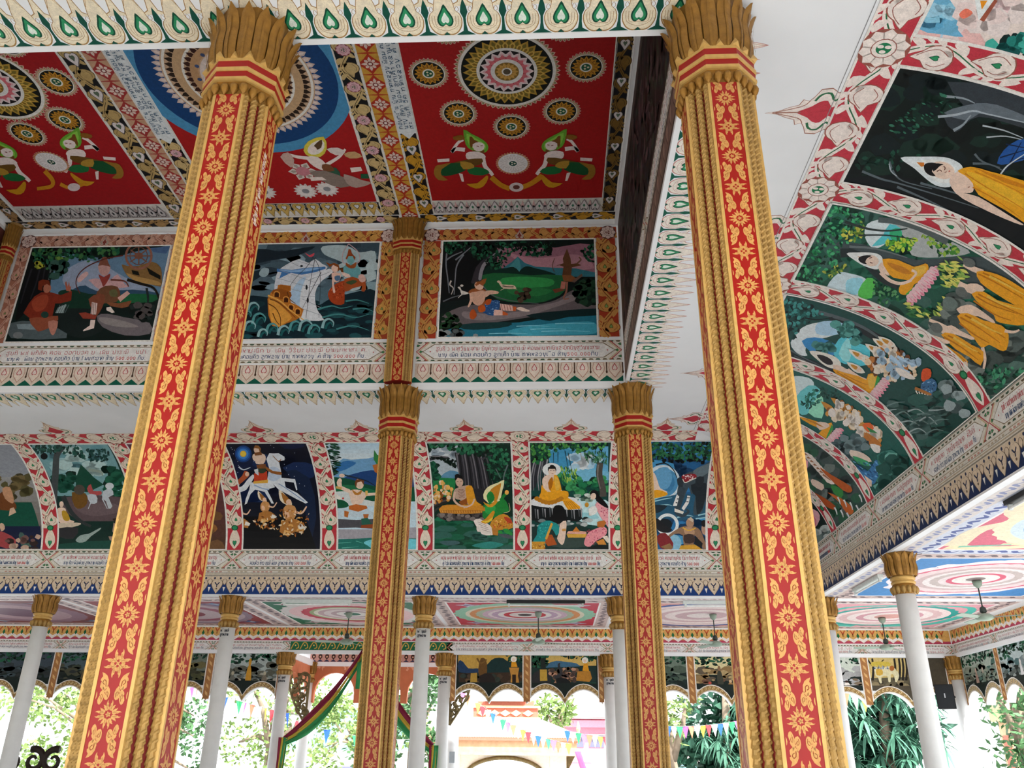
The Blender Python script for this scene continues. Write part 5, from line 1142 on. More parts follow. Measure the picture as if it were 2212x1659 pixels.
a.p('#8a1f28', '680 545 720 530 790 525 810 550 780 575 720 600 690 570', 2).bl('690 540 800 535 770 580 700 580', 22, 6, ['#f0d8d8'], 1).k('#e4e0d4', '690 570 710 600 760 580 805 560', 7).p('#e8e8e4', '605 800 640 700 660 720 640 800', 1).p('#e8e8e4', '680 820 720 760 730 710 755 715 740 780 700 840', 1).p('#ded8cc', '620 820 700 850 690 870 620 850', 1)
for t in ('725 730 750 730', '720 765 740 765', '640 740 655 740', '630 770 645 775'): a.k('#30383c', t, 8)
a.p('#1c2a34', '430 800 500 790 560 800 500 850 450 860', 2).ring(560, 960, 70, 96, '#dfe4e4').e('#151b20', 540, 960, 60, 50).p('#7fb0c8', '560 1060 640 1050 680 1120 640 1190 600 1180', 3)
a.p('#8a6a52', '680 980 740 970 800 980 840 1010 870 1080 900 1180 870 1190 840 1110 790 1050 780 1140 700 1150 690 1050 620 1040 570 1080 570 1050 640 1000', 2).p('#b08a6c', '700 990 770 985 790 1040 720 1050', 3).p('#3c2c28', '700 1050 780 1045 790 1110 710 1120', 2).e('#a8846a', 752, 945, 34, 40).p('#c0b09c', '730 910 760 895 785 920 775 940', 1).p('#c8962c', '670 1140 790 1130 860 1170 870 1195 660 1195', 1).k('#d8a83c', '690 985 740 1010 800 990', 12, 8).p('#1a1a1e', '420 900 480 910 560 980 600 1000 560 1030 480 1010', 2).p('#7a2226', '470 1060 540 1030 610 1120 580 1190 500 1160', 2).p('#8a6a44', '500 1150 580 1120 610 1160 560 1195', 1).p('#b08a74', '850 980 890 930 900 1040 860 1040', 2).e('#1a1416', 870, 950, 22, 30).p('#10151a', '800 1060 860 1120 850 1170 790 1120', 1)
a.lf('410 260 960 260 950 400 820 410 700 420 560 380 430 420', 240, 36, ['#06140e', '#0e3424', '#1a5436', '#2c7248'], .7).lf('500 380 900 390 880 430 520 420', 30, 30, ['#050d0c'], .9)
a.done(cv_back, 'blue mural of a dark elephant with a red cap in waves')
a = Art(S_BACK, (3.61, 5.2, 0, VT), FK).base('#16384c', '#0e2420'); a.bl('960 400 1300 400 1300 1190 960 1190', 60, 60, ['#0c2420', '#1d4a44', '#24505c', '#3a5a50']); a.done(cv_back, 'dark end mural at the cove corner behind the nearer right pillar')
# ---- right cove (read off sideways, as the picture shows it) ------------------------------
VR = S_RIGHT.L - BW
def rect_r(i): return (DIVY[i] + .18, DIVY[i + 1] - .18, .0, VR)
a = Art(S_RIGHT, rect_r(0), (1900, 0, 4.0705)).base('#9ab8cc')
a.bl('330 -900 2400 -900 2400 600 300 300', 60, 300, ['#a8c0d0', '#e8d4d2', '#f0e6e2', '#dfb4b0', '#efe0d8'], .7).p('#5f9ab8', '320 240 430 0 640 -100 700 80 690 260 740 320 560 300', 2).bl('400 40 680 60 700 260 420 220', 14, 90, ['#4f8fb0', '#7ab0c6', '#88b4c8'], .8)
a.bl('700 -200 1250 -200 1260 330 800 330', 20, 130, ['#e8cccc', '#f0e2de', '#ecd8d4'], .8).p('#d8705a', '700 120 760 70 820 110 740 160', 3)
a.p('#e8eeee', '840 0 870 170 900 170 1010 0 1100 -200 800 -200', 1).p('#d88a1c', '885 0 900 80 950 0', 0).p('#8a4a38', '880 170 920 185 1040 0 1010 -10', 0)
a.bl('930 370 1270 310 2200 700 1800 900 1270 490', 120, 60, ['#06201f', '#0d4a48', '#1c7068', '#3a9a8c'], .8)
a.done(cv_right, 'bright mural with pink and blue clouds at the top right corner')
a = Art(S_RIGHT, rect_r(1), (1812, 100, 2.38)).base('#081210')
a.bl('40 690 300 80 1400 480 1500 1000 900 960', 120, 80, ['#060d0c', '#0b1c18', '#10261f', '#0a1618'], .7).p('#0a0f12', '0 690 200 720 480 820 700 950 1200 1200 1400 900 700 780 300 660', 2)
a.p('#2b3238', '560 180 900 230 1300 420 1500 560 1500 700 1100 480 860 390 720 360 650 400 600 440 540 360 640 300', 2).p('#566068', '540 340 660 300 760 290 900 330 1300 520 1100 440 840 360 720 345 660 380', 2).k('#8f9aa2', '510 360 600 350 690 330 760 345 960 390', 14, 6).k('#7c878e', '550 255 640 265 700 290', 14, 5).k('#9aa4aa', '740 405 850 430 950 470', 9, 4).k('#9aa4aa', '760 465 860 460 950 480', 8, 4).k('#7c878e', '590 430 640 400 680 350', 16, 6)
for t in ('120 640 220 680 300 700 500 760 720 830', '260 590 280 640 330 690 480 730', '300 720 460 790 640 880', '420 700 560 740 760 800', '700 550 740 590 830 620', '690 600 780 605 850 640'): a.k('#4f5a60', t, 13, 4)
a.k('#8f9aa0', '255 590 270 640 300 665', 9, 4).p('#1c4a8a', '815 600 850 530 920 480 1000 480 1000 560 880 600', 2)
for t in ('830 570 960 530', '860 500 960 520', '880 600 940 490', '850 640 900 590 960 570'): a.k('#0b1a38', t, 8, 4)
a.k('#aab4ba', '830 660 870 610 960 550', 9, 5).lf('260 380 520 230 640 260 480 380 380 470 280 470', 60, 26, ['#0d2c22', '#1d4a3a', '#2f6450'], .45, .3, .5).lf('60 620 220 500 420 560 300 640', 30, 30, ['#0d2a22', '#174032'])
a.p('#dfe8ec', '318 570 420 564 540 566 610 590 640 625 620 680 570 720 500 712 440 670 390 625', 3).p('#f2f6f6', '400 590 520 580 590 610 600 660 560 700 500 690 450 650', 3).p('#c07028', '400 592 440 594 440 612 425 616', 1)
a.e('#f0d6c4', 532, 634, 66, 44, .25).p('#0f0c0e', '438 622 445 600 480 594 510 602 490 620 480 640 500 664 470 660 448 645', 2).p('#0f0c0e', '480 600 540 602 520 612 488 640', 2).k('#5a3428', '505 640 520 632 530 640', 5).k('#5a3428', '540 612 548 622 544 632', 5).k('#b05a4c', '566 640 574 636', 6).k('#7a4a3c', '545 645 556 640', 4)
a.p('#f0d4c2', '570 680 610 640 650 640 690 700 690 745 640 750 590 735', 3).p('#d99a1c', '612 636 680 615 780 640 960 690 1200 790 1500 960 1500 1250 1100 1000 860 840 720 760 690 700 650 660', 2).p('#f2bc30', '660 640 780 680 960 770 1200 920 1100 900 860 790 720 720', 3).p('#b87412', '700 620 800 655 960 710 1000 735 860 700', 2)
for t in ('650 650 760 720 900 800 1050 900', '700 640 860 710 1050 810', '690 720 800 780 940 880', '760 650 900 690 1050 750'): a.k('#b87412', t, 7, 3)
a.p('#f0d4c2', '590 735 640 750 720 770 820 830 900 880 950 910 940 915 860 885 760 840 640 780', 2).k('#8a5a4a', '665 722 675 718', 5)
a.done(cv_right, 'dark mural of a haloed monk lying down in an orange robe')
FN = (1690, 420, 2.069)
a = Art(S_RIGHT, rect_r(2), FN).base('#1a4a3c')
a.bl('40 380 210 30 700 200 1200 500 1300 900 900 900 500 560', 160, 60, ['#0d3026', '#174c3c', '#24604c', '#33564e'], .7).p('#3a4548', '250 210 400 230 600 290 900 280 1100 420 900 420 700 330 480 320 280 260', 3)
a.lf('45 380 215 40 380 90 330 200 250 250 240 330 150 400', 260, 20, ['#06261a', '#0f4a30', '#237a4c', '#3f9a68'], .6)
a.p('#9aa0a0', '480 130 620 150 760 210 840 260 700 280 580 270 560 200', 3).p('#d8e6ea', '380 130 450 110 500 140 470 210 410 240 370 190', 3).p('#4fb0b8', '400 230 450 180 480 130 530 150 530 190 470 215', 2).p('#2f9a6a', '480 160 530 150 530 200 490 200', 2).lf('460 210 560 180 600 200 560 260 480 240', 60, 24, ['#1d5a2c', '#4f9a34', '#a8c040'], .6).lf('620 180 740 190 800 260 700 270', 60, 24, ['#123c28', '#3f7a30', '#7fa03c'], .6).lf('250 170 360 110 370 190 300 210', 50, 22, ['#1d4a2c', '#6f9038', '#b8b84c'], .6)
a.p('#c8dce4', '200 410 250 350 300 350 380 380 360 450 290 450 230 440', 3).p('#8fc8d8', '290 380 360 375 340 440 290 440', 3).p('#4fae4c', '340 430 380 370 420 390 400 460 350 460', 2).lf('410 380 500 400 520 470 440 500 410 440', 70, 18, ['#0d3a24', '#1d5c38', '#4f8a5a'], .7).lf('180 330 300 310 260 350 200 370', 40, 20, ['#5a8038', '#a8b04c', '#1d4a2c'], .5)
a.k('#26302f', '280 120 380 150 470 160 560 150', 12, 5).k('#26302f', '340 180 470 180 600 200', 8, 3).k('#20292a', '260 260 340 270 440 370 520 410', 40, 26).k('#5a6466', '300 230 420 240 560 280', 12, 5).k('#20292a', '300 450 360 500 420 520', 10, 5).k('#4a5455', '430 110 520 120 620 150 740 210', 24, 30)
a.p('#f0f4f2', '288 262 340 256 410 258 445 275 450 310 425 332 390 325 350 308', 3).p('#c07028', '336 274 366 278 360 290', 1).e('#f0d6c4', 398, 293, 34, 25, .15).p('#0f0c0e', '340 285 350 274 380 268 400 272 380 282 372 300 380 308 362 306 346 296', 2).k('#5a3428', '390 282 402 278', 4).k('#5a3428', '392 300 404 304', 4)
a.p('#f0d4c2', '430 320 446 300 470 320 480 360 460 352 440 345', 2).p('#dd9a1e', '448 286 520 290 590 320 640 305 655 320 650 360 620 385 590 400 570 440 540 446 522 430 530 400 560 380 500 370 470 340', 2).p('#b0701a', '470 300 540 320 580 350 540 350 490 325', 2).p('#f2c250', '590 325 640 315 640 345 600 365', 2).k('#f0d4c2', '440 345 480 380 530 395 580 380', 18, 12).k('#f0d4c2', '580 335 600 350 570 385', 12, 10)
a.p('#2f9a3c', '655 335 660 350 620 405 560 445 550 445 600 400 640 355', 1)
def lotus(a, x0, y0, x1, y1, n, L, W, ang):
    """seat of pink lotus petals along the line, petals pointing towards ang"""
    for row, (off, col, col2) in enumerate(((.34, '#e8a4b4', '#c85a7c'), (.0, '#f4ccd2', '#d8708c'))):
        for i in range(n + (1 - row)):
            t = (i + (.5 if row else 0)) / n; d = ang + (t - .5) * .5; ca, sa = math.cos(d), math.sin(d); b = L * (.9 + .25 * math.sin(PI * t))
            x, y = x0 + (x1 - x0) * t + ca * off * L, y0 + (y1 - y0) * t + sa * off * L
            q = lambda P: ' '.join(f'{x + ca * u * b - sa * v * W:.1f} {y + sa * u * b + ca * v * W:.1f}' for u, v in P)
            a.p(col, q(((0, -.35), (.4, -.55), (.8, -.4), (1.05, 0), (.8, .4), (.4, .55), (0, .35))), 2).k(col2, q(((.95, 0), (.55, .02), (.3, 0))), W * .16, W * .05)
lotus(a, 668, 318, 556, 452, 9, 40, 24, .68)
a.lf('700 300 800 280 840 360 760 420 690 520 560 480 580 540 700 560 730 440', 130, 40, ['#16402c', '#2f6a3c', '#7fa04a', '#c0c060'], .3, .3, .6)
a.bl('720 460 800 400 1000 560 1100 700 1120 900 900 880 780 700 700 620 600 600', 70, 44, ['#2b3534', '#4a5654', '#66706c', '#3a4644'], .7).bl('700 450 790 460 790 500 740 510', 8, 36, ['#39413f', '#58625e'])
HAIR = '#565c5a'
a.k(SK, '815 305 850 325 900 345', 22, 26).e(HAIR, 838, 300, 30, 20, .4).p(RB, '872 340 930 342 1000 368 1085 420 1150 470 1150 530 1060 500 960 440 890 390', 2)
a.k(SK, '792 395 835 415 880 425', 26, 34).e(HAIR, 806, 432, 30, 22, .5).p(SK, '820 400 875 394 910 422 870 440 830 432', 2).p(RB, '850 440 905 430 965 468 1040 490 1110 520 1100 580 1010 576 962 562 950 535 900 500', 2)
a.p(SK, '782 508 830 488 872 500 950 558 948 572 880 540 820 540', 2).e('#5c6a66', 754, 482, 36, 27, .5).p(RB, '785 540 832 526 902 558 985 582 1018 625 1008 692 975 692 930 668 898 684 868 648 826 600', 2).k(SK, '1000 606 1040 612 1066 602', 15, 8).k(SK, '900 680 912 730 906 776', 16, 10)
a.k(SK, '660 556 700 572 735 590', 13, 18).p(SK, '712 596 760 580 800 604 862 636 850 646 780 622 730 626', 2).e(HAIR, 694, 592, 28, 22, .5).p(RB, '714 622 768 618 850 668 905 700 892 762 840 722 780 688', 2)
a.p(SK, '640 616 690 628 752 652 742 664 690 654 652 650', 2).e(HAIR, 616, 606, 30, 22, .5).p(RB, '654 650 704 654 768 690 835 742 812 784 766 760 700 708', 2).k(SK, '822 742 830 762 814 782', 13, 8)
for t in ('880 350 960 390 1080 460', '900 345 1000 390 1120 470', '870 450 940 490 1060 530', '880 440 960 480 1090 540', '860 470 950 530 1030 560', '800 545 880 590 980 660', '820 535 900 575 1005 640', '796 570 860 620 930 660', '726 632 800 675 880 735', '745 625 830 670 895 712', '668 660 740 705 812 768', '690 656 770 700 828 745'): a.k(RBD, t, 7, 3)
for t in ('930 360 1010 400 1090 445', '920 450 1000 490 1080 510', '850 550 940 600 990 620', '770 635 840 680 880 700', '710 668 770 705 810 735'): a.k('#f2c450', t, 12, 4)
a.bl('860 860 1000 760 1200 700 1300 760 960 900', 40, 50, ['#1d3a34', '#2f5048', '#4a6660'], .5).lf('840 820 960 760 1100 780 960 880', 60, 30, ['#0d3024', '#1d5a44', '#3f8a68'], .5)
a.done(cv_right, 'mural of a haloed monk on a pink lotus with walking monks in orange')
FO = (1680, 620, 2.5045)
a = Art(S_RIGHT, rect_r(3), FO).base('#16403c')
a.p('#1c2226', '280 160 420 190 560 260 660 330 640 360 520 290 400 220 300 190', 2).k('#4a5458', '200 130 330 165 460 215 560 280', 22, 12)
a.p('#e4eef2', '70 300 130 220 220 190 330 190 300 260 180 290 150 340 160 370 110 360', 3).p('#a8cce4', '220 190 330 185 380 230 300 260 210 250', 3).p('#2f7ab0', '130 290 200 270 280 290 330 330 300 370 240 360 180 350', 2).p('#4fb4c4', '300 330 370 250 430 300 500 330 480 420 400 420 330 400', 2).p('#8fd4d8', '330 360 380 270 400 340 380 410', 2)
a.lf('25 60 100 60 260 140 200 180 120 220 90 280 50 240', 120, 26, ['#04181a', '#0c3836', '#1c5c58', '#3a8480'], .7).bl('300 190 400 200 470 260 420 300 320 230', 40, 26, ['#0f3a3c', '#24605c', '#4a8a84']).bl('190 300 300 300 320 340 240 360', 20, 24, ['#1d4a4c', '#3f7a78']).k('#0a1416', '60 180 80 190 70 220 50 270', 8, 5).k('#0d1516', '150 165 220 175 300 160', 8, 3)
a.p('#1b2428', '60 300 90 360 180 390 300 440 420 540 500 600 460 620 340 530 200 450 60 410', 3)
for t in ('70 340 160 390 280 450 400 540', '80 390 200 440 330 520', '90 370 200 420 340 500'): a.k('#4a555a', t, 8, 4)
a.p('#e8e4da', '172 345 250 352 320 380 345 420 320 440 270 430 220 395', 3).p('#1a1518', '212 365 250 368 290 390 300 415 270 418 235 395', 2).p('#f0d4c2', '300 420 345 425 370 440 400 450 470 500 440 510 380 490 320 470', 2).k('#f0d4c2', '380 445 430 480 480 500', 20, 12).p('#dd9a1e', '300 440 360 460 440 480 480 500 490 470 520 465 540 480 530 550 490 582 440 560 380 520 320 470', 2).k('#b0701a', '320 455 400 505 480 550', 7, 3).k('#b0701a', '360 470 440 510 500 530', 6, 3).p('#f2c250', '490 480 525 475 530 520 500 550', 3).p('#2f8a44', '540 475 556 490 540 540 520 560', 1)
lotus(a, 572, 486, 486, 590, 8, 40, 20, .66)
for i, (x, y) in enumerate(((420, 430), (470, 380), (430, 360), (520, 330), (560, 300), (590, 290), (500, 400), (560, 380))):
    a.p('#f0ece0', f'{x - 45} {y - 28} {x + 20} {y - 10} {x + 55} {y + 30} {x + 10} {y + 30} {x - 20} {y + 8}', 2).p('#b07a2c', f'{x - 25} {y - 16} {x + 10} {y - 6} {x + 20} {y + 16} {x - 5} {y + 10}', 2).e('#f0d4c0', x + 22, y + 14, 14, 12)
crowd(a, '470 420 540 330 640 330 780 410 760 470 640 500 540 470', 130, 17, ['#5a3418', '#a8682a', '#e0c8a8', '#f0e4d4', '#8aa4b8'])
a.k('#a8c4dc', '610 370 650 400 680 440 720 460', 22, 12).k('#a8c4dc', '650 370 700 400 750 420', 16, 8).p('#f0e8e0', '640 430 700 450 750 490 720 495 660 470', 2).p('#c04a20', '790 440 830 440 835 480 800 510 780 490', 2).p('#2f5a80', '780 520 840 490 870 530 840 585 790 570', 2).lf('780 510 860 500 850 580 790 560', 30, 12, ['#7aa4c4', '#16304c'], .4).p('#9a6430', '750 535 840 575 830 590 745 550', 0)
for i in range(5): a.k('#e0dcd0', f'{752 + i * 16} {556 + i * 6} {768 + i * 14} {586 + i * 2}', 7, 4)
a.bl('560 640 760 600 960 520 1060 660 900 820 760 900 640 780', 60, 50, ['#0c2422', '#153a36', '#24504a', '#3a5654'], .6)
for i in range(22): x, y = 580 + i * 12 + a.rd.uniform(-20, 20), 640 + (i * 37) % 170; a.k(['#5a7472', '#86989a', '#2c4a48'][i % 3], f'{x} {y} {x + 50} {y - 10 + a.rd.uniform(-20, 20)} {x + 100} {y + a.rd.uniform(-30, 30)}', 10, 3)
a.bl('880 500 940 500 1050 640 1020 690 920 640', 16, 34, ['#3a4a4c', '#5f7072', '#86969a'], .9)
a.done(cv_right, 'mural of a monk on a pink lotus facing a crowd of crowned deities')
FP = (1700, 790, 2.38)
a = Art(S_RIGHT, rect_r(4), FP).base('#16504a')
a.p('#d8ecf0', '20 60 110 60 140 100 90 150 40 160', 3).p('#5fb4b8', '40 170 110 100 170 120 150 200 100 250 60 240', 2).p('#8fd4b8', '110 240 150 170 175 130 190 200 180 270', 2).lf('60 200 120 120 190 130 180 180 120 220', 50, 24, ['#0c3a34', '#1d5c50', '#2f7a6c'], .5).lf('170 110 260 130 300 170 240 180 190 170', 40, 24, ['#0c302c', '#1d4c44'])
a.p('#1b2628', '50 290 130 340 200 400 180 420 100 360 50 330', 2).p('#e8e4da', '55 250 130 280 200 300 160 310 80 270', 2).p('#dd9a1e', '60 260 140 280 200 300 230 290 235 330 200 380 165 380 150 355 180 330 120 300', 2).p('#f0d4c2', '150 290 200 290 220 310 170 330', 2).p('#b0701a', '80 265 150 290 190 315 150 300', 2).p('#2f8a44', '232 300 240 320 210 370 200 375', 1)
lotus(a, 256, 318, 192, 388, 7, 32, 16, .66)
for i, (x, y) in enumerate(((220, 220), (270, 200), (250, 250), (310, 240), (340, 290))): a.p('#b07a2c', f'{x - 45} {y - 40} {x + 10} {y - 16} {x + 40} {y + 24} {x} {y + 20}', 2).e('#f0dccc', x + 16, y + 16, 16, 14)
crowd(a, '200 250 260 180 330 210 420 300 490 340 480 420 400 370 330 300', 100, 18, ['#7a4a1c', '#b8823c', '#e8d8c0', '#f0e8e0'])
a.p('#a8682a', '400 340 460 370 490 410 460 420 410 390', 2).p('#f0ece8', '430 400 480 410 480 445 450 440', 2).p('#c85a24', '390 300 430 290 450 320 420 340', 2).p('#2f7a44', '410 310 450 330 470 345 430 340', 1)
a.bl('240 400 330 350 420 400 360 470 280 470', 30, 28, ['#1d3034', '#3f565a', '#5f7478']).p('#f0dccc', '330 430 400 450 440 490 380 490 330 460', 2).p('#2f8a5a', '340 460 420 490 430 515 370 500', 2).p('#2f6a9c', '290 490 340 510 420 540 460 480 490 520 470 590 430 610 400 580 340 540', 2).lf('300 490 480 490 470 600 380 570', 40, 22, ['#5f9ac4', '#1d4a78'], .3, .6, .3).p('#f0d4c2', '400 560 440 590 440 620 425 620', 1)
a.bl('500 400 560 450 640 560 560 620 480 640 500 520', 40, 44, ['#0d3a34', '#2f7068', '#5f9a90', '#174a44'], .8)
a.done(cv_right, 'mural of a monk on a lotus with deities and a blue robed kneeler')
a = Art(S_RIGHT, rect_r(5), FP).base('#24403a')
a.bl('70 420 200 440 340 640 420 720 300 820 180 760 90 600', 60, 40, ['#1c2a2a', '#3a4848', '#5f6a68', '#24503c'], .8)
for i in range(7): x, y = 90 + i * 16, 440 + i * 18; a.p('#f0e4dc', f'{x - 10} {y} {x + 40} {y + 20} {x + 60} {y + 60} {x + 20} {y + 50}', 2).k('#8a5a3c', f'{x} {y + 10} {x + 40} {y + 40}', 9, 4)
a.p('#e8a8b8', '80 480 110 490 100 540 75 530', 2).p('#a8501c', '170 520 230 560 330 620 330 650 290 640 200 560', 2).p('#9a4418', '110 640 180 670 250 720 240 740 180 710 110 670', 2).p('#b05a24', '210 650 280 680 340 730 340 760 310 760 270 700', 2).p('#2f7a3c', '230 610 290 640 280 680 240 650', 2).p('#e0c8b8', '130 580 190 610 180 640 130 610', 2)
for i in range(10): x, y = 230 + i * 16, 800 - (i * 53) % 120; a.k('#c8ccd0', f'{x} {y - 20} {x + 10} {y} {x + 14} {y + 18}', 9, 4)
a.done(cv_right, 'mural of figures in brown robes among rocks and trees')
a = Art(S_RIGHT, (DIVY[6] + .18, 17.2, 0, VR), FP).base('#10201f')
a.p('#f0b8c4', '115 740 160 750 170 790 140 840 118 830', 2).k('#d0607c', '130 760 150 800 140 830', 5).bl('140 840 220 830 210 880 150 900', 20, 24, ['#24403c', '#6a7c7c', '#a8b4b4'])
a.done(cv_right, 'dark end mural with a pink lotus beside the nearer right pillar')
# ================================================================ painted ceilings
def petals(c, x, y, r0, r1, n, col, w=.9, ph=0.0, tip=True, col2=None):
    c.up()
    for k in range(n):
        a = ph + 2 * PI * k / n; h = PI / n * w
        def pt(r, t): return (x + r * math.cos(t), y + r * math.sin(t))
        rm = r0 + (r1 - r0) * .55
        c.face([pt(r0, a - h * .7), pt(rm, a - h), pt(r1, a), pt(rm, a + h), pt(r0, a + h * .7)], col)
        if col2: c.face([pt(r0, a - h * .3), pt(rm, a - h * .45), pt(r0 + (r1 - r0) * .75, a), pt(rm, a + h * .45), pt(r0, a + h * .3)], col2, c.lv + 1)
    if col2: c.up()
def disc(c, x, y, r, col, n=40): c.up(); c.face([(x + r * math.cos(2 * PI * k / n), y + r * math.sin(2 * PI * k / n)) for k in range(n)], col)
def medallion(c, x, y, r, kind='gold'):
    if kind == 'gold':
        petals(c, x, y, r * .8, r * 1.0, 30, '#d8a49a', col2='#8a8a5a'); disc(c, x, y, r * .86, '#c8b090'); disc(c, x, y, r * .8, '#12140f'); c.ring(x, y, r * .74, r * .79, '#e6e2da', 36)
        petals(c, x, y, r * .3, r * .7, 16, '#c8902c', 1.0, col2='#8a5a1a'); disc(c, x, y, r * .36, '#b88424'); disc(c, x, y, r * .29, '#e8e4dc'); disc(c, x, y, r * .22, '#1f5a40')
        for k in range(3): disc(c, x + r * .1 * math.cos(k * 2.1), y + r * .1 * math.sin(k * 2.1), r * .06, '#d8d0b0', 8)
    else:
        petals(c, x, y, r * .82, r, 34, '#d08a80', col2='#c8a050'); disc(c, x, y, r * .84, '#e2dede'); petals(c, x, y, r * .3, r * .8, 22, '#d2c8c6', .9, col2='#eeeaea'); disc(c, x, y, r * .3, '#ece8e6'); disc(c, x, y, r * .22, '#1f4a40')
        for k in range(3): disc(c, x + r * .1 * math.cos(k * 2.1), y + r * .1 * math.sin(k * 2.1), r * .06, '#e2dcc8', 8)
def big_mandala(c, x, y, R):
    petals(c, x, y, R * .9, R * 1.02, 56, '#d8b0a0', col2='#6f7a4a'); disc(c, x, y, R * .95, '#c4a888'); c.ring(x, y, R * .87, R * .93, '#e6e4de', 60); disc(c, x, y, R * .87, '#11140f', 60)
    petals(c, x, y, R * .56, R * .84, 30, '#b8943c', 1.05, col2='#7a6a2a'); petals(c, x, y, R * .56, R * .72, 30, '#d2b054', .9, PI / 30, col2='#8a6a24')
    disc(c, x, y, R * .58, '#e8e6e2', 50); disc(c, x, y, R * .52, '#1a1416', 50); petals(c, x, y, R * .3, R * .52, 18, '#ead8d8', 1.1, col2='#e8b8c0'); disc(c, x, y, R * .37, '#b02838', 40); petals(c, x, y, R * .28, R * .42, 18, '#d8707a', 1.0)
    disc(c, x, y, R * .31, '#e8e6e2', 40); disc(c, x, y, R * .23, '#8a6a2c'); petals(c, x, y, R * .1, R * .22, 14, '#cfa050', 1.0); disc(c, x, y, R * .1, '#e8e4dc'); disc(c, x, y, R * .07, '#5a5040')
def plain_rect(c, x0, x1, y0, y1, col): c.up(); c.face([(x0, y0), (x1, y0), (x1, y1), (x0, y1)], col)
CLP = Plane((0, 0, ZL), (1, 0, 0), (0, 1, 0), (0, 0, -1))
Y0c, Y1c = 5.62, 12.84
def curl_vine(c, A, B, w, gnd, leafc, line, ros=None, per=.42):
    vine(c, A, B, w, per, gnd, leafc, line, hearts=None, stem=line, edge='#dcd8d0')
    if ros:
        L = math.dist(A, B); n = max(1, int(L / (per * 1.6)))
        for i in range(n):
            t = (i + .5) / n; q = (A[0] + (B[0] - A[0]) * t, A[1] + (B[1] - A[1]) * t)
            l = Loc(c, q[0], q[1], 0, w * .34); b = c.lv
            if ros == 'rose': rosette(l, b, '#e0b4bc', '#8a3a4a', '#5a6a50', 10)
            else: heart(Loc(c, q[0], q[1], math.atan2(B[1] - A[1], B[0] - A[0]) - PI / 2, w * .62), 0, 0, 1, [(1, '#4a4448'), (.88, '#dcd4d4'), (.4, '#5a6a58')], 1, b)
        c.lv += 8
# ---- right panel
c = Canvas(CLP, px=False)
plain_rect(c, -2.14, 1.0, Y0c, Y1c, '#e2ded6'); plain_rect(c, -2.11, .97, Y0c, 12.45, '#a81a1c')
big_mandala(c, -.595, 9.37, .78)
for x, y in ((-1.76, 9.37), (.57, 9.32), (-1.4, 10.22), (.22, 10.22), (-.58, 10.54), (-1.4, 8.52), (.22, 8.52), (-.58, 8.2)): medallion(c, x, y, .31)
medallion(c, -.595, 11.44, .3, 'white'); medallion(c, -.595, 7.3, .3, 'white')
c.up(); b = c.lv; n = 15
for i in range(n):
    l = Loc(c, -2.1 + (i + .5) * 3.06 / n, 12.82, PI, 3.06 / n, .36)
    l.poly([(-.5, 0), (.5, 0), (.5, .5), (0, .62), (-.5, .5)], '#c9c4c4', 0, b); l.poly([(.3, .4), (.5, 1.0), (.7, .4)], '#d8b0b0', 0, b)
    l.poly(mirror([(0, .1), (.2, .06), (.36, .2), (.4, .45), (.26, .62), (0, 1.0)]), '#8a7c80', 2, b + 1); l.poly(mirror([(0, .14), (.18, .12), (.3, .24), (.34, .45), (.2, .6), (0, .9)]), '#dcd8d8', 2, b + 2)
    l.poly(mirror([(0, .62), (.12, .5), (0, .34)]), '#3f7a60', 0, b + 3); l.stroke([(-.2, .12), (0, .24), (.2, .12)], .08, '#1c1c20', lv=b + 3); l.ell(.5, .5, .07, .06, '#24242a', b + 3); l.stroke([(.5, .1), (.5, .46)], .05, '#24242a', lv=b + 3)
c.build('ceiling_panel', c_lantern, 'red ceiling panel with a gold mandala, medallions and two kneeling dancers')
def dancer(a, t, flip=False):
    # crowned kneeling figure with a green flame halo; coordinates of the left one, mirrored for the right one
    def m_(s_): return ' '.join(t(float(u), float(v)) for u, v in zip(s_.split()[::2], s_.split()[1::2]))
    P = lambda col, s_, sm=2: a.p(col, m_(s_), sm); K = lambda col, s_, w, w1=None: a.k(col, m_(s_), w, w1)
    P('#6aa834', '780 835 830 860 880 885 925 915 942 950 925 980 880 985 830 965 795 930'); P('#8ac84a', '800 860 860 890 920 930 920 965 860 965 815 930')
    P('#7a4a1c', '820 880 835 880 850 900 880 915 870 930 840 940 830 960 820 930', 1); P('#ecdcd8', '840 930 880 915 915 930 912 960 885 975 850 965'); K('#8a4a3c', '865 940 880 944', 5); K('#8a4a3c', '890 940 905 938', 5)
    P('#7a4a24', '840 965 880 980 915 965 905 1000 860 1005'); P('#ecdcd8', '800 985 850 975 900 985 925 1010 900 1030 840 1035 800 1020'); K('#ecdcd8', '790 965 730 960 705 980 745 920 780 900', 26, 16); P('#8a5a1c', '715 880 770 870 790 890 760 905 720 900')
    K('#ecdcd8', '905 1010 920 1070 955 1110 970 1130', 30, 20); P('#6a4a1c', '790 1030 900 1020 890 1060 780 1080 690 1060'); P('#14502c', '630 1090 700 1050 800 1060 790 1100 700 1130 640 1130'); P('#1d6a38', '810 1080 900 1080 950 1110 900 1130 820 1120')
    P('#9a7028', '600 1070 640 1060 700 1050 640 1090 640 1130 680 1160 620 1160 590 1120'); P('#b08a34', '760 1040 830 1050 850 1080 780 1090'); P('#ecdcd8', '610 1025 690 1020 690 1040 615 1045', 1); P('#ecdcd8', '750 1115 775 1120 785 1170 770 1170', 1); P('#c8901c', '800 1185 870 1180 930 1130 940 1150 910 1200 860 1215')
a = Art(CLP, (-2.1, .97, 9.5, 12.45), (740, 0, 2.989)); a.lv = 60
dancer(a, lambda u, v: f'{u} {v}')
dancer(a, lambda u, v: f'{2225 - u - (v - 1000) * .02} {v - 6}')
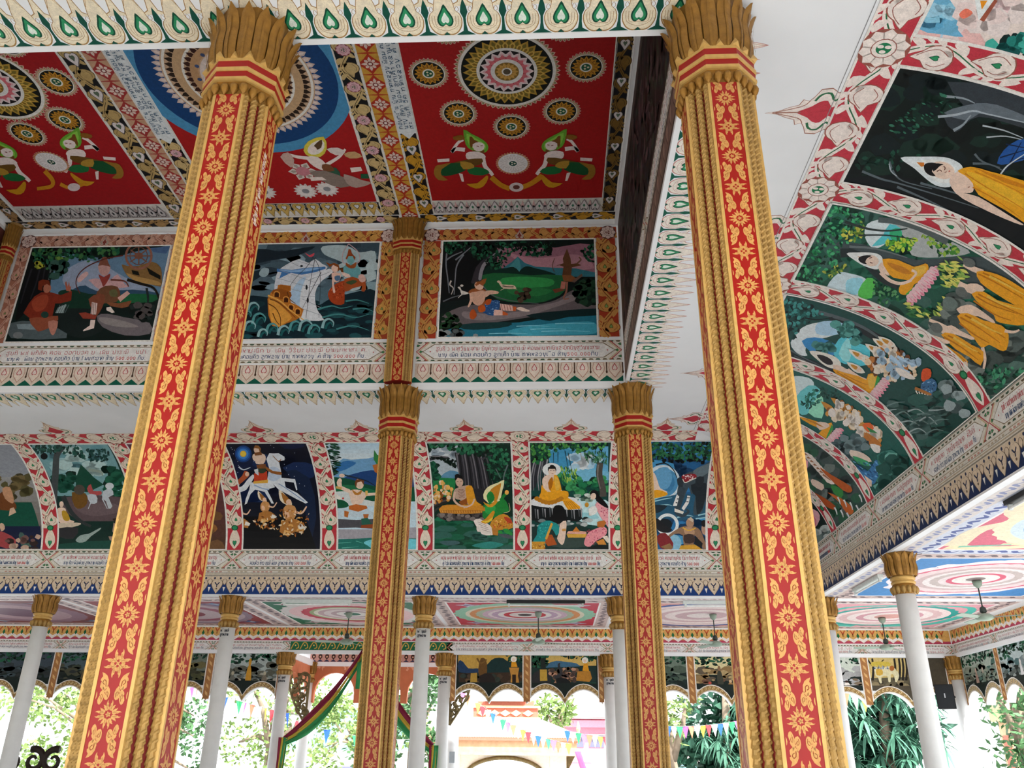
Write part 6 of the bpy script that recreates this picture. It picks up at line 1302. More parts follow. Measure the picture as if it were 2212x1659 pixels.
a.k('#c8861c', '960 1140 1020 1190 1080 1215', 34, 30).k('#c8861c', '1150 1210 1220 1180 1290 1130', 30, 34).e('#dccccc', 1122, 1205, 46, 30).e('#6a3a34', 1122, 1205, 22, 14)
a.build('kneeling_dancers', c_lantern)
# ---- blue panel
c = Canvas(CLP, px=False); c.clip = (-6.12, -3.1, Y0c, 12.86)
plain_rect(c, -6.12, -3.1, Y0c, 12.86, '#e2ded6'); plain_rect(c, -6.09, -3.13, Y0c, 12.45, '#a81a1c')
X, Y = -4.62, 9.37
disc(c, X, Y, 1.68, '#4a90bc', 60); disc(c, X, Y, 1.47, '#123f74', 60); petals(c, X, Y, 1.08, 1.24, 64, '#cdb8b0', col2='#e0cfc8'); disc(c, X, Y, 1.12, '#c2a284', 60); c.ring(X, Y, 1.06, 1.1, '#e4e0d8', 60); petals(c, X, Y, .9, 1.06, 60, '#2a1c14'); c.ring(X, Y, .82, .95, '#c2a07a', 60); c.ring(X, Y, .78, .82, '#e4e0d8', 60); petals(c, X, Y, .66, .8, 44, '#3a1c14'); c.ring(X, Y, .58, .7, '#b99068', 60); disc(c, X, Y, .56, '#d8c8c0'); petals(c, X, Y, .3, .52, 20, '#ead8d4'); disc(c, X, Y, .36, '#a82a38'); disc(c, X, Y, .28, '#e2ded8'); disc(c, X, Y, .2, '#2f5a44')
for k in range(14): a_ = 2 * PI * k / 14; disc(c, X + .6 * math.cos(a_), Y + .6 * math.sin(a_), .035, '#3a4a70', 8)
for x, y, r in ((-4.35, 12.1, .22), (-3.95, 12.05, .22), (-5.1, 12.1, .22)): petals(c, x, y, r * .5, r, 14, '#d8ccc8'); disc(c, x, y, r * .7, '#e4dcd8'); disc(c, x, y, r * .3, '#8a8a90')
petals(c, -4.25, 11.55, .08, .26, 6, '#d8ccc4', col2='#a89a90'); disc(c, -4.25, 11.55, .12, '#c8808a')
lotus_row(c, -6.1, -3.12, .28, 12.46, .38, ('#1a1c1a', '#cfae62', '#6a5424'), True, [(1, '#6a5424'), (.75, '#d8dce4')])
c.build('ceiling_panel', c_lantern, 'ceiling panel with a great blue and tan circle on red')
a = Art(CLP, (-6.09, -3.13, 10.5, 12.45), (0, 0, 2.989)); a.lv = 70
a.p('#d8c84a', '1960 970 1990 910 2090 880 2110 960 2070 1010 2000 1010', 2).p('#ece4d8', '1985 970 2010 925 2080 900 2095 950 2060 990 2010 995', 2).p('#5a4028', '2020 950 2050 915 2080 900 2075 950 2040 965', 2).e('#ecdcd4', 2020, 965, 26, 24).p('#ecdcd4', '1980 1010 2050 1010 2110 1060 2130 1100 2060 1090 2000 1050', 2).k('#ecdcd4', '2000 1020 1920 1010 1850 990', 24, 14).k('#ecdcd4', '2110 1060 2190 1010 2230 960', 24, 14).p('#2f5a44', '2100 1090 2170 1080 2200 1140 2130 1140', 2).p('#7a4a2c', '2080 1060 2130 1060 2160 1100 2090 1100', 2).p('#8a7a70', '2000 1110 2100 1100 2240 1150 2300 1180 2200 1210 2090 1170', 2).p('#ecdcd4', '2000 1140 2080 1140 2110 1160 2010 1165', 1).p('#dccfc8', '2110 960 2180 950 2230 980 2170 1000', 2).p('#c8a89c', '1810 1010 1860 980 1900 1030 1880 1080', 2)
a.p('#ecdcd4', '2260 1080 2330 1075 2340 1100 2270 1110', 0).p('#b09a90', '2220 1120 2340 1160 2400 1180 2300 1210 2240 1180', 2).p('#1f5a3c', '2330 1120 2400 1120 2390 1150 2330 1150', 1).p('#c8a070', '2220 990 2290 975 2340 1010 2260 1020', 2)
a.build('flying_dancer', c_lantern)
# ---- left panel
c = Canvas(CLP, px=False); plain_rect(c, -9.97, -7.1, Y0c, 12.84, '#d8d4ce'); plain_rect(c, -9.93, -7.13, Y0c, 12.4, '#a0181e'); c.clip = (-9.93, -7.13, Y0c, 12.84)
big_mandala(c, -8.47, 9.37, .8)
for x, y in ((-7.42, 9.35), (-7.73, 10.16), (-8.53, 10.46), (-9.25, 10.16), (-9.55, 9.35), (-7.73, 8.55), (-8.53, 8.25), (-9.25, 8.55)): medallion(c, x, y, .31)
medallion(c, -8.51, 11.16, .29, 'white')
b = c.lv
for i in range(15):
    l = Loc(c, -9.9 + (i + .5) * 2.76 / 15, 12.8, PI, .184, .36)
    l.poly([(-.5, 0), (.5, 0), (.5, .5), (0, .62), (-.5, .5)], '#a8a2a0', 0, b); l.poly([(.3, .4), (.5, 1.0), (.7, .4)], '#b8a8a8', 0, b)
    l.poly(mirror([(0, .1), (.2, .06), (.36, .2), (.4, .45), (.26, .62), (0, 1.0)]), '#5a5458', 2, b + 1); l.poly(mirror([(0, .14), (.18, .12), (.3, .24), (.34, .45), (.2, .6), (0, .9)]), '#c4c0c0', 2, b + 2); l.ell(0, .4, .1, .12, '#2a2a2e', b + 3); l.stroke([(.5, .1), (.5, .46)], .08, '#24242a', lv=b + 3)
c.build('ceiling_panel', c_lantern, 'left red ceiling panel with gold medallions and two kneeling dancers')
a = Art(CLP, (-9.93, -7.13, 9.5, 12.4), (0, 0, 2.989)); a.lv = 60
dancer(a, lambda u, v: f'{470 - (u - 860) * 1.0 - (v - 950) * -.35} {v - 16 + (860 - u) * .02}')
dancer(a, lambda u, v: f'{(u - 860) * 1.0 + 30 + (v - 950) * .3} {v + 38}')
a.k('#c8861c', '290 1100 340 1160 330 1200 240 1215', 30, 22).k('#c8861c', '390 1185 460 1210 560 1180', 24, 18).e('#dccccc', 478, 1205, 40, 26).build('kneeling_dancers', c_lantern)
# ---- ribs between the panels, and the back strip
for X0, tone in ((-3.1, 0), (-7.1, 1)):
    c = Canvas(CLP, px=False)
    curl_vine(c, (X0 + .17, Y0c), (X0 + .17, 12.86), .33, '#16171a', '#cdb27c' if not tone else '#b89c66', '#5a4a2c', 'rose' if not tone else 'heart')
    plain_rect(c, X0 + .34, X0 + .68, Y0c, 13.1, '#e0dcd4'); plain_rect(c, X0 + .36, X0 + .66, Y0c, 13.1, '#b03420' if not tone else '#a03432'); b = c.lv + 1
    n = 18; s_ = (13.1 - Y0c) / n
    for i in range(n):
        yy = Y0c + (i + .5) * s_; l = Loc(c, X0 + .51, yy, 0, .15)
        for d in (-1, 1):
            l.poly([(d * 1.0, -1.35), (d * .05, -1.28), (d * .5, -.7), (d * 1.0, -.25)], '#cd9a3c' if not tone else '#c49a7c', 1, b); l.poly([(d * 1.0, 1.35), (d * .05, 1.28), (d * .5, .7), (d * 1.0, .25)], '#cd9a3c' if not tone else '#c49a7c', 1, b)
        for k in range(8):
            a_ = k * PI / 4; l.poly([(.12 * math.cos(a_ - .5), .12 * math.sin(a_ - .5)), (.6 * math.cos(a_ - .3), .6 * math.sin(a_ - .3)), ((.92 if k % 2 == 0 else .72) * math.cos(a_), (.92 if k % 2 == 0 else .72) * math.sin(a_)), (.6 * math.cos(a_ + .3), .6 * math.sin(a_ + .3)), (.12 * math.cos(a_ + .5), .12 * math.sin(a_ + .5))], '#e0c8bc', 0, b + 1)
        l.ell(0, 0, .3, .3, '#7a2c28', b + 2); l.ell(0, 0, .18, .18, '#e4d4cc', b + 3)
    c.lv = b + 5
    curl_vine(c, (X0 + .83, 10.65), (X0 + .83, 12.86), .29, '#15161c', '#c8942c' if not tone else '#cdb27c', '#5a4218', 'heart' if not tone else 'rose')
    plain_rect(c, X0 + .69, X0 + .97, Y0c, 10.6, '#dfe4e6'); c.up(); c.face([(X0 + .69, 10.6), (X0 + .97, 10.6), (X0 + .83, 10.78)], '#dfe4e6')
    c.build('painted_rib', c_lantern)
    t = Canvas(Plane((X0 + .83, 10.55, ZL), (0, -1, 0), (-1, 0, 0), (0, 0, -1)), px=False); t.lv = 130
    for i, line in enumerate(('ກອງກະຖິນ ບ້ານ ທາດຫລວງ ພ້ອມ ຄອບຄົວ ລູກຫລານ ມີສັດທາ ສ້າງ ຮູບນີ້ ໄວ້ ໃນ ພຸດທະສາສະໜາ', 'ນາງ ສີດາ ພ້ອມ ລູກເຕົ້າ ຫລານເຫລນ ສ້າງ ໄວ້ ເປັນ ທານ ແດ່ ພໍ່ແມ່ ພີ່ນ້ອງ ທຸກຄົນ', 'ສະຖານທີ່ ວັດ ທາດຫລວງໃຕ້ ສ້າງ 500.000 ກີບ')):
        write(t, line, .02, 4.6 if i < 2 else 3.0, .06 - i * .085, .05, '#2c5a7a', .2, (*alt_of(line), '#c0383c'))
    t.build('ceiling_lettering', c_lantern)
c = Canvas(CLP, px=False)
curl_vine(c, (1.11, Y0c), (1.11, 12.86), .24, '#15161c', '#7a5c2a', '#3a2c14', 'heart')
for x0, x1, lf_, ro in ((-2.4, 1.24, '#c8942c', 'heart'), (-6.4, -2.8, '#cdb27c', 'rose'), (-10.4, -6.8, '#b08c5a', 'heart')): curl_vine(c, (x0, 12.99), (x1, 12.99), .25, '#15161c', lf_, '#5a4218', ro)
curl_vine(c, (-10.12, Y0c), (-10.12, 12.86), .24, '#15161c', '#a8845a', '#3a2c14', 'heart')
c.build('painted_rib', c_lantern)
# ---- right lantern wall: one long dark mural seen edge-on
S_LR = Plane((OX1, 0, EYE), (0, -1, 0), (0, 0, 1), (-1, 0, 0))
c = Canvas(S_LR, px=False); c.clip = (-OY1 + .05, -OY0 - .05, 6.0, 9.2)
plain_rect(c, -OY1, -OY0, 5.9, 9.2, '#4a3c38'); plain_rect(c, -12.8, -5.9, 6.86, 8.95, '#16181c')
c.leaves([(-12.8, 6.9), (-5.9, 6.9), (-5.9, 8.9), (-12.8, 8.9)], 700, .34, ['#0d1c18', '#1c2a34', '#3a2c34', '#2c3a30', '#55444a', '#1a1418'], .5)
for vv, hh, col in ((6.4, .4, '#8a7c74'), (6.05, .32, '#7a6258')): plain_rect(c, -13.1, -5.6, vv, vv + hh, col)
b = c.lv + 1
for i in range(26):
    u = -13.05 + i * .29; l = Loc(c, u, 6.05, 0, .29, .32); l.poly(mirror([(0, .96), (.27, .96), (.34, .7), (.3, .52), (0, .12)]), '#5a423c', 1, b); l.poly(mirror([(0, .9), (.2, .9), (.26, .7), (.2, .52), (0, .22)]), '#94786c', 1, b + 1)
for u0 in (-12.95, -9.4): cartouche(c, u0, u0 + 3.5, 6.42, 6.78, 1)
c.build('mural', wl_right, 'dark mural along the right lantern wall, seen almost edge-on')
S_LL = Plane((OX0, 0, EYE), (0, 1, 0), (0, 0, 1), (1, 0, 0))
c = Canvas(S_LL, px=False); plain_rect(c, OY0 + .05, OY1 - .05, 6.0, 9.2, '#6a3c34'); plain_rect(c, 6.0, 12.7, 6.86, 8.9, '#1c2a2a'); plain_rect(c, 5.7, 13.0, 6.0, 6.8, '#b8aca2')
c.leaves([(6.0, 6.9), (12.7, 6.9), (12.7, 8.9), (6.0, 8.9)], 260, .34, ['#0d1c18', '#24403a', '#5a4a3a', '#3a5a6a'], .5)
c.build('mural', wl_left, 'dim mural along the left lantern wall')
# ---------------------------------------------------------------- aisle ceilings
CAP = Plane((0, 0, ZF0 + .01), (1, 0, 0), (0, 1, 0), (0, 0, -1))
def aisle(x0, x1, y0, y1, parent, gnd, rings, label, extra=None, edge='#cfb9b4', line='#6a5a60'):
    c = Canvas(CAP, px=False); cx, cy = (x0 + x1) / 2, (y0 + y1) / 2
    plain_rect(c, x0 - .36, x1 + .36, y0 - .36, y1 + .36, '#eee6e4'); plain_rect(c, x0 - .32, x1 + .32, y0 - .32, y1 + .32, edge); b = c.lv + 1
    for k in range(int((x1 - x0 + .6) / .26)):
        for yy in (y0 - .17, y1 + .17): Loc(c, x0 - .25 + k * .26, yy, (k % 2) * PI, .12).poly([(-1, -.3), (-.3, .7), (.5, .5), (1, -.4), (.2, .1), (-.3, -.5)], line, 2, b)
    for k in range(int((y1 - y0 + .6) / .26)):
        for xx in (x0 - .17, x1 + .17): Loc(c, xx, y0 - .25 + k * .26, PI / 2 + (k % 2) * PI, .12).poly([(-1, -.3), (-.3, .7), (.5, .5), (1, -.4), (.2, .1), (-.3, -.5)], line, 2, b)
    c.lv = b + 1; plain_rect(c, x0 - .04, x1 + .04, y0 - .04, y1 + .04, '#f2ecea'); plain_rect(c, x0, x1, y0, y1, gnd)
    sx, sy = (x1 - x0) / 2, (y1 - y0) / 2
    if extra: extra(c, cx, cy, sx, sy)
    for r, col, pet in rings:
        c.up(); N = 56
        c.face([(cx + sx * r * math.cos(2 * PI * k / N) * (1 + (.035 if pet and k % 2 else 0)), cy + sy * r * math.sin(2 * PI * k / N) * (1 + (.035 if pet and k % 2 else 0))) for k in range(N)], col)
    c.build('ceiling_panel', parent, label)
def corners(col, col2, s_=.34):
    def f(c, cx, cy, sx, sy):
        for dx in (-1, 1):
            for dy in (-1, 1):
                c.up(); l = Loc(c, cx + dx * sx * .74, cy + dy * sy * .74, 0, s_ * dx, s_ * dy)
                c.face([l.p(q) for q in smooth_closed([(-1.2, .3), (-.4, .1), (0, -.5), (.3, 0), (.8, .3), (.2, .5), (.1, .9), (-.3, .5)], 3)], col); c.up()
                c.face([l.p(q) for q in smooth_closed([(-.6, .3), (-.1, .15), (.1, -.2), (.3, .2), (0, .5)], 3)], col2)
    return f
PK = '#e6bfc0'
BX = [(-14.3, -11.05), (-10.3, -7.05), (-6.3, -3.02), (-2.26, 1.02), (1.78, 5.1)]
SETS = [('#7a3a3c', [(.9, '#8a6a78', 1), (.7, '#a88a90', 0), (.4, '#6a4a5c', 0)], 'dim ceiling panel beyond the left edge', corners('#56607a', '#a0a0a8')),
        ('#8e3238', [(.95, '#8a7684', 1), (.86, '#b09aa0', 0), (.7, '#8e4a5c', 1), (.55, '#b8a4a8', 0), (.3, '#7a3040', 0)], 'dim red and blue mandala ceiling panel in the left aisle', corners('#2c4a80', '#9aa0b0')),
        ('#156a4c', [(.98, '#d8d2ce', 1), (.88, PK, 0), (.7, '#c02c48', 1), (.6, '#9aa878', 0), (.54, '#e0dcc8', 0), (.48, '#c4a4a8', 0), (.4, '#dccccc', 0), (.3, '#b89aa0', 0), (.22, '#e0d8d4', 0), (.12, '#1f6a54', 0)], 'green ceiling panel with a pink ringed mandala', corners('#d8d4d0', '#8a5a64')),
        ('#c03048', [(.98, '#8fc0a4', 1), (.84, '#d8d0b8', 0), (.78, '#cf8a54', 0), (.68, '#a8b49c', 1), (.6, '#c8a8b8', 0), (.52, '#dccccc', 0), (.46, '#b89ab0', 1), (.38, '#e0d8d4', 0), (.3, '#c02c3c', 0), (.22, '#d8ccc8', 0), (.1, '#3a3434', 0)], 'crimson ceiling panel with mint and orange mandala', corners('#c8c0d0', '#8a7a9a')),
        ('#d89a92', [(1.0, '#1f4c94', 1), (.92, '#e8d4d0', 0), (.8, '#d8bcbc', 0), (.74, '#ecdcd8', 1), (.6, '#d0aeb0', 0), (.5, '#e8d8d4', 0), (.36, '#c8a8ac', 0), (.2, '#e4d8d4', 0)], 'pale ceiling panel with a blue edged mandala', corners('#c84a54', '#ecdcd8'))]
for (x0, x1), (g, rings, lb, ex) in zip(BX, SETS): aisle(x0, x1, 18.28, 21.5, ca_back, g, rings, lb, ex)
def teal_serp(c, cx, cy, sx, sy):
    for d in (-1, 1):
        c.stroke([(cx + d * sx * .2, cy + sy * .9), (cx + d * sx * .8, cy + sy * .72), (cx + d * sx * .97, cy), (cx + d * sx * .8, cy - sy * .72), (cx + d * sx * .2, cy - sy * .9)], .34, '#4ab8a8', .1)
aisle(6.05, 9.3, 18.28, 21.5, ca_back, '#e0a0a8', [(.86, '#1f9a90', 1), (.78, '#ecd4d0', 0), (.66, '#d8b4b4', 1), (.56, '#ecdcd8', 0), (.44, '#d09aa4', 0), (.34, '#ecdcd8', 0), (.2, '#d8a098', 0)], 'pink corner ceiling panel with a teal serpent ring', teal_serp)
def clouds(c, cx, cy, sx, sy):
    rd = random.Random(3)
    for k in range(9):
        a_ = k * .7; c.up(); l = Loc(c, cx + sx * .86 * math.cos(a_), cy + sy * .86 * math.sin(a_), a_ + PI / 2, .5)
        c.face([l.p(q) for q in smooth_closed([(-1, 0), (-.5, .3), (0, .15), (.6, .35), (1.1, 0), (.5, -.2), (-.2, -.1), (-.6, -.3)], 3)], '#f0e8ec')
aisle(6.05, 9.3, 13.95, 17.3, ca_right, '#3f86c4', [(.86, '#f0e6e8', 1), (.8, '#d8607c', 0), (.74, '#ecd4d4', 1), (.62, '#d0b4b4', 0), (.54, '#f0e4e2', 0), (.46, '#c8b8b4', 1), (.38, '#ecdcdc', 0), (.3, '#dc5c78', 0), (.24, '#f2ece6', 0), (.1, '#8a7a78', 0)], 'blue ceiling panel with clouds and a pink ringed mandala', clouds)
def serp(c, cx, cy, sx, sy):
    for d in (-1, 1):
        c.stroke([(cx + sx * .95 * d, cy + sy * .9), (cx + sx * .5 * d, cy + sy * .95), (cx, cy + sy * .84), (cx - sx * .5 * d, cy + sy * .8)], .3, '#efe2b8', .1); c.stroke([(cx - sx * .9, cy + sy * .86 * d), (cx - sx * .95, cy + sy * .3 * d), (cx - sx * .7, cy)], .34, '#efe0c0', .2)
        c.stroke([(cx - sx * .85, cy + sy * .9), (cx - sx * .4, cy + sy * .82)], .1, '#7ac0a8', .06)
aisle(6.05, 9.3, 9.85, 13.3, ca_right, '#d8647c', [(.86, '#efe6c4', 1), (.74, '#cfe0ea', 0), (.64, '#8ab8e0', 0), (.54, '#3f7fc0', 1), (.46, '#f0d4dc', 0), (.36, '#6ab0c8', 0)], 'rose pink ceiling panel with cream serpents round a blue mandala', serp, '#cdd2e0', '#4a5a98')
aisle(6.05, 9.3, 5.8, 9.2, ca_right, '#4a9a80', [(.86, '#efe6c4', 1), (.6, '#d8607c', 0), (.4, '#f0e4e2', 0)], 'green ceiling panel beyond the right edge', None)
for O, U, V, L, col, par in (((FX0, FY1 + .12, ZF0), (1, 0, 0), (0, 1, 0), FX1 - FX0, '#b89aa0', bm_back), ((FX1 + .12, 2.0, ZF0), (0, 1, 0), (1, 0, 0), FY1 - 2.0, '#8a90b4', bm_right)):
    c = Canvas(Plane(O, U, V, (0, 0, -1)), px=False); plain_rect(c, 0, L, 0, .23, '#d8d0cc'); b = c.lv + 1
    for k in range(int(L / .16)):
        Loc(c, .08 + k * .16, .115, (k % 2) * PI, .075).poly([(-1, -.5), (-.3, .8), (.5, .7), (1, -.4), (.3, .2), (-.3, -.6)], col, 2, b)
    c.build('soffit_scroll', par)
# ---------------------------------------------------------------- cornice of the outer walls
def cornice(S, parent, lo, hi, start):
    c = Canvas(S, px=False); plain_rect(c, lo, hi, 0, .64, '#e6dfd8'); plain_rect(c, lo, hi, .3, .62, '#d8a860'); plain_rect(c, lo, hi, .3, .36, '#b8455c'); b = c.lv + 1; n = int((hi - lo) / .24)
    for i in range(n):
        l = Loc(c, lo + (i + .5) * .24, .3, 0, .24, .32)
        l.poly([(-.5, .04), (0, .3), (.5, .04), (.5, .3), (0, .5), (-.5, .3)], '#ece4dc', 0, b); l.poly(mirror([(0, .36), (.16, .56), (0, .8)]), '#1f6a40', 0, b + 1)
        l.poly([(.2, .98), (.5, .6), (.8, .98), (.66, .98), (.5, .8), (.34, .98)], '#c05a34', 0, b + 1); l.poly([(.4, .5), (.6, .5), (.54, .72), (.46, .72)], '#a8763a', 0, b + 1); l.poly([(-.1, 1), (.1, 1), (0, .88)], '#2a5a3c', 0, b + 1)
    c.lv = b + 3
    plain_rect(c, lo, hi, .27, .3, '#f0ece8')
    return c
S_WB = Plane((0, WY1, ZW), (1, 0, 0), (0, 0, 1), (0, -1, 0)); S_WR = Plane((WX1, 0, ZW), (0, -1, 0), (0, 0, 1), (-1, 0, 0))
c = cornice(S_WB, wall_back, -14.6, WX1 - .02, 0); c.build('painted_cornice', wall_back, 'gold and green painted cornice along the back aisle')
k = 0
for x0, x1 in zip(BAYX[:-1], BAYX[1:]):
    c = Canvas(S_WB, px=False); c.lv = 30
    if x0 == -6.65:
        plain_rect(c, x0 - .2, x1 + .15, .05, .28, '#1f6a44'); b = c.lv + 1
        for i in range(18):
            l = Loc(c, x0 - .1 + i * .235, .165, 0, .16); l.stroke([(-.7, -.5), (-.2, .5), (.3, .4), (.5, -.2), (.1, -.4)], .16, '#cfa850', lv=b); l.ell(.0, .1, .12, .12, '#e0c070', b + 1)
        c.build('green_frieze', wall_back, 'green frieze with gold scrolls over the porch opening')
    else:
        m_ = (x0 + x1) / 2
        for a0, a1 in ((x0, m_), (m_, x1)): cartouche(c, a0, a1, .03, .27, k); k += 1
        c.build('caption_strip', wall_back)
c = cornice(S_WR, wall_right, -WY1, -3.0, 0); c.lv = 30
for i in range(9): cartouche(c, -21.8 + i * 2, -19.8 + i * 2, .03, .27, i)
c.build('painted_cornice', wall_right, 'tan painted cornice along the right arcade')
# ---------------------------------------------------------------- scalloped arches: painted bands and small murals
S_AB = Plane((0, WY1 + .02, 0), (1, 0, 0), (0, 0, 1), (0, -1, 0)); S_AR = Plane((WX1 + .02, 0, 0), (0, -1, 0), (0, 0, 1), (-1, 0, 0))
def arch_band(S, u0, u1, parent, tan, flip=False):
    c = Canvas(S, px=False); c.lv = 60
    pts = scallop(u0, u1); off = [(x, z + .15) for x, z in pts]
    for i in range(len(pts) - 1):
        c.face([pts[i], pts[i + 1], off[i + 1], off[i]], tan)
    for d, w_, col in ((.012, .024, '#dcd6cc'), (.14, .022, '#e2ddd4')):
        c.stroke([(x, z + d) for x, z in pts], w_, col, sm=0)
    b = c.lv + 1
    for i in range(len(pts) - 1):
        (x0, z0), (x1, z1) = pts[i], pts[i + 1]; mx_, mz = (x0 + x1) / 2, (z0 + z1) / 2 + .077
        l = Loc(c, mx_, mz, math.atan2(z1 - z0, x1 - x0), .05); l.poly([(-.7, -.5), (.1, -.6), (.8, .4), (0, .7)], '#e2c890', 1, b); l.poly([(-.4, -.3), (.1, -.3), (.4, .2), (0, .3)], '#7a5a34', 1, b + 1)
    for xx in (u0 + .03, (u0 + u1) / 2, u1 - .03):
        w_ = .11 if xx == (u0 + u1) / 2 else .08
        c.lv = b + 3; z0 = 1.29 + EYE + .03
        c.face([(xx - w_, z0 + .1), (xx + w_, z0 + .1), (xx + w_, ZW), (xx - w_, ZW)], '#e2ddd4'); c.up(); c.face([(xx - w_ * .75, z0 + .02), (xx + w_ * .75, z0 + .02), (xx + w_ * .75, ZW), (xx - w_ * .75, ZW)], '#a87444'); c.up()
        for k_ in range(6): Loc(c, xx, z0 + .15 + k_ * .18, PI / 2, .07).poly([(-1, -.6), (.2, -.4), (1, .6), (-.2, .4)], '#d8ac70', 1)
    c.build('arch_band', parent)
FC = (800, 1270, 3.687)
SMALL = {}
def small(S, u0, u1, parent, label, fr, fn, base='#14201c'):
    ext = EXT
    a = Art(S, (u0, u1, 1.62 + EYE, ZW - .02), fr); a.rect = (u0, u1, 1.36 + EYE, ZW - .02); t = a.T; a.T = lambda p: p; a.clip = None
    low = [(x, z + .145) for x, z in scallop(*ext) if u0 <= x <= u1]
    a.poly(low + [(u1, low[-1][1]), (u1, ZW - .02), (u0, ZW - .02), (u0, low[0][1])], base); a.T = t; a.clip = (u0, u1, 1.78 + EYE, ZW - .02)
    fn(a); a.clip = None; a.build('mural', parent, label)
def m_c1(a):
    a.p('#c8a04c', '700 530 1230 530 1230 660 700 660', 0).p('#1f3a5c', '705 580 740 590 780 640 850 640 870 650 860 680 705 670', 2).p('#123030', '940 600 990 560 1060 560 1110 590 1230 560 1230 680 900 680', 2).lf('1060 530 1230 530 1230 600 1100 580', 60, 30, DG).p('#3a2a1c', '705 680 1230 670 1230 830 705 830', 0).bl('705 690 1230 690 1230 830 705 830', 60, 26, ['#1c1814', '#4a3828', '#6a5034', '#2c3830'])
    a.p('#6a4a20', '860 640 880 560 920 570 930 640 920 700 870 700', 2).k('#7a5a28', '850 560 880 600 930 570', 16, 8).p('#b8923c', '800 680 850 675 850 750 795 750', 1).p('#241c18', '870 700 960 680 1000 760 940 800 880 770', 2).e('#f0ece0', 1142, 568, 24).p(RB, '1120 630 1125 590 1160 590 1172 630', 1).e(SK, 1142, 572, 11, 13).p('#c08a3c', '1105 635 1185 635 1175 700 1190 780 1115 780 1120 700', 1).p('#2a1c10', '1130 690 1160 690 1160 770 1130 770', 1)
def m_c2(a):
    a.p('#cfae60', '1300 540 1800 540 1800 620 1300 620', 0).p('#3f6a88', '1400 610 1480 580 1560 590 1640 600 1660 640 1400 640', 2).lf('1290 530 1420 530 1400 620 1340 640 1290 620', 90, 34, DG).lf('1480 530 1800 530 1800 580 1640 570', 70, 32, DG).p('#16302c', '1290 640 1800 620 1800 830 1290 830', 0).k('#1c2420', '1370 560 1380 640 1376 700', 34, 40)
    a.p('#2a2a2c', '1290 700 1330 660 1390 650 1440 690 1430 790 1380 800 1300 780', 2).p('#c09a3c', '1350 650 1405 650 1410 740 1352 742', 1).bl('1420 650 1660 640 1660 760 1460 760', 60, 22, ['#3a2c20', '#7a5a3c', '#b88a70', '#4a3a34']).k('#2f3034', '1470 720 1520 680 1500 620 1510 600', 28, 12).p('#101214', '1480 720 1560 720 1600 770 1500 780', 2).e('#f0ece0', 1710, 576, 25).e(SK, 1708, 582, 11, 14).p(RB, '1690 660 1700 600 1730 600 1742 665', 1).p('#b8802c', '1650 665 1750 662 1765 720 1745 748 1640 740', 1).p('#1f5a44', '1560 760 1800 755 1800 830 1560 830', 0)
def m_gen(seed, sky, pal, fig):
    def f(a):
        u0, u1, v0, v1 = a.rect; t = a.T; a.T = lambda p: (u0 + (u1 - u0) * p[0], v1 + (v0 - v1) * p[1]); a.rd = random.Random(seed)
        a.poly([(0, 0), (1, 0), (1, .4), (0, .4)], sky); a.blobs([(0, .3), (1, .25), (1, .5), (0, .5)], 30, .1, pal[:3]); a.leaves([(0, 0), (1, 0), (1, .15), (0, .25)], 70, .09, DG); a.blobs([(0, .45), (1, .4), (1, .72), (0, .72)], 50, .055, pal)
        for x, y, h, c1, c2 in fig:
            a.poly([(x - .04, y + h), (x - .03, y + h * .4), (x, y + h * .25), (x + .03, y + h * .4), (x + .05, y + h)], c1, 2); a.ell(x, y + h * .16, .022, h * .14, c2)
        a.T = t
    return f
def m_eleph(a):
    a.p('#c8b070', '830 680 1200 690 1220 1000 870 1000', 0)
    a.p('#57503c', '840 860 1220 850 1220 1000 850 1000', 0).bl('840 880 1220 880 1220 990 860 990', 30, 40, ['#3a3428', '#6a6048', '#8a7c5c'])
    for x in (845, 900, 1090, 1130, 1160, 1190): a.k('#241e18', f'{x} 690 {x + 10} 780 {x + 4} 880', 16, 22)
    a.k('#241e18', '860 700 920 760 1000 700', 14, 8).p('#d8cfa8', '915 760 960 770 1040 760 1090 770 1110 800 1120 880 1100 890 1085 830 1060 830 1060 890 1040 890 1030 840 980 850 985 900 965 900 950 850 930 840', 2).p('#c8a040', '935 780 985 785 990 830 940 835', 2).p('#c8b048', '900 720 1040 720 1050 755 905 760', 2).lf('905 755 1040 755 1040 780 910 780', 30, 16, ['#24406a', '#8a9ab8'], .4, 1.5, .2).e('#a8652c', 1070, 775, 22).k('#d8cfa8', '1110 800 1125 840 1112 880 1100 890', 18, 9)
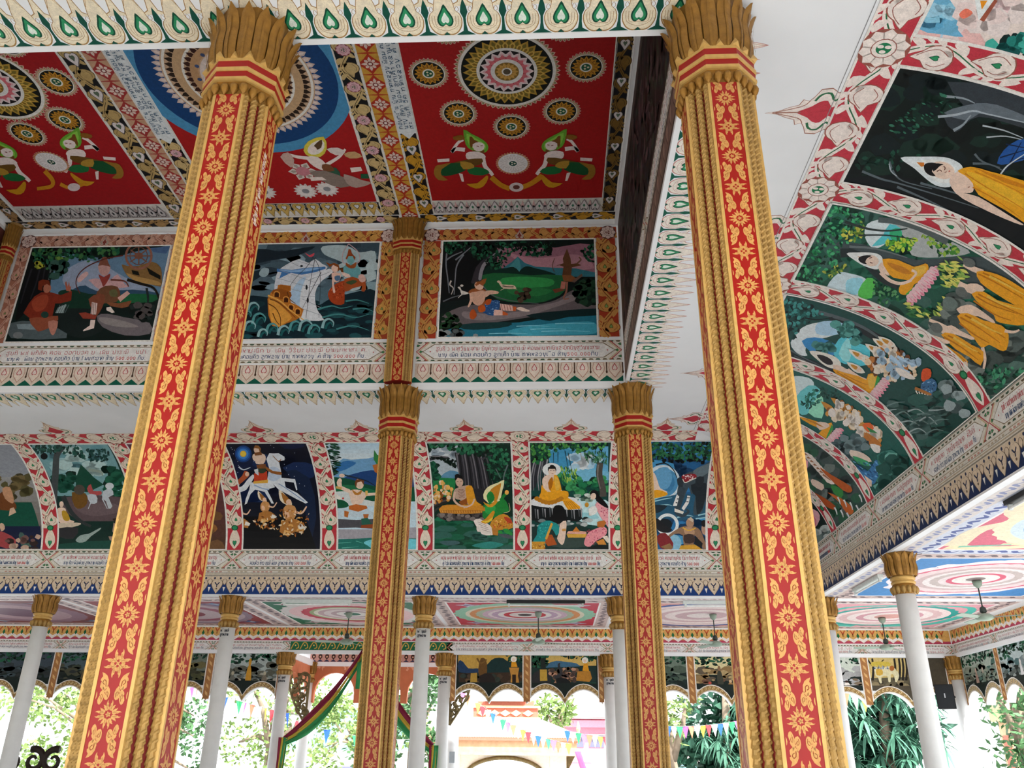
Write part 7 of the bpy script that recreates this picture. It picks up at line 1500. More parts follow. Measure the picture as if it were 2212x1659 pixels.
for side, u0, u1 in ARCH:
    S, par = (S_AB, wall_back) if side == 'back' else (S_AR, wall_right)
    if side == 'right': u0, u1 = -u1, -u0
    arch_band(S, u0, u1, par, '#9a7a4a' if side == 'back' else '#a8987c')
    m_ = (u0 + u1) / 2; EXT = (u0, u1)
    if side == 'back' and -3 < u0 < -2:
        small(S, u0 + .09, m_ - .11, par, 'small mural of a haloed monk above a shrine beside an elephant', FC, m_c1); small(S, m_ + .11, u1 - .09, par, 'small mural of an elephant bowing to a haloed monk', FC, m_c2)
    elif side == 'back' and u0 > 5:
        small(S, u0 + .09, m_ - .11, par, 'small mural of a crowd before a grey wall', FC, m_gen(5, '#c8d0c4', ['#9a9a9a', '#b8bcc0', '#a8a8a8', '#7a6a58'], [(.2, .6, .14, '#c8784c', '#4a2c20'), (.35, .62, .14, '#d8c8b0', '#4a2c20'), (.5, .6, .15, '#b89060', '#4a2c20'), (.65, .52, .16, '#ece4dc', '#3a2420'), (.8, .5, .18, '#ece4dc', '#3a2420'), (.92, .6, .15, '#8a9a70', '#4a2c20')]))
        small(S, m_ + .11, u1 - .09, par, 'small mural of a white elephant carrying a gold howdah', (1659, 1250, 4.0), m_eleph, '#4a4234')
    elif side == 'back' and u0 > 1:
        small(S, u0 + .09, m_ - .11, par, 'small mural of a glowing seated figure in a cave', FC, m_gen(7, '#6a7a6c', ['#1c2c28', '#3a5044', '#4a5a4c', '#2a3a34'], [(.6, .15, .5, '#d8b870', '#f0e4b8'), (.35, .4, .3, '#4a6a5c', '#b8b090')]))
        small(S, m_ + .11, u1 - .09, par, 'small mural of a prince with attendants under a bright sky', FC, m_gen(8, '#d8cc9c', ['#5a5040', '#8a7048', '#b09a6c', '#6a4a38'], [(.35, .2, .4, '#3a3c30', '#8a6a4c'), (.7, .25, .4, '#ece4d4', '#c8a070'), (.2, .55, .2, '#b84a40', '#b84a40'), (.5, .5, .25, '#a8804c', '#d0b088')]))
    elif side == 'back' and u0 < -12:
        small(S, u0 + .09, m_ - .11, par, None, FC, m_gen(19, '#3a4650', ['#1c2420', '#2a3438', '#3a4a50', '#2a3030'], [(.7, .3, .4, '#5a5a54', '#8a7a60')]))
        small(S, m_ + .11, u1 - .09, par, 'dim small mural at the left edge', FC, m_gen(9, '#4a5a60', ['#1c2420', '#3a4438', '#4a4a38', '#2a3030'], [(.4, .3, .4, '#6a5a3c', '#8a7a60')]))
    elif side == 'back':
        small(S, u0 + .09, m_ - .11, par, 'dim small mural of a grove left of the nearer left pillar', FC, m_gen(9, '#6a7468', ['#2a2c1c', '#4a4c30', '#6a6440', '#3a3a28'], [(.6, .4, .3, '#8a7438', '#a89878')]))
        small(S, m_ + .11, u1 - .09, par, 'small mural of a gold seated statue among banners', FC, m_gen(10, '#a8b4b0', ['#6a7470', '#8a9490', '#5a5c50', '#a8a498'], [(.55, .1, .62, '#c8922c', '#c8922c'), (.3, .4, .3, '#6a6a60', '#b0a890'), (.8, .4, .3, '#7a7060', '#b0a890')]))
    else:
        small(S, u0 + .09, m_ - .11, par, 'pale green mural on the right arcade, nearer the corner' if u0 < -21 else None, FC, m_gen(int(-u0) + 3, '#a8b4a8', ['#4a6a60', '#7a8a80', '#8a9484', '#5a5c50'], [(.4, .3, .4, '#a88a7c', '#c8a898'), (.6, .3, .45, '#6a7a6c', '#b8a898')]))
        small(S, m_ + .11, u1 - .09, par, 'pale blue green mural at the right edge of the arcade' if u0 < -21 else None, FC, m_gen(int(-u0) + 7, '#b4c4c4', ['#4a6a6c', '#7a8a8c', '#9aa4a0', '#5a6460'], [(.5, .3, .45, '#dcdcdc', '#e4e0dc'), (.7, .3, .4, '#c8ccd0', '#d8d4d0')]))
# ================================================================ fittings
fan_m = mat('fan_green_grey', '#8fa090', 0.5, metal=0.1, vary=0.12, scale=9)
fan_d = mat('fan_dark', '#3c4440', 0.5, metal=0.3)
def make_fan():
    r = empty('ceiling_fan'); D = .66
    MB().lathe([(.02, -.01), (.085, -.015), (.07, -.09), (.03, -.13), (.014, -.14)], 16).build('canopy', fan_m, r, True)
    MB().tube([(0, 0, -.12), (0, 0, -D + .14)], .012, 8).build('rod', fan_d, r)
    MB().lathe([(.014, -D + .2), (.05, -D + .17), (.06, -D + .1), (.03, -D + .07)], 14).build('lower_cup', fan_d, r, True)
    MB().lathe([(.03, -D + .075), (.1, -D + .06), (.15, -D + .02), (.15, -D - .02), (.1, -D - .05), (.03, -D - .06)], 20).build('motor', fan_m, r, True)
    for k in range(3):
        a = 2 * PI * k / 3 + .35; ca, sa = math.cos(a), math.sin(a); mb = MB(); vs = []
        for i, (d, w_) in enumerate(((.12, .03), (.2, .035), (.28, .06), (.45, .07), (.68, .075), (.7, .06))):
            for s_ in (-1, 1):
                for t in (-.004, .004): vs.append((ca * d - sa * s_ * w_, sa * d + ca * s_ * w_, -D + t + s_ * .014))
        fs = []
        for i in range(5):
            o = i * 4; fs += [(o, o + 4, o + 6, o + 2), (o + 1, o + 3, o + 7, o + 5), (o, o + 1, o + 5, o + 4), (o + 2, o + 6, o + 7, o + 3)]
        fs += [(0, 2, 3, 1), (20, 21, 23, 22)]
        mb.add(vs, fs).build('blade', fan_m, r)
    return r
fan = make_fan()
FANS = [(-.3, 19.45, .2, 'grey green ceiling fan under the crimson mandala panel'), (-4.68, 19.65, .9, 'grey green ceiling fan under the green mandala panel'), (3.66, 19.65, 1.6, 'grey green ceiling fan under the blue edged mandala panel'),
        (7.56, 20.05, .5, 'grey green ceiling fan under the pink corner panel'), (7.75, 15.75, 1.2, 'larger looking grey green ceiling fan under the blue panel on the right')]
for i, (x, y, a, lb) in enumerate(FANS):
    o = fan if i == 0 else copy_tree(fan); o.location = (x, y, ZF0 + .01); o.rotation_euler = (0, 0, a); tag(o, lb, 'fan', 'ceiling fans of the aisles')
bat_w = mat('batten_white', '#d4dad6', 0.5); bat_k = mat('batten_black', '#1c1e1e', 0.5); tube_m = mat('lamp_tube', '#eef0ee', 0.3)
def batten(x, y, z, L, rz, body, label):
    r = empty('batten_light', (x, y, z), rz); tag(r, label, 'lamp', 'batten lights along the beams')
    MB().box(-L / 2, L / 2, -.05, .05, -.06, 0).build('body', body, r)
    MB().tube([(-L / 2 + .06, 0, -.1), (L / 2 - .06, 0, -.1)], .018, 10).build('tube', tube_m, r)
    for s_ in (-1, 1): MB().box(s_ * (L / 2 - .05) - .02, s_ * (L / 2 - .05) + .02, -.025, .025, -.125, -.055).build('lamp_holder', bat_w, r)
ZB = ZF0 + .008
batten(-5.0, 17.99, ZB, 1.5, 0, bat_w, 'unlit white batten light in front of the green mandala panel')
batten(-.12, 17.99, ZB, 1.65, 0, bat_k, 'unlit black batten light in front of the crimson mandala panel')
batten(3.5, 17.99, ZB, 1.5, 0, bat_w, 'unlit white batten light left of the nearer right pillar')
batten(5.83, 9.9, ZB, 1.5, PI / 2, bat_k, 'unlit black batten light at the right edge of the picture')
batten(5.83, 15.9, ZB, 1.4, PI / 2, bat_w, 'unlit batten light on the right behind the big white column')
# loudspeaker at the corner
spk = mat('speaker_black', '#17191c', 0.55, vary=.1); spk_g = mat('speaker_grille', '#24272b', 0.7, bump=.5, bscale=260)
r = empty('loudspeaker', (9.28, 21.45, 1.5 + EYE), math.radians(-32)); tag(r, 'black loudspeaker box on a bracket at the far right corner', 'loudspeaker')
mb = MB().prism([(-.2, -.17), (.2, -.17), (.15, .17), (-.15, .17)], -.27, .27, 'xy'); mb.build('cabinet', spk, r)
MB().box(-.18, .18, -.185, -.17, -.25, .25).build('grille', spk_g, r)
MB().box(-.012, .012, -.19, -.185, -.03, .07).build('badge', mat('badge', '#c8ccd0', .3), r)
MB().tube([(0, .17, 0), (.05, .3, .02), (.12, .42, .02)], .025, 8).build('bracket', spk, r)
# inscriptions on columns
S_T = Plane((-2.6 + AP + .0135, 5.43, 0), (0, 0, 1), (0, -1, 0), (1, 0, 0))
c = Canvas(S_T, px=False); c.lv = 10
write(c, 'ຜູ້ສ້າງ ພໍ່ສີ ແມ່ຄຳ ພ້ອມ ລູກຫລານ', 5.45, 6.15, -.01, .05, '#f0d8d0', .2)
tgt = [o for o in COL.objects if o.name == 'red_pillar'][0]
o = c.build('lettering', None); o.parent = tgt; o.matrix_parent_inverse = Matrix.Translation((2.6, -5.43, 0)); o['label'] = 'white hand lettering running up the side'; o['kind'] = 'stuff'
for x, y, z in ((-2.63, 17.62, ZF0 - .78), (-6.72, WY1, ZW - .68), (-2.68, WY1, ZW - .68), (1.42, WY1, ZW - .68), (-6.7, 17.62, ZF0 - .78)):
    c = Canvas(Plane((x, y - .158, z), (1, 0, 0), (0, 0, 1), (0, -1, 0)), px=False); c.lv = 8
    write(c, 'ພໍ່ ບຸນມີ', -.09, .09, .05, .04, '#3a4048', .3); write(c, 'ລູກຫລານ', -.09, .09, -.03, .04, '#3a4048', .3)
    own = [q for q in COL.objects if q.name.startswith('white_column') and q.parent is None and abs(q.location.x - x) < .02 and abs(q.location.y - y) < .02][0]
    o = c.build('lettering', None); o.parent = own; o.matrix_parent_inverse = Matrix.Translation(-own.location); o['kind'] = 'stuff'
# ---------------------------------------------------------------- three-coloured swags over the porch opening
maroon = mat('cloth_maroon', '#8f2c46', .85, vary=.18, scale=8); yellow = mat('cloth_yellow', '#d8b84a', .85, vary=.15, scale=8); green = mat('cloth_green', '#3f9a5c', .85, vary=.15, scale=8)
def swag(P0, P1, P2, label):
    r = empty('cloth_swag', (0, 0, 0)); tag(r, label, 'cloth', 'three coloured cloth swags over the porch')
    N = 16
    def pt(t): # sagging line from the beam to the column
        p = Vector(P0).lerp(Vector(P1), t); p.z -= .28 * math.sin(PI * t); return p
    for nm, m_, o0, o1 in (('maroon_band', maroon, .2, -.02), ('yellow_band', yellow, .0, -.16), ('green_band', green, -.14, -.34)):
        vs = []
        for i in range(N + 1):
            t = i / N; p = pt(t); f = .55 + .45 * math.sin(PI * min(t * 1.1, 1)) if t < .9 else .4 + (1 - t) * 2
            for k in range(5):
                s_ = k / 4; o_ = (o0 + (o1 - o0) * s_) * f
                vs.append((p.x, p.y + .05 * math.sin(s_ * 9 + i * .5), p.z + o_))
        mb = MB().add(vs, [(i * 5 + k, i * 5 + k + 1, (i + 1) * 5 + k + 1, (i + 1) * 5 + k) for i in range(N) for k in range(4)])
        o = mb.build(nm, m_, r, True); sd = o.modifiers.new('thick', 'SOLIDIFY'); sd.thickness = .006
    for j, (m_, dx) in enumerate(((maroon, -.05), (yellow, 0), (green, .05))):
        vs = []
        for i in range(9):
            t = i / 8
            for k in range(4): vs.append((P1[0] + dx - .05 + k * .035 + .02 * math.sin(t * 4 + j), P1[1] - .03 - .03 * math.sin(k * 2 + t * 3), P1[2] + .05 - t * (P1[2] - P2)))
        o = MB().add(vs, [(i * 4 + k, i * 4 + k + 1, i * 4 + k + 5, i * 4 + k + 4) for i in range(8) for k in range(3)]).build('tail', m_, r, True); sd = o.modifiers.new('thick', 'SOLIDIFY'); sd.thickness = .006
    return r
swag((-4.74, 21.68, 2.42 + EYE), (-6.5, 21.68, .42 + EYE), .15, 'maroon yellow and green cloth swag left of the farther left red pillar')
swag((-4.56, 21.66, 2.42 + EYE), (-2.84, 21.66, .28 + EYE), .15, 'maroon yellow and green cloth swag right of the farther left red pillar')
vs = [(-4.82 + k * .045, 21.58 + .02 * (k % 2), z) for z in (2.2 + EYE, 1.9 + EYE, 1.58 + EYE) for k in range(7)]
o = MB().add(vs, [(i * 7 + k, i * 7 + k + 1, i * 7 + k + 8, i * 7 + k + 7) for i in range(2) for k in range(6)]).build('hanging_cloth', green, None, True); tag(o, 'short green cloth end hanging from the middle of the swags', 'cloth')
o.modifiers.new('thick', 'SOLIDIFY').thickness = .006
# carved dark railing in the left foreground of the aisle
wood = mat('dark_carved_wood', '#2c2018', .5, vary=.3, scale=9)
r = empty('carved_railing', (-11.2, 19.0, 0)); tag(r, 'dark carved wooden railing with scrolls at the lower left', 'railing')
def spiral(x, z, R, d, turns=1.2, n=22):
    return [(x + d * R * (1 - i / n * .75) * math.cos(i / n * 2 * PI * turns + 1.2), 0, z + R * (1 - i / n * .75) * math.sin(i / n * 2 * PI * turns + 1.2)) for i in range(n + 1)]
MB().box(-1.6, 1.7, -.05, .05, 1.28, 1.36).build('rail', wood, r); MB().box(-1.6, 1.7, -.05, .05, .1, .2).build('rail', wood, r)
for x, d in ((-.25, 1), (.2, -1), (.62, 1), (1.05, -1), (-.9, 1)):
    MB().tube(spiral(x, 1.5, .24, d), [.075 - .0022 * i for i in range(23)], 8).build('scroll', wood, r, True)
for k in range(12): MB().lathe([(.03, .2), (.045, .45), (.025, .7), (.045, 1.0), (.03, 1.28)], 8, c=(-1.5 + k * .28, 0)).build('baluster', wood, r, True)
# ================================================================ outside
gr = mat('ground', '#d4d2cc', 0.9, vary=0.15, scale=0.5)
struct('ground', MB().box(-90, 90, -40, 110, -.6, -.3), gr)
# ---- the porch behind the middle bay
orange = mat('orange_plaster', '#c8744e', .7, vary=.12, scale=5); pinkish = mat('pink_plaster', '#c99a90', .7, vary=.1, scale=5)
PX0, PX1, PY = -6.72, -2.66, 24.2
porch = struct('wall_porch', MB().box(PX0 - .2, PX1 + .2, PY - .1, PY + .15, 2.35 + EYE, 2.75 + EYE), white_trim)
def arches(x0, x1, n, spring, top):
    pts = []; s_ = (x1 - x0) / n
    for i in range(n):
        a, b = x0 + i * s_ + .09, x0 + (i + 1) * s_ - .09; R = (b - a) / 2
        pts += [(a, spring - .25)] + [((a + b) / 2 - R * math.cos(PI * k / 10), spring + R * .95 * math.sin(PI * k / 10)) for k in range(11)] + [(b, spring - .25)]
    return [(x0, spring - .25)] + pts + [(x1, spring - .25), (x1, top), (x0, top)]
MB().prism(arches(PX0 + .1, PX1 - .1, 3, 1.66 + EYE, 2.36 + EYE), PY - .06, PY + .08, 'xz').build('arch_panel', orange, porch)
for xx in (PX0, PX1):
    MB().prism(arches(WY1 + .2, PY - .05, 2, 1.66 + EYE, 2.36 + EYE), xx - .06, xx + .06, 'yz').build('arch_panel', orange, porch)
    MB().box(xx - .12, xx + .12, WY1 + .2, PY, 2.35 + EYE, 2.5 + EYE).build('cornice', white_trim, porch)
MB().box(PX0 - .2, PX1 + .2, WY1 + .2, PY + .2, 2.76 + EYE, 2.9 + EYE).build('porch_ceiling', pinkish, porch)
c = Canvas(Plane((0, PY - .101, EYE), (1, 0, 0), (0, 0, 1), (0, -1, 0)), px=False)
plain_rect(c, PX0, PX1, 2.46, 2.74, '#c49488'); b = c.lv + 1
for i in range(22):
    l = Loc(c, PX0 + .1 + i * .185, 2.6, 0, .08); l.poly(mirror([(0, -1), (.7, -.2), (.6, .6), (0, 1)]), '#3a2420', 1, b); l.ell(0, 0, .3, .3, '#d8a88c', b + 1); l.poly([(-1.1, -1.6), (1.1, -1.6), (0, -.9)], '#2c3050', 0, b)
c.build('painted_cornice', porch, 'pink cornice with dark beads across the porch')
c = Canvas(Plane((0, PY - .061, EYE), (1, 0, 0), (0, 0, 1), (0, -1, 0)), px=False); c.lv = 5
for i in range(26):
    x = PX0 + .25 + i * .145
    if 2.02 + .1 * math.cos(i) > 1.98: Loc(c, x, 2.3, i, .07).poly([(-1, -.3), (-.2, .8), (.8, .5), (.5, -.2), (-.1, .1)], '#e0a080', 2)
c.build('scroll_paint', porch)
for x, lb in ((PX0, 'white porch column behind the left arcade column'), (PX1, 'white porch column behind the right arcade column, with a grey plate')):
    o = copy_tree(wo); o.location = (x, PY - .0, -.0); tag(o, lb, 'column', 'shorter white columns of the outer arcade', 'thing')
o = MB().box(PX1 - .06, PX1 + .08, PY - .175, PY - .16, -.05 + EYE, .22 + EYE).build('grey_plate', mat('grey_plate', '#9aa0a4', .5), None); tag(o, 'small grey plate fixed to the right porch column', 'plate')
# carved brackets hanging beside the porch columns
brk = mat('carved_bracket_bronze', '#6b5c3a', .6, vary=.4, scale=14)
def bracket(x, y, z, d, s_, label):
    r = empty('carved_bracket', (x, y, z)); tag(r, label, 'bracket', 'carved openwork brackets'); rd = random.Random(int(x * 10) + 99)
    out = [(0, 0), (.5 * d, .02), (.52 * d, -.3), (.4 * d, -.62), (.2 * d, -.95), (0, -1.25)]
    MB().tube([(a * s_, 0, b * s_) for a, b in smooth_open(out, 4)], .03 * s_, 7).build('outer_rib', brk, r, True); MB().tube([(0, 0, 0), (0, 0, -1.25 * s_)], .035 * s_, 7).build('back_rib', brk, r)
    for k in range(12):
        t = (k + .5) / 12; zz = -1.1 * t; wmax = (.5 if t < .4 else .5 * (1 - (t - .4) / .62)); xx = d * wmax * (.3 + .45 * (k % 2)); R = .12 + .05 * rd.random()
        if wmax < .1: continue
        pts = [((xx + R * (1 - i / 14 * .7) * math.cos(i * .55 + k)) * s_, .02 * math.sin(i), (zz + R * (1 - i / 14 * .7) * math.sin(i * .55 + k)) * s_) for i in range(15)]
        MB().tube(pts, [.034 * s_ - .0012 * i * s_ for i in range(15)], 6).build('scroll', brk, r, True)
    for k in range(10):
        t = (k + .5) / 10; zz = -1.15 * t; wmax = (.48 if t < .4 else .48 * (1 - (t - .4) / .62)); xx = d * wmax * rd.uniform(.1, .9)
        MB().lathe([(.005, -.07), (.05, -.03), (.06, .02), (.03, .06), (.004, .1)], 7).build('leaf', brk, r, True).location = (xx * s_, 0, zz * s_)
    return r
bracket(-6.35, 22.9, 2.0 + EYE, -1, .95, 'bronze coloured openwork bracket between the left porch columns')
bracket(-2.585, 22.6, 2.0 + EYE, 1, .95, 'bronze coloured openwork bracket right of the right porch columns')
# ---- gate pavilion
g_gold = mat('gate_gold', '#d0ac86', .6, vary=.2, scale=6, bump=.4, bscale=30); g_red = mat('gate_red', '#c4705c', .7); g_white = mat('gate_white', '#dcdcd8', .8, vary=.25, scale=2.2); g_cream = mat('gate_cream', '#e6e2da', .8)
GY = 34.0
gt = empty('gate_pavilion', (-1.75, GY, -.3)); tag(gt, 'gold and white gate pavilion with a tiered roof beyond the arcade', 'gate')
def gbox(nm, x0, x1, z0, z1, m_, d=1.2): MB().box(x0, x1, -d, d, z0 + EYE + .3, z1 + EYE + .3).build(nm, m_, gt)
gbox('entablature', -2.62, 2.62, .3, .68, g_gold); gbox('cornice', -2.75, 2.75, .68, .78, g_red, 1.35); gbox('cornice', -2.8, 2.8, .2, .3, g_gold, 1.3)
c_ = MB()
for k in range(62): c_.prism([(-2.72 + k * .088, .78 + EYE + .3), (-2.66 + k * .088, .78 + EYE + .3), (-2.69 + k * .088, .92 + EYE + .3)], -1.36, -1.3, 'xz')
o = c_.build('tooth_row', g_gold, gt); o['kind'] = 'stuff'
prof = [(2.6, .8), (2.55, .95), (2.2, 1.1), (1.7, 1.3), (1.3, 1.44), (1.25, 1.5)]
mb = MB(); vs = []
for x_, z_ in prof:
    f = x_ / 2.6
    vs += [(-x_, -1.2 * f, z_ + EYE + .3), (x_, -1.2 * f, z_ + EYE + .3), (x_, 1.2 * f, z_ + EYE + .3), (-x_, 1.2 * f, z_ + EYE + .3)]
mb.add(vs, [(4 * i + k, 4 * i + (k + 1) % 4, 4 * i + 4 + (k + 1) % 4, 4 * i + 4 + k) for i in range(len(prof) - 1) for k in range(4)]).build('roof', g_white, gt)
gbox('roof_box', -1.2, 1.2, 1.45, 1.82, g_red, .55); gbox('roof_band', -1.3, 1.3, 1.42, 1.5, g_gold, .62); gbox('roof_band', -1.3, 1.3, 1.82, 1.9, g_gold, .64); gbox('upper_box', -1.05, 1.05, 1.9, 2.05, g_red, .5)
for x in (-.85, -.4, 0, .4, .85):
    MB().prism([(x - .2, 1.64 + EYE + .3), (x, 1.76 + EYE + .3), (x + .2, 1.64 + EYE + .3), (x, 1.52 + EYE + .3)], -.6, -.54, 'xz').build('diamond', g_gold, gt)
MB().lathe([(1.1, 2.05 + EYE + .3), (1.0, 2.25 + EYE + .3), (.6, 2.5 + EYE + .3), (.3, 3.1 + EYE + .3), (.05, 4.0 + EYE + .3)], 4, ph=PI / 4).build('spire', g_white, gt)
for sx in (-1, 1):
    gbox('pier', sx * 1.95 - .3, sx * 1.95 + .3, -1.6, .22, g_cream, .4)
    MB().prism([(sx * 2.6, .25 + EYE + .3), (sx * 2.25, .25 + EYE + .3), (sx * 2.25, -.5 + EYE + .3), (sx * 2.35, -.2 + EYE + .3)], -.3, -.2, 'xz').build('eave_bracket', brk, gt)
    MB().lathe([(.06, .7), (.1, .85), (.05, 1.0), (.08, 1.1), (.02, 1.35)], 8, c=(sx * 2.68, -1.25)).build('corner_finial', g_gold, gt).location = (0, 0, EYE + .3)
A = [(-1.65, -1.6 + EYE + .3), (-1.42, -1.6 + EYE + .3), (-1.42, -.5 + EYE + .3)] + [(-1.42 * math.cos(PI * k / 14), -.5 + EYE + .3 + .62 * math.sin(PI * k / 14)) for k in range(1, 14)] + [(1.42, -.5 + EYE + .3), (1.42, -1.6 + EYE + .3), (1.65, -1.6 + EYE + .3), (1.65, .2 + EYE + .3), (-1.65, .2 + EYE + .3)]
MB().prism(A, -.35, .35, 'xz').build('arch_wall', g_cream, gt)
MB().tube([(-1.42 * math.cos(PI * k / 20), -.4, -.5 + EYE + .3 + .62 * math.sin(PI * k / 20)) for k in range(21)], .07, 8).build('arch_moulding', brk, gt, True)
vs = [(k * .07 + i * .09, .03 * (k % 2), -i * .26) for i in range(6) for k in range(4)]
o = MB().add(vs, [(i * 4 + k, i * 4 + k + 1, i * 4 + k + 5, i * 4 + k + 4) for i in range(5) for k in range(3)]).build('pink_cloth', mat('cloth_pink', '#d8527c', .8), None, True); o.location = (.78, GY - 1.5, .35 + EYE); o.modifiers.new('t', 'SOLIDIFY').thickness = .01
tag(o, 'bright pink cloth hanging from the gate corner', 'cloth')
# ---- buildings
pinkb = mat('pink_wall', '#d88a9c', .8); palew = mat('pale_wall', '#e8dcda', .8); winm = mat('window_dark', '#6a6a80', .3); blueb = mat('blue_wall', '#8ab8cc', .8); roofo = mat('orange_roof', '#c87858', .8); tealr = mat('teal_roof', '#7ab8ac', .7)
bd = empty('pink_house', (2.2, 50, -.3)); tag(bd, 'pink two storey house with a white balcony beyond the gate', 'building')
def hb(nm, x0, x1, y0, y1, z0, z1, m_, par=bd): return MB().box(x0, x1, y0, y1, z0 + EYE + .3, z1 + EYE + .3).build(nm, m_, par)
hb('lower_wall', -2.2, 1.2, 0, 6, -2, 2.2, pinkb); hb('ledge', -2.4, 1.3, -.5, 6, 1.75, 2.1, pinkb); hb('balcony_slab', -2.2, 1.3, -.9, 0, 2.25, 2.5, palew); hb('upper_wall', -2.2, 1.2, .2, 6, 2.2, 6.5, palew); hb('balcony_rail', -2.2, 1.3, -.9, -.8, 3.2, 3.32, palew)
for k in range(16): MB().lathe([(.05, 2.5), (.08, 2.7), (.04, 2.9), (.06, 3.2)], 6, c=(-2.1 + k * .22, -.85)).build('baluster', palew, bd).location = (0, 0, EYE + .3)
for x0, x1 in ((-1.7, -1.3), (-1.0, -.5), (-.2, .6)): w_ = hb('window', x0, x1, -.04, 0, .75, 1.35, winm); hb('window_frame', x0 - .06, x1 + .06, -.07, -.02, 1.35, 1.42, palew)
hb('door_panel', -.6, .3, .14, .2, 2.6, 4.6, pinkb); hb('window', -1.5, -1.0, .14, .2, 2.8, 4.6, pinkb); hb('sign_board', -1.9, .5, -.08, -.02, -.35, .25, pinkb)
s_ = hb('sign_plate', -1.5, -.1, -.12, -.08, .0, .2, palew)
bd = empty('orange_roofed_house', (8.2, 45, -.3)); tag(bd, 'low pale blue house with an orange roof behind the pruned tree', 'building')
hb('wall', -3, 4, 0, 5, -2, .4, blueb, bd); hb('band', -3, 4, -.05, 0, -.05, .4, palew, bd); MB().prism([(-3.4, .4 + EYE + .3), (4.4, .4 + EYE + .3), (3.6, 1.1 + EYE + .3), (-2.6, 1.1 + EYE + .3)], -.4, 5.4, 'xz').build('roof', roofo, bd)
for x in (-2, 0, 2): hb('window', x, x + .9, -.06, 0, -1.2, -.3, winm, bd)
bd = empty('teal_roofed_house', (-10.5, 44, -.3)); tag(bd, 'pale house with a faded teal roof left of the gate', 'building')
hb('wall', -3, 4, 0, 5, -2, .4, palew, bd); MB().prism([(-3.4, .4 + EYE + .3), (4.4, .4 + EYE + .3), (2.4, 2.2 + EYE + .3), (-1.4, 2.2 + EYE + .3)], -.4, 5.4, 'xz').build('roof', tealr, bd)
for x in (-2, 0, 2): hb('window', x, x + .9, -.06, 0, -1.2, -.3, winm, bd)
# gold and red temple post at the right edge
gp = empty('temple_post', (14.3, 28.6, -.3)); tag(gp, 'gold temple post with a red panel at the right edge', 'post')
MB().box(-.35, .35, -.35, .35, 0, 3.2).build('shaft', g_gold, gp); MB().box(-.2, .2, -.37, -.33, .6, 2.8).build('red_panel', g_red, gp); MB().box(-.37, -.33, -.2, .2, .6, 2.8).build('red_panel', g_red, gp); MB().box(-.5, .5, -.5, .5, 3.2, 3.6).build('capital', g_gold, gp)
for k in range(9): MB().lathe([(.02, -.12), (.1, 0), (.02, .16)], 6).build('flame_leaf', g_gold, gp).location = (-.42, -.38, 3.3 + .25 * k * .6)
MB().prism([(-.5, 3.6), (.5, 3.6), (.35, 5.2), (-.35, 5.2)], -.4, .4, 'xz').build('upper_shaft', g_gold, gp)
# ---- bunting
FL = ['#d8424a', '#e8e4e0', '#2f62c8', '#e8e4e0', '#3fae6c', '#c86ac8', '#ef7a5c', '#e8e4e0', '#d8b84a']
FM = [mat('flag_' + n, c_, .8) for n, c_ in zip(('red', 'white', 'blue', 'white2', 'green', 'violet', 'coral', 'white3', 'yellow'), FL)]
cordm = mat('cord', '#8a8a88', .8)
def bunting(P0, P1, sag, n, label, s_=.22, ph=0):
    r = empty('bunting', (0, 0, 0)); tag(r, label, 'bunting', 'strings of coloured pennants outside'); A, B = Vector(P0), Vector(P1)
    def pt(t): p = A.lerp(B, t); p.z -= sag * 4 * t * (1 - t); return p
    MB().tube([pt(i / 20) for i in range(21)], .008, 5).build('cord', cordm, r)
    d = (B - A); d.z = 0; d.normalize(); nrm = Vector((-d.y, d.x, 0))
    for i in range(n):
        p = pt((i + .5) / n); w_ = s_ * .42; tw = .35 * math.sin(i * 2.3)
        dd = (d * math.cos(tw) + nrm * math.sin(tw)); sl = nrm * .06 * math.sin(i * 1.7)
        a, b, c_ = p - dd * w_, p + dd * w_, p + Vector((0, 0, -s_ * 1.35)) + sl
        e = nrm * .003
        MB().add([a, b, c_, a + e, b + e, c_ + e], [(0, 1, 2), (5, 4, 3), (0, 3, 4, 1), (1, 4, 5, 2), (2, 5, 3, 0)]).build('pennant', FM[(i + ph) % 9], r)
Z = EYE
bunting((-15.0, 30.6, 3.2 + Z), (-6.75, 24.42, 1.05 + Z), .2, 30, 'string of coloured pennants crossing behind the left aisle columns', .28, 2)
bunting((-8.2, 28, 1.15 + Z), (-4.0, 28, .6 + Z), .2, 9, 'string of widely spaced pennants seen through the porch', .3, 0)
bunting((3.0, 27, 1.02 + Z), (5.9, 27, 1.25 + Z), .1, 17, 'string of bright pennants before the pruned tree', .25, 0)
bunting((-3.0, 29, 2.15 + Z), (.6, 30, .55 + Z), .3, 22, 'string of pale pennants sloping down across the gate roof', .26, 5)
bunting((.4, 29.5, .95 + Z), (2.7, 29.5, .75 + Z), .08, 13, 'string of pennants before the pink house', .26, 2)
bunting((7.4, 25.0, 2.0 + Z), (8.8, 25.2, 1.75 + Z), .05, 5, 'few bright pennants right of the nearer right pillar', .3, 4)
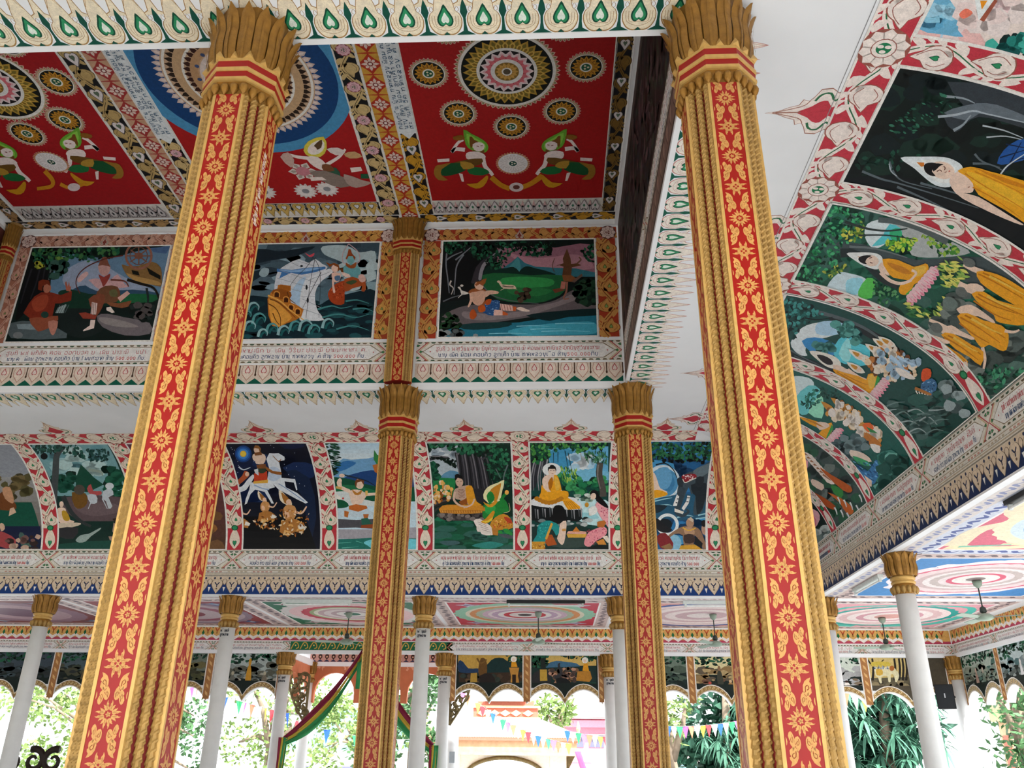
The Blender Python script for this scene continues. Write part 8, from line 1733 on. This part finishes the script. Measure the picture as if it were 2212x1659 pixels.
# ---- trees
bark = mat('bark', '#8a7a68', .9, vary=.35, scale=5, bump=.6, bscale=12)
def leafmat(n, c_, tr=.0): return mat(n, c_, .55, vary=.35, scale=3)
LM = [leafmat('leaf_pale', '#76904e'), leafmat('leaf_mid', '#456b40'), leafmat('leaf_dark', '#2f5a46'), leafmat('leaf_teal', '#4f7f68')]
def foliage(name, parent, cs, n, L, W, m_, seed, droop=.2):
    rd = random.Random(seed); vs = []; fs = []
    for i in range(n):
        cx_, cy_, cz_, R = cs[rd.randrange(len(cs))]
        d = Vector((rd.gauss(0, 1), rd.gauss(0, 1), rd.gauss(0, 1))); d = d.normalized() * R * rd.uniform(.35, 1) ** .5
        p = Vector((cx_, cy_, cz_)) + d; a = Vector((rd.gauss(0, 1), rd.gauss(0, 1), rd.gauss(0, .7) - droop)).normalized(); b_ = a.cross(Vector((rd.gauss(0, 1), rd.gauss(0, 1), rd.gauss(0, 1)))).normalized(); l_ = L * rd.uniform(.6, 1.3); w_ = W * rd.uniform(.7, 1.2)
        o = len(vs); vs += [p, p + a * l_ * .5 + b_ * w_, p + a * l_, p + a * l_ * .5 - b_ * w_]; fs.append((o, o + 1, o + 2, o + 3))
    me = bpy.data.meshes.new(name); me.from_pydata(vs, [], fs); me.update(); me.materials.append(m_); o = link(name, me, parent); o['kind'] = 'stuff'; return o
def tree(x, y, h, cs, n, L, W, m_, label, seed, r0=.16, limbs=6):
    t = empty('tree', (x, y, -.3)); tag(t, label, 'tree', 'trees outside the arcade'); rd = random.Random(seed)
    MB().tube([(0, 0, 0), (.1 * rd.uniform(-1, 1), .1, h * .4), (.25 * rd.uniform(-1, 1), 0, h * .75)], [r0, r0 * .8, r0 * .5], 9).build('trunk', bark, t, True)
    for k in range(limbs):
        c_ = cs[k % len(cs)]; z0 = h * rd.uniform(.35, .7)
        MB().tube([(0, 0, z0), (c_[0] * .5 + rd.uniform(-.2, .2), c_[1] * .5, (z0 + c_[2]) / 2 + .2), (c_[0], c_[1], c_[2])], [r0 * .45, r0 * .3, r0 * .12], 7).build('limb', bark, t, True)
    if n: foliage('foliage', t, cs, n, L, W, m_, seed)
    return t
def cl(n, sx, sy, z0, z1, R, seed):
    rd = random.Random(seed); return [(rd.uniform(-sx, sx), rd.uniform(-sy, sy), rd.uniform(z0, z1), R * rd.uniform(.6, 1.2)) for _ in range(n)]
tree(-18.6, 35, 5, cl(14, 2.8, 1, 1.0, 4.6, 1.0, 1), 2600, .24, .08, LM[0], 'pale sunlit tree behind the left edge columns', 1)
tree(-13.2, 30, 5, cl(9, 1.3, 1, 1.2, 4.2, .8, 2), 1500, .2, .06, LM[1], 'mid green tree left of the nearer left pillar', 2)
tree(-9.6, 31, 5, cl(14, 2.4, 1, 1.0, 4.8, .9, 3), 2300, .2, .06, LM[0], 'pale leafy tree with a leaning trunk right of the nearer left pillar', 3, .3)
tree(-8.0, 38, 5, cl(11, 2.6, 1, .9, 4.6, .9, 4), 1300, .24, .07, LM[0], 'thin pale tree seen through the porch arches', 4)
tree(-4.6, 29.5, 6, cl(16, 1.2, 1, 1.0, 4.8, .7, 5), 2600, .22, .06, LM[1], 'dense green tree between the farther left pillar and the white column', 5)
tree(.1, 38, 4.5, cl(6, .7, .5, 3.0, 4.4, .55, 6), 500, .3, .07, LM[0], 'small bright tree between gate and pink house', 6)
tree(3.9, 30, 4, cl(6, .5, .4, 2.8, 3.9, .5, 7), 260, .3, .05, LM[0], 'pruned tree with thick stumpy limbs', 7, .3, 9)
# big mango-like tree with whorls of long hanging leaves
def whorl_tree(x, y, label, boxx, nwh, seed, m_=LM[3]):
    t = empty('tree', (x, y, -.3)); tag(t, label, 'tree', 'trees outside the arcade'); rd = random.Random(seed); vs = []; fs = []
    MB().tube([(0, .8, 0), (.1, .8, 2), (.2, .7, 4.2)], [.22, .18, .12], 9).build('trunk', bark, t, True)
    for w_ in range(nwh):
        c0 = Vector((rd.uniform(boxx[0], boxx[1]), rd.uniform(-.6, .6), rd.uniform(.6, 4.4)))
        ax = Vector((rd.gauss(0, .3), -.5 + rd.gauss(0, .3), .4)).normalized()
        for k in range(rd.randint(8, 12)):
            a_ = 2 * PI * k / 10 + rd.uniform(-.2, .2); s0 = ax.orthogonal().normalized(); s1 = ax.cross(s0)
            d = (s0 * math.cos(a_) + s1 * math.sin(a_) + ax * .25).normalized(); L = rd.uniform(.4, .62); side = d.cross(Vector((0, 0, 1))); side = side.normalized() if side.length > .05 else Vector((1, 0, 0))
            o = len(vs)
            for q in range(5):
                u_ = q / 4; p = c0 + d * L * u_ + Vector((0, 0, -.42 * L * u_ * u_ * 1.6)); wd = .052 * math.sin(PI * min(.08 + u_ * .95, 1))
                vs += [p + side * wd, p + Vector((0, 0, -.012)), p - side * wd]
            for q in range(4):
                for e in (0, 1): fs.append((o + q * 3 + e, o + q * 3 + e + 1, o + q * 3 + e + 4, o + q * 3 + e + 3))
    me = bpy.data.meshes.new('foliage'); me.from_pydata(vs, [], fs); me.update(); me.materials.append(m_); o = link('foliage', me, t); o['kind'] = 'stuff'
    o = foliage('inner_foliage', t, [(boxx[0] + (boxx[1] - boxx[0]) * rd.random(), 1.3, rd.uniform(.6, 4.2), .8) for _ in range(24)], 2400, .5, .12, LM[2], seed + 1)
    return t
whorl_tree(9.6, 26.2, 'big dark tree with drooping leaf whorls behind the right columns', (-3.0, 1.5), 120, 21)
whorl_tree(5.9, 31.0, 'dark tree with drooping leaves just left of the nearer right pillar', (-.8, 1.4), 46, 22)
tree(13.2, 26.0, 5, cl(10, .7, .6, 1.2, 4.6, .7, 9), 900, .3, .06, LM[1], 'green tree with a grey trunk beyond the right arcade', 9, .3)
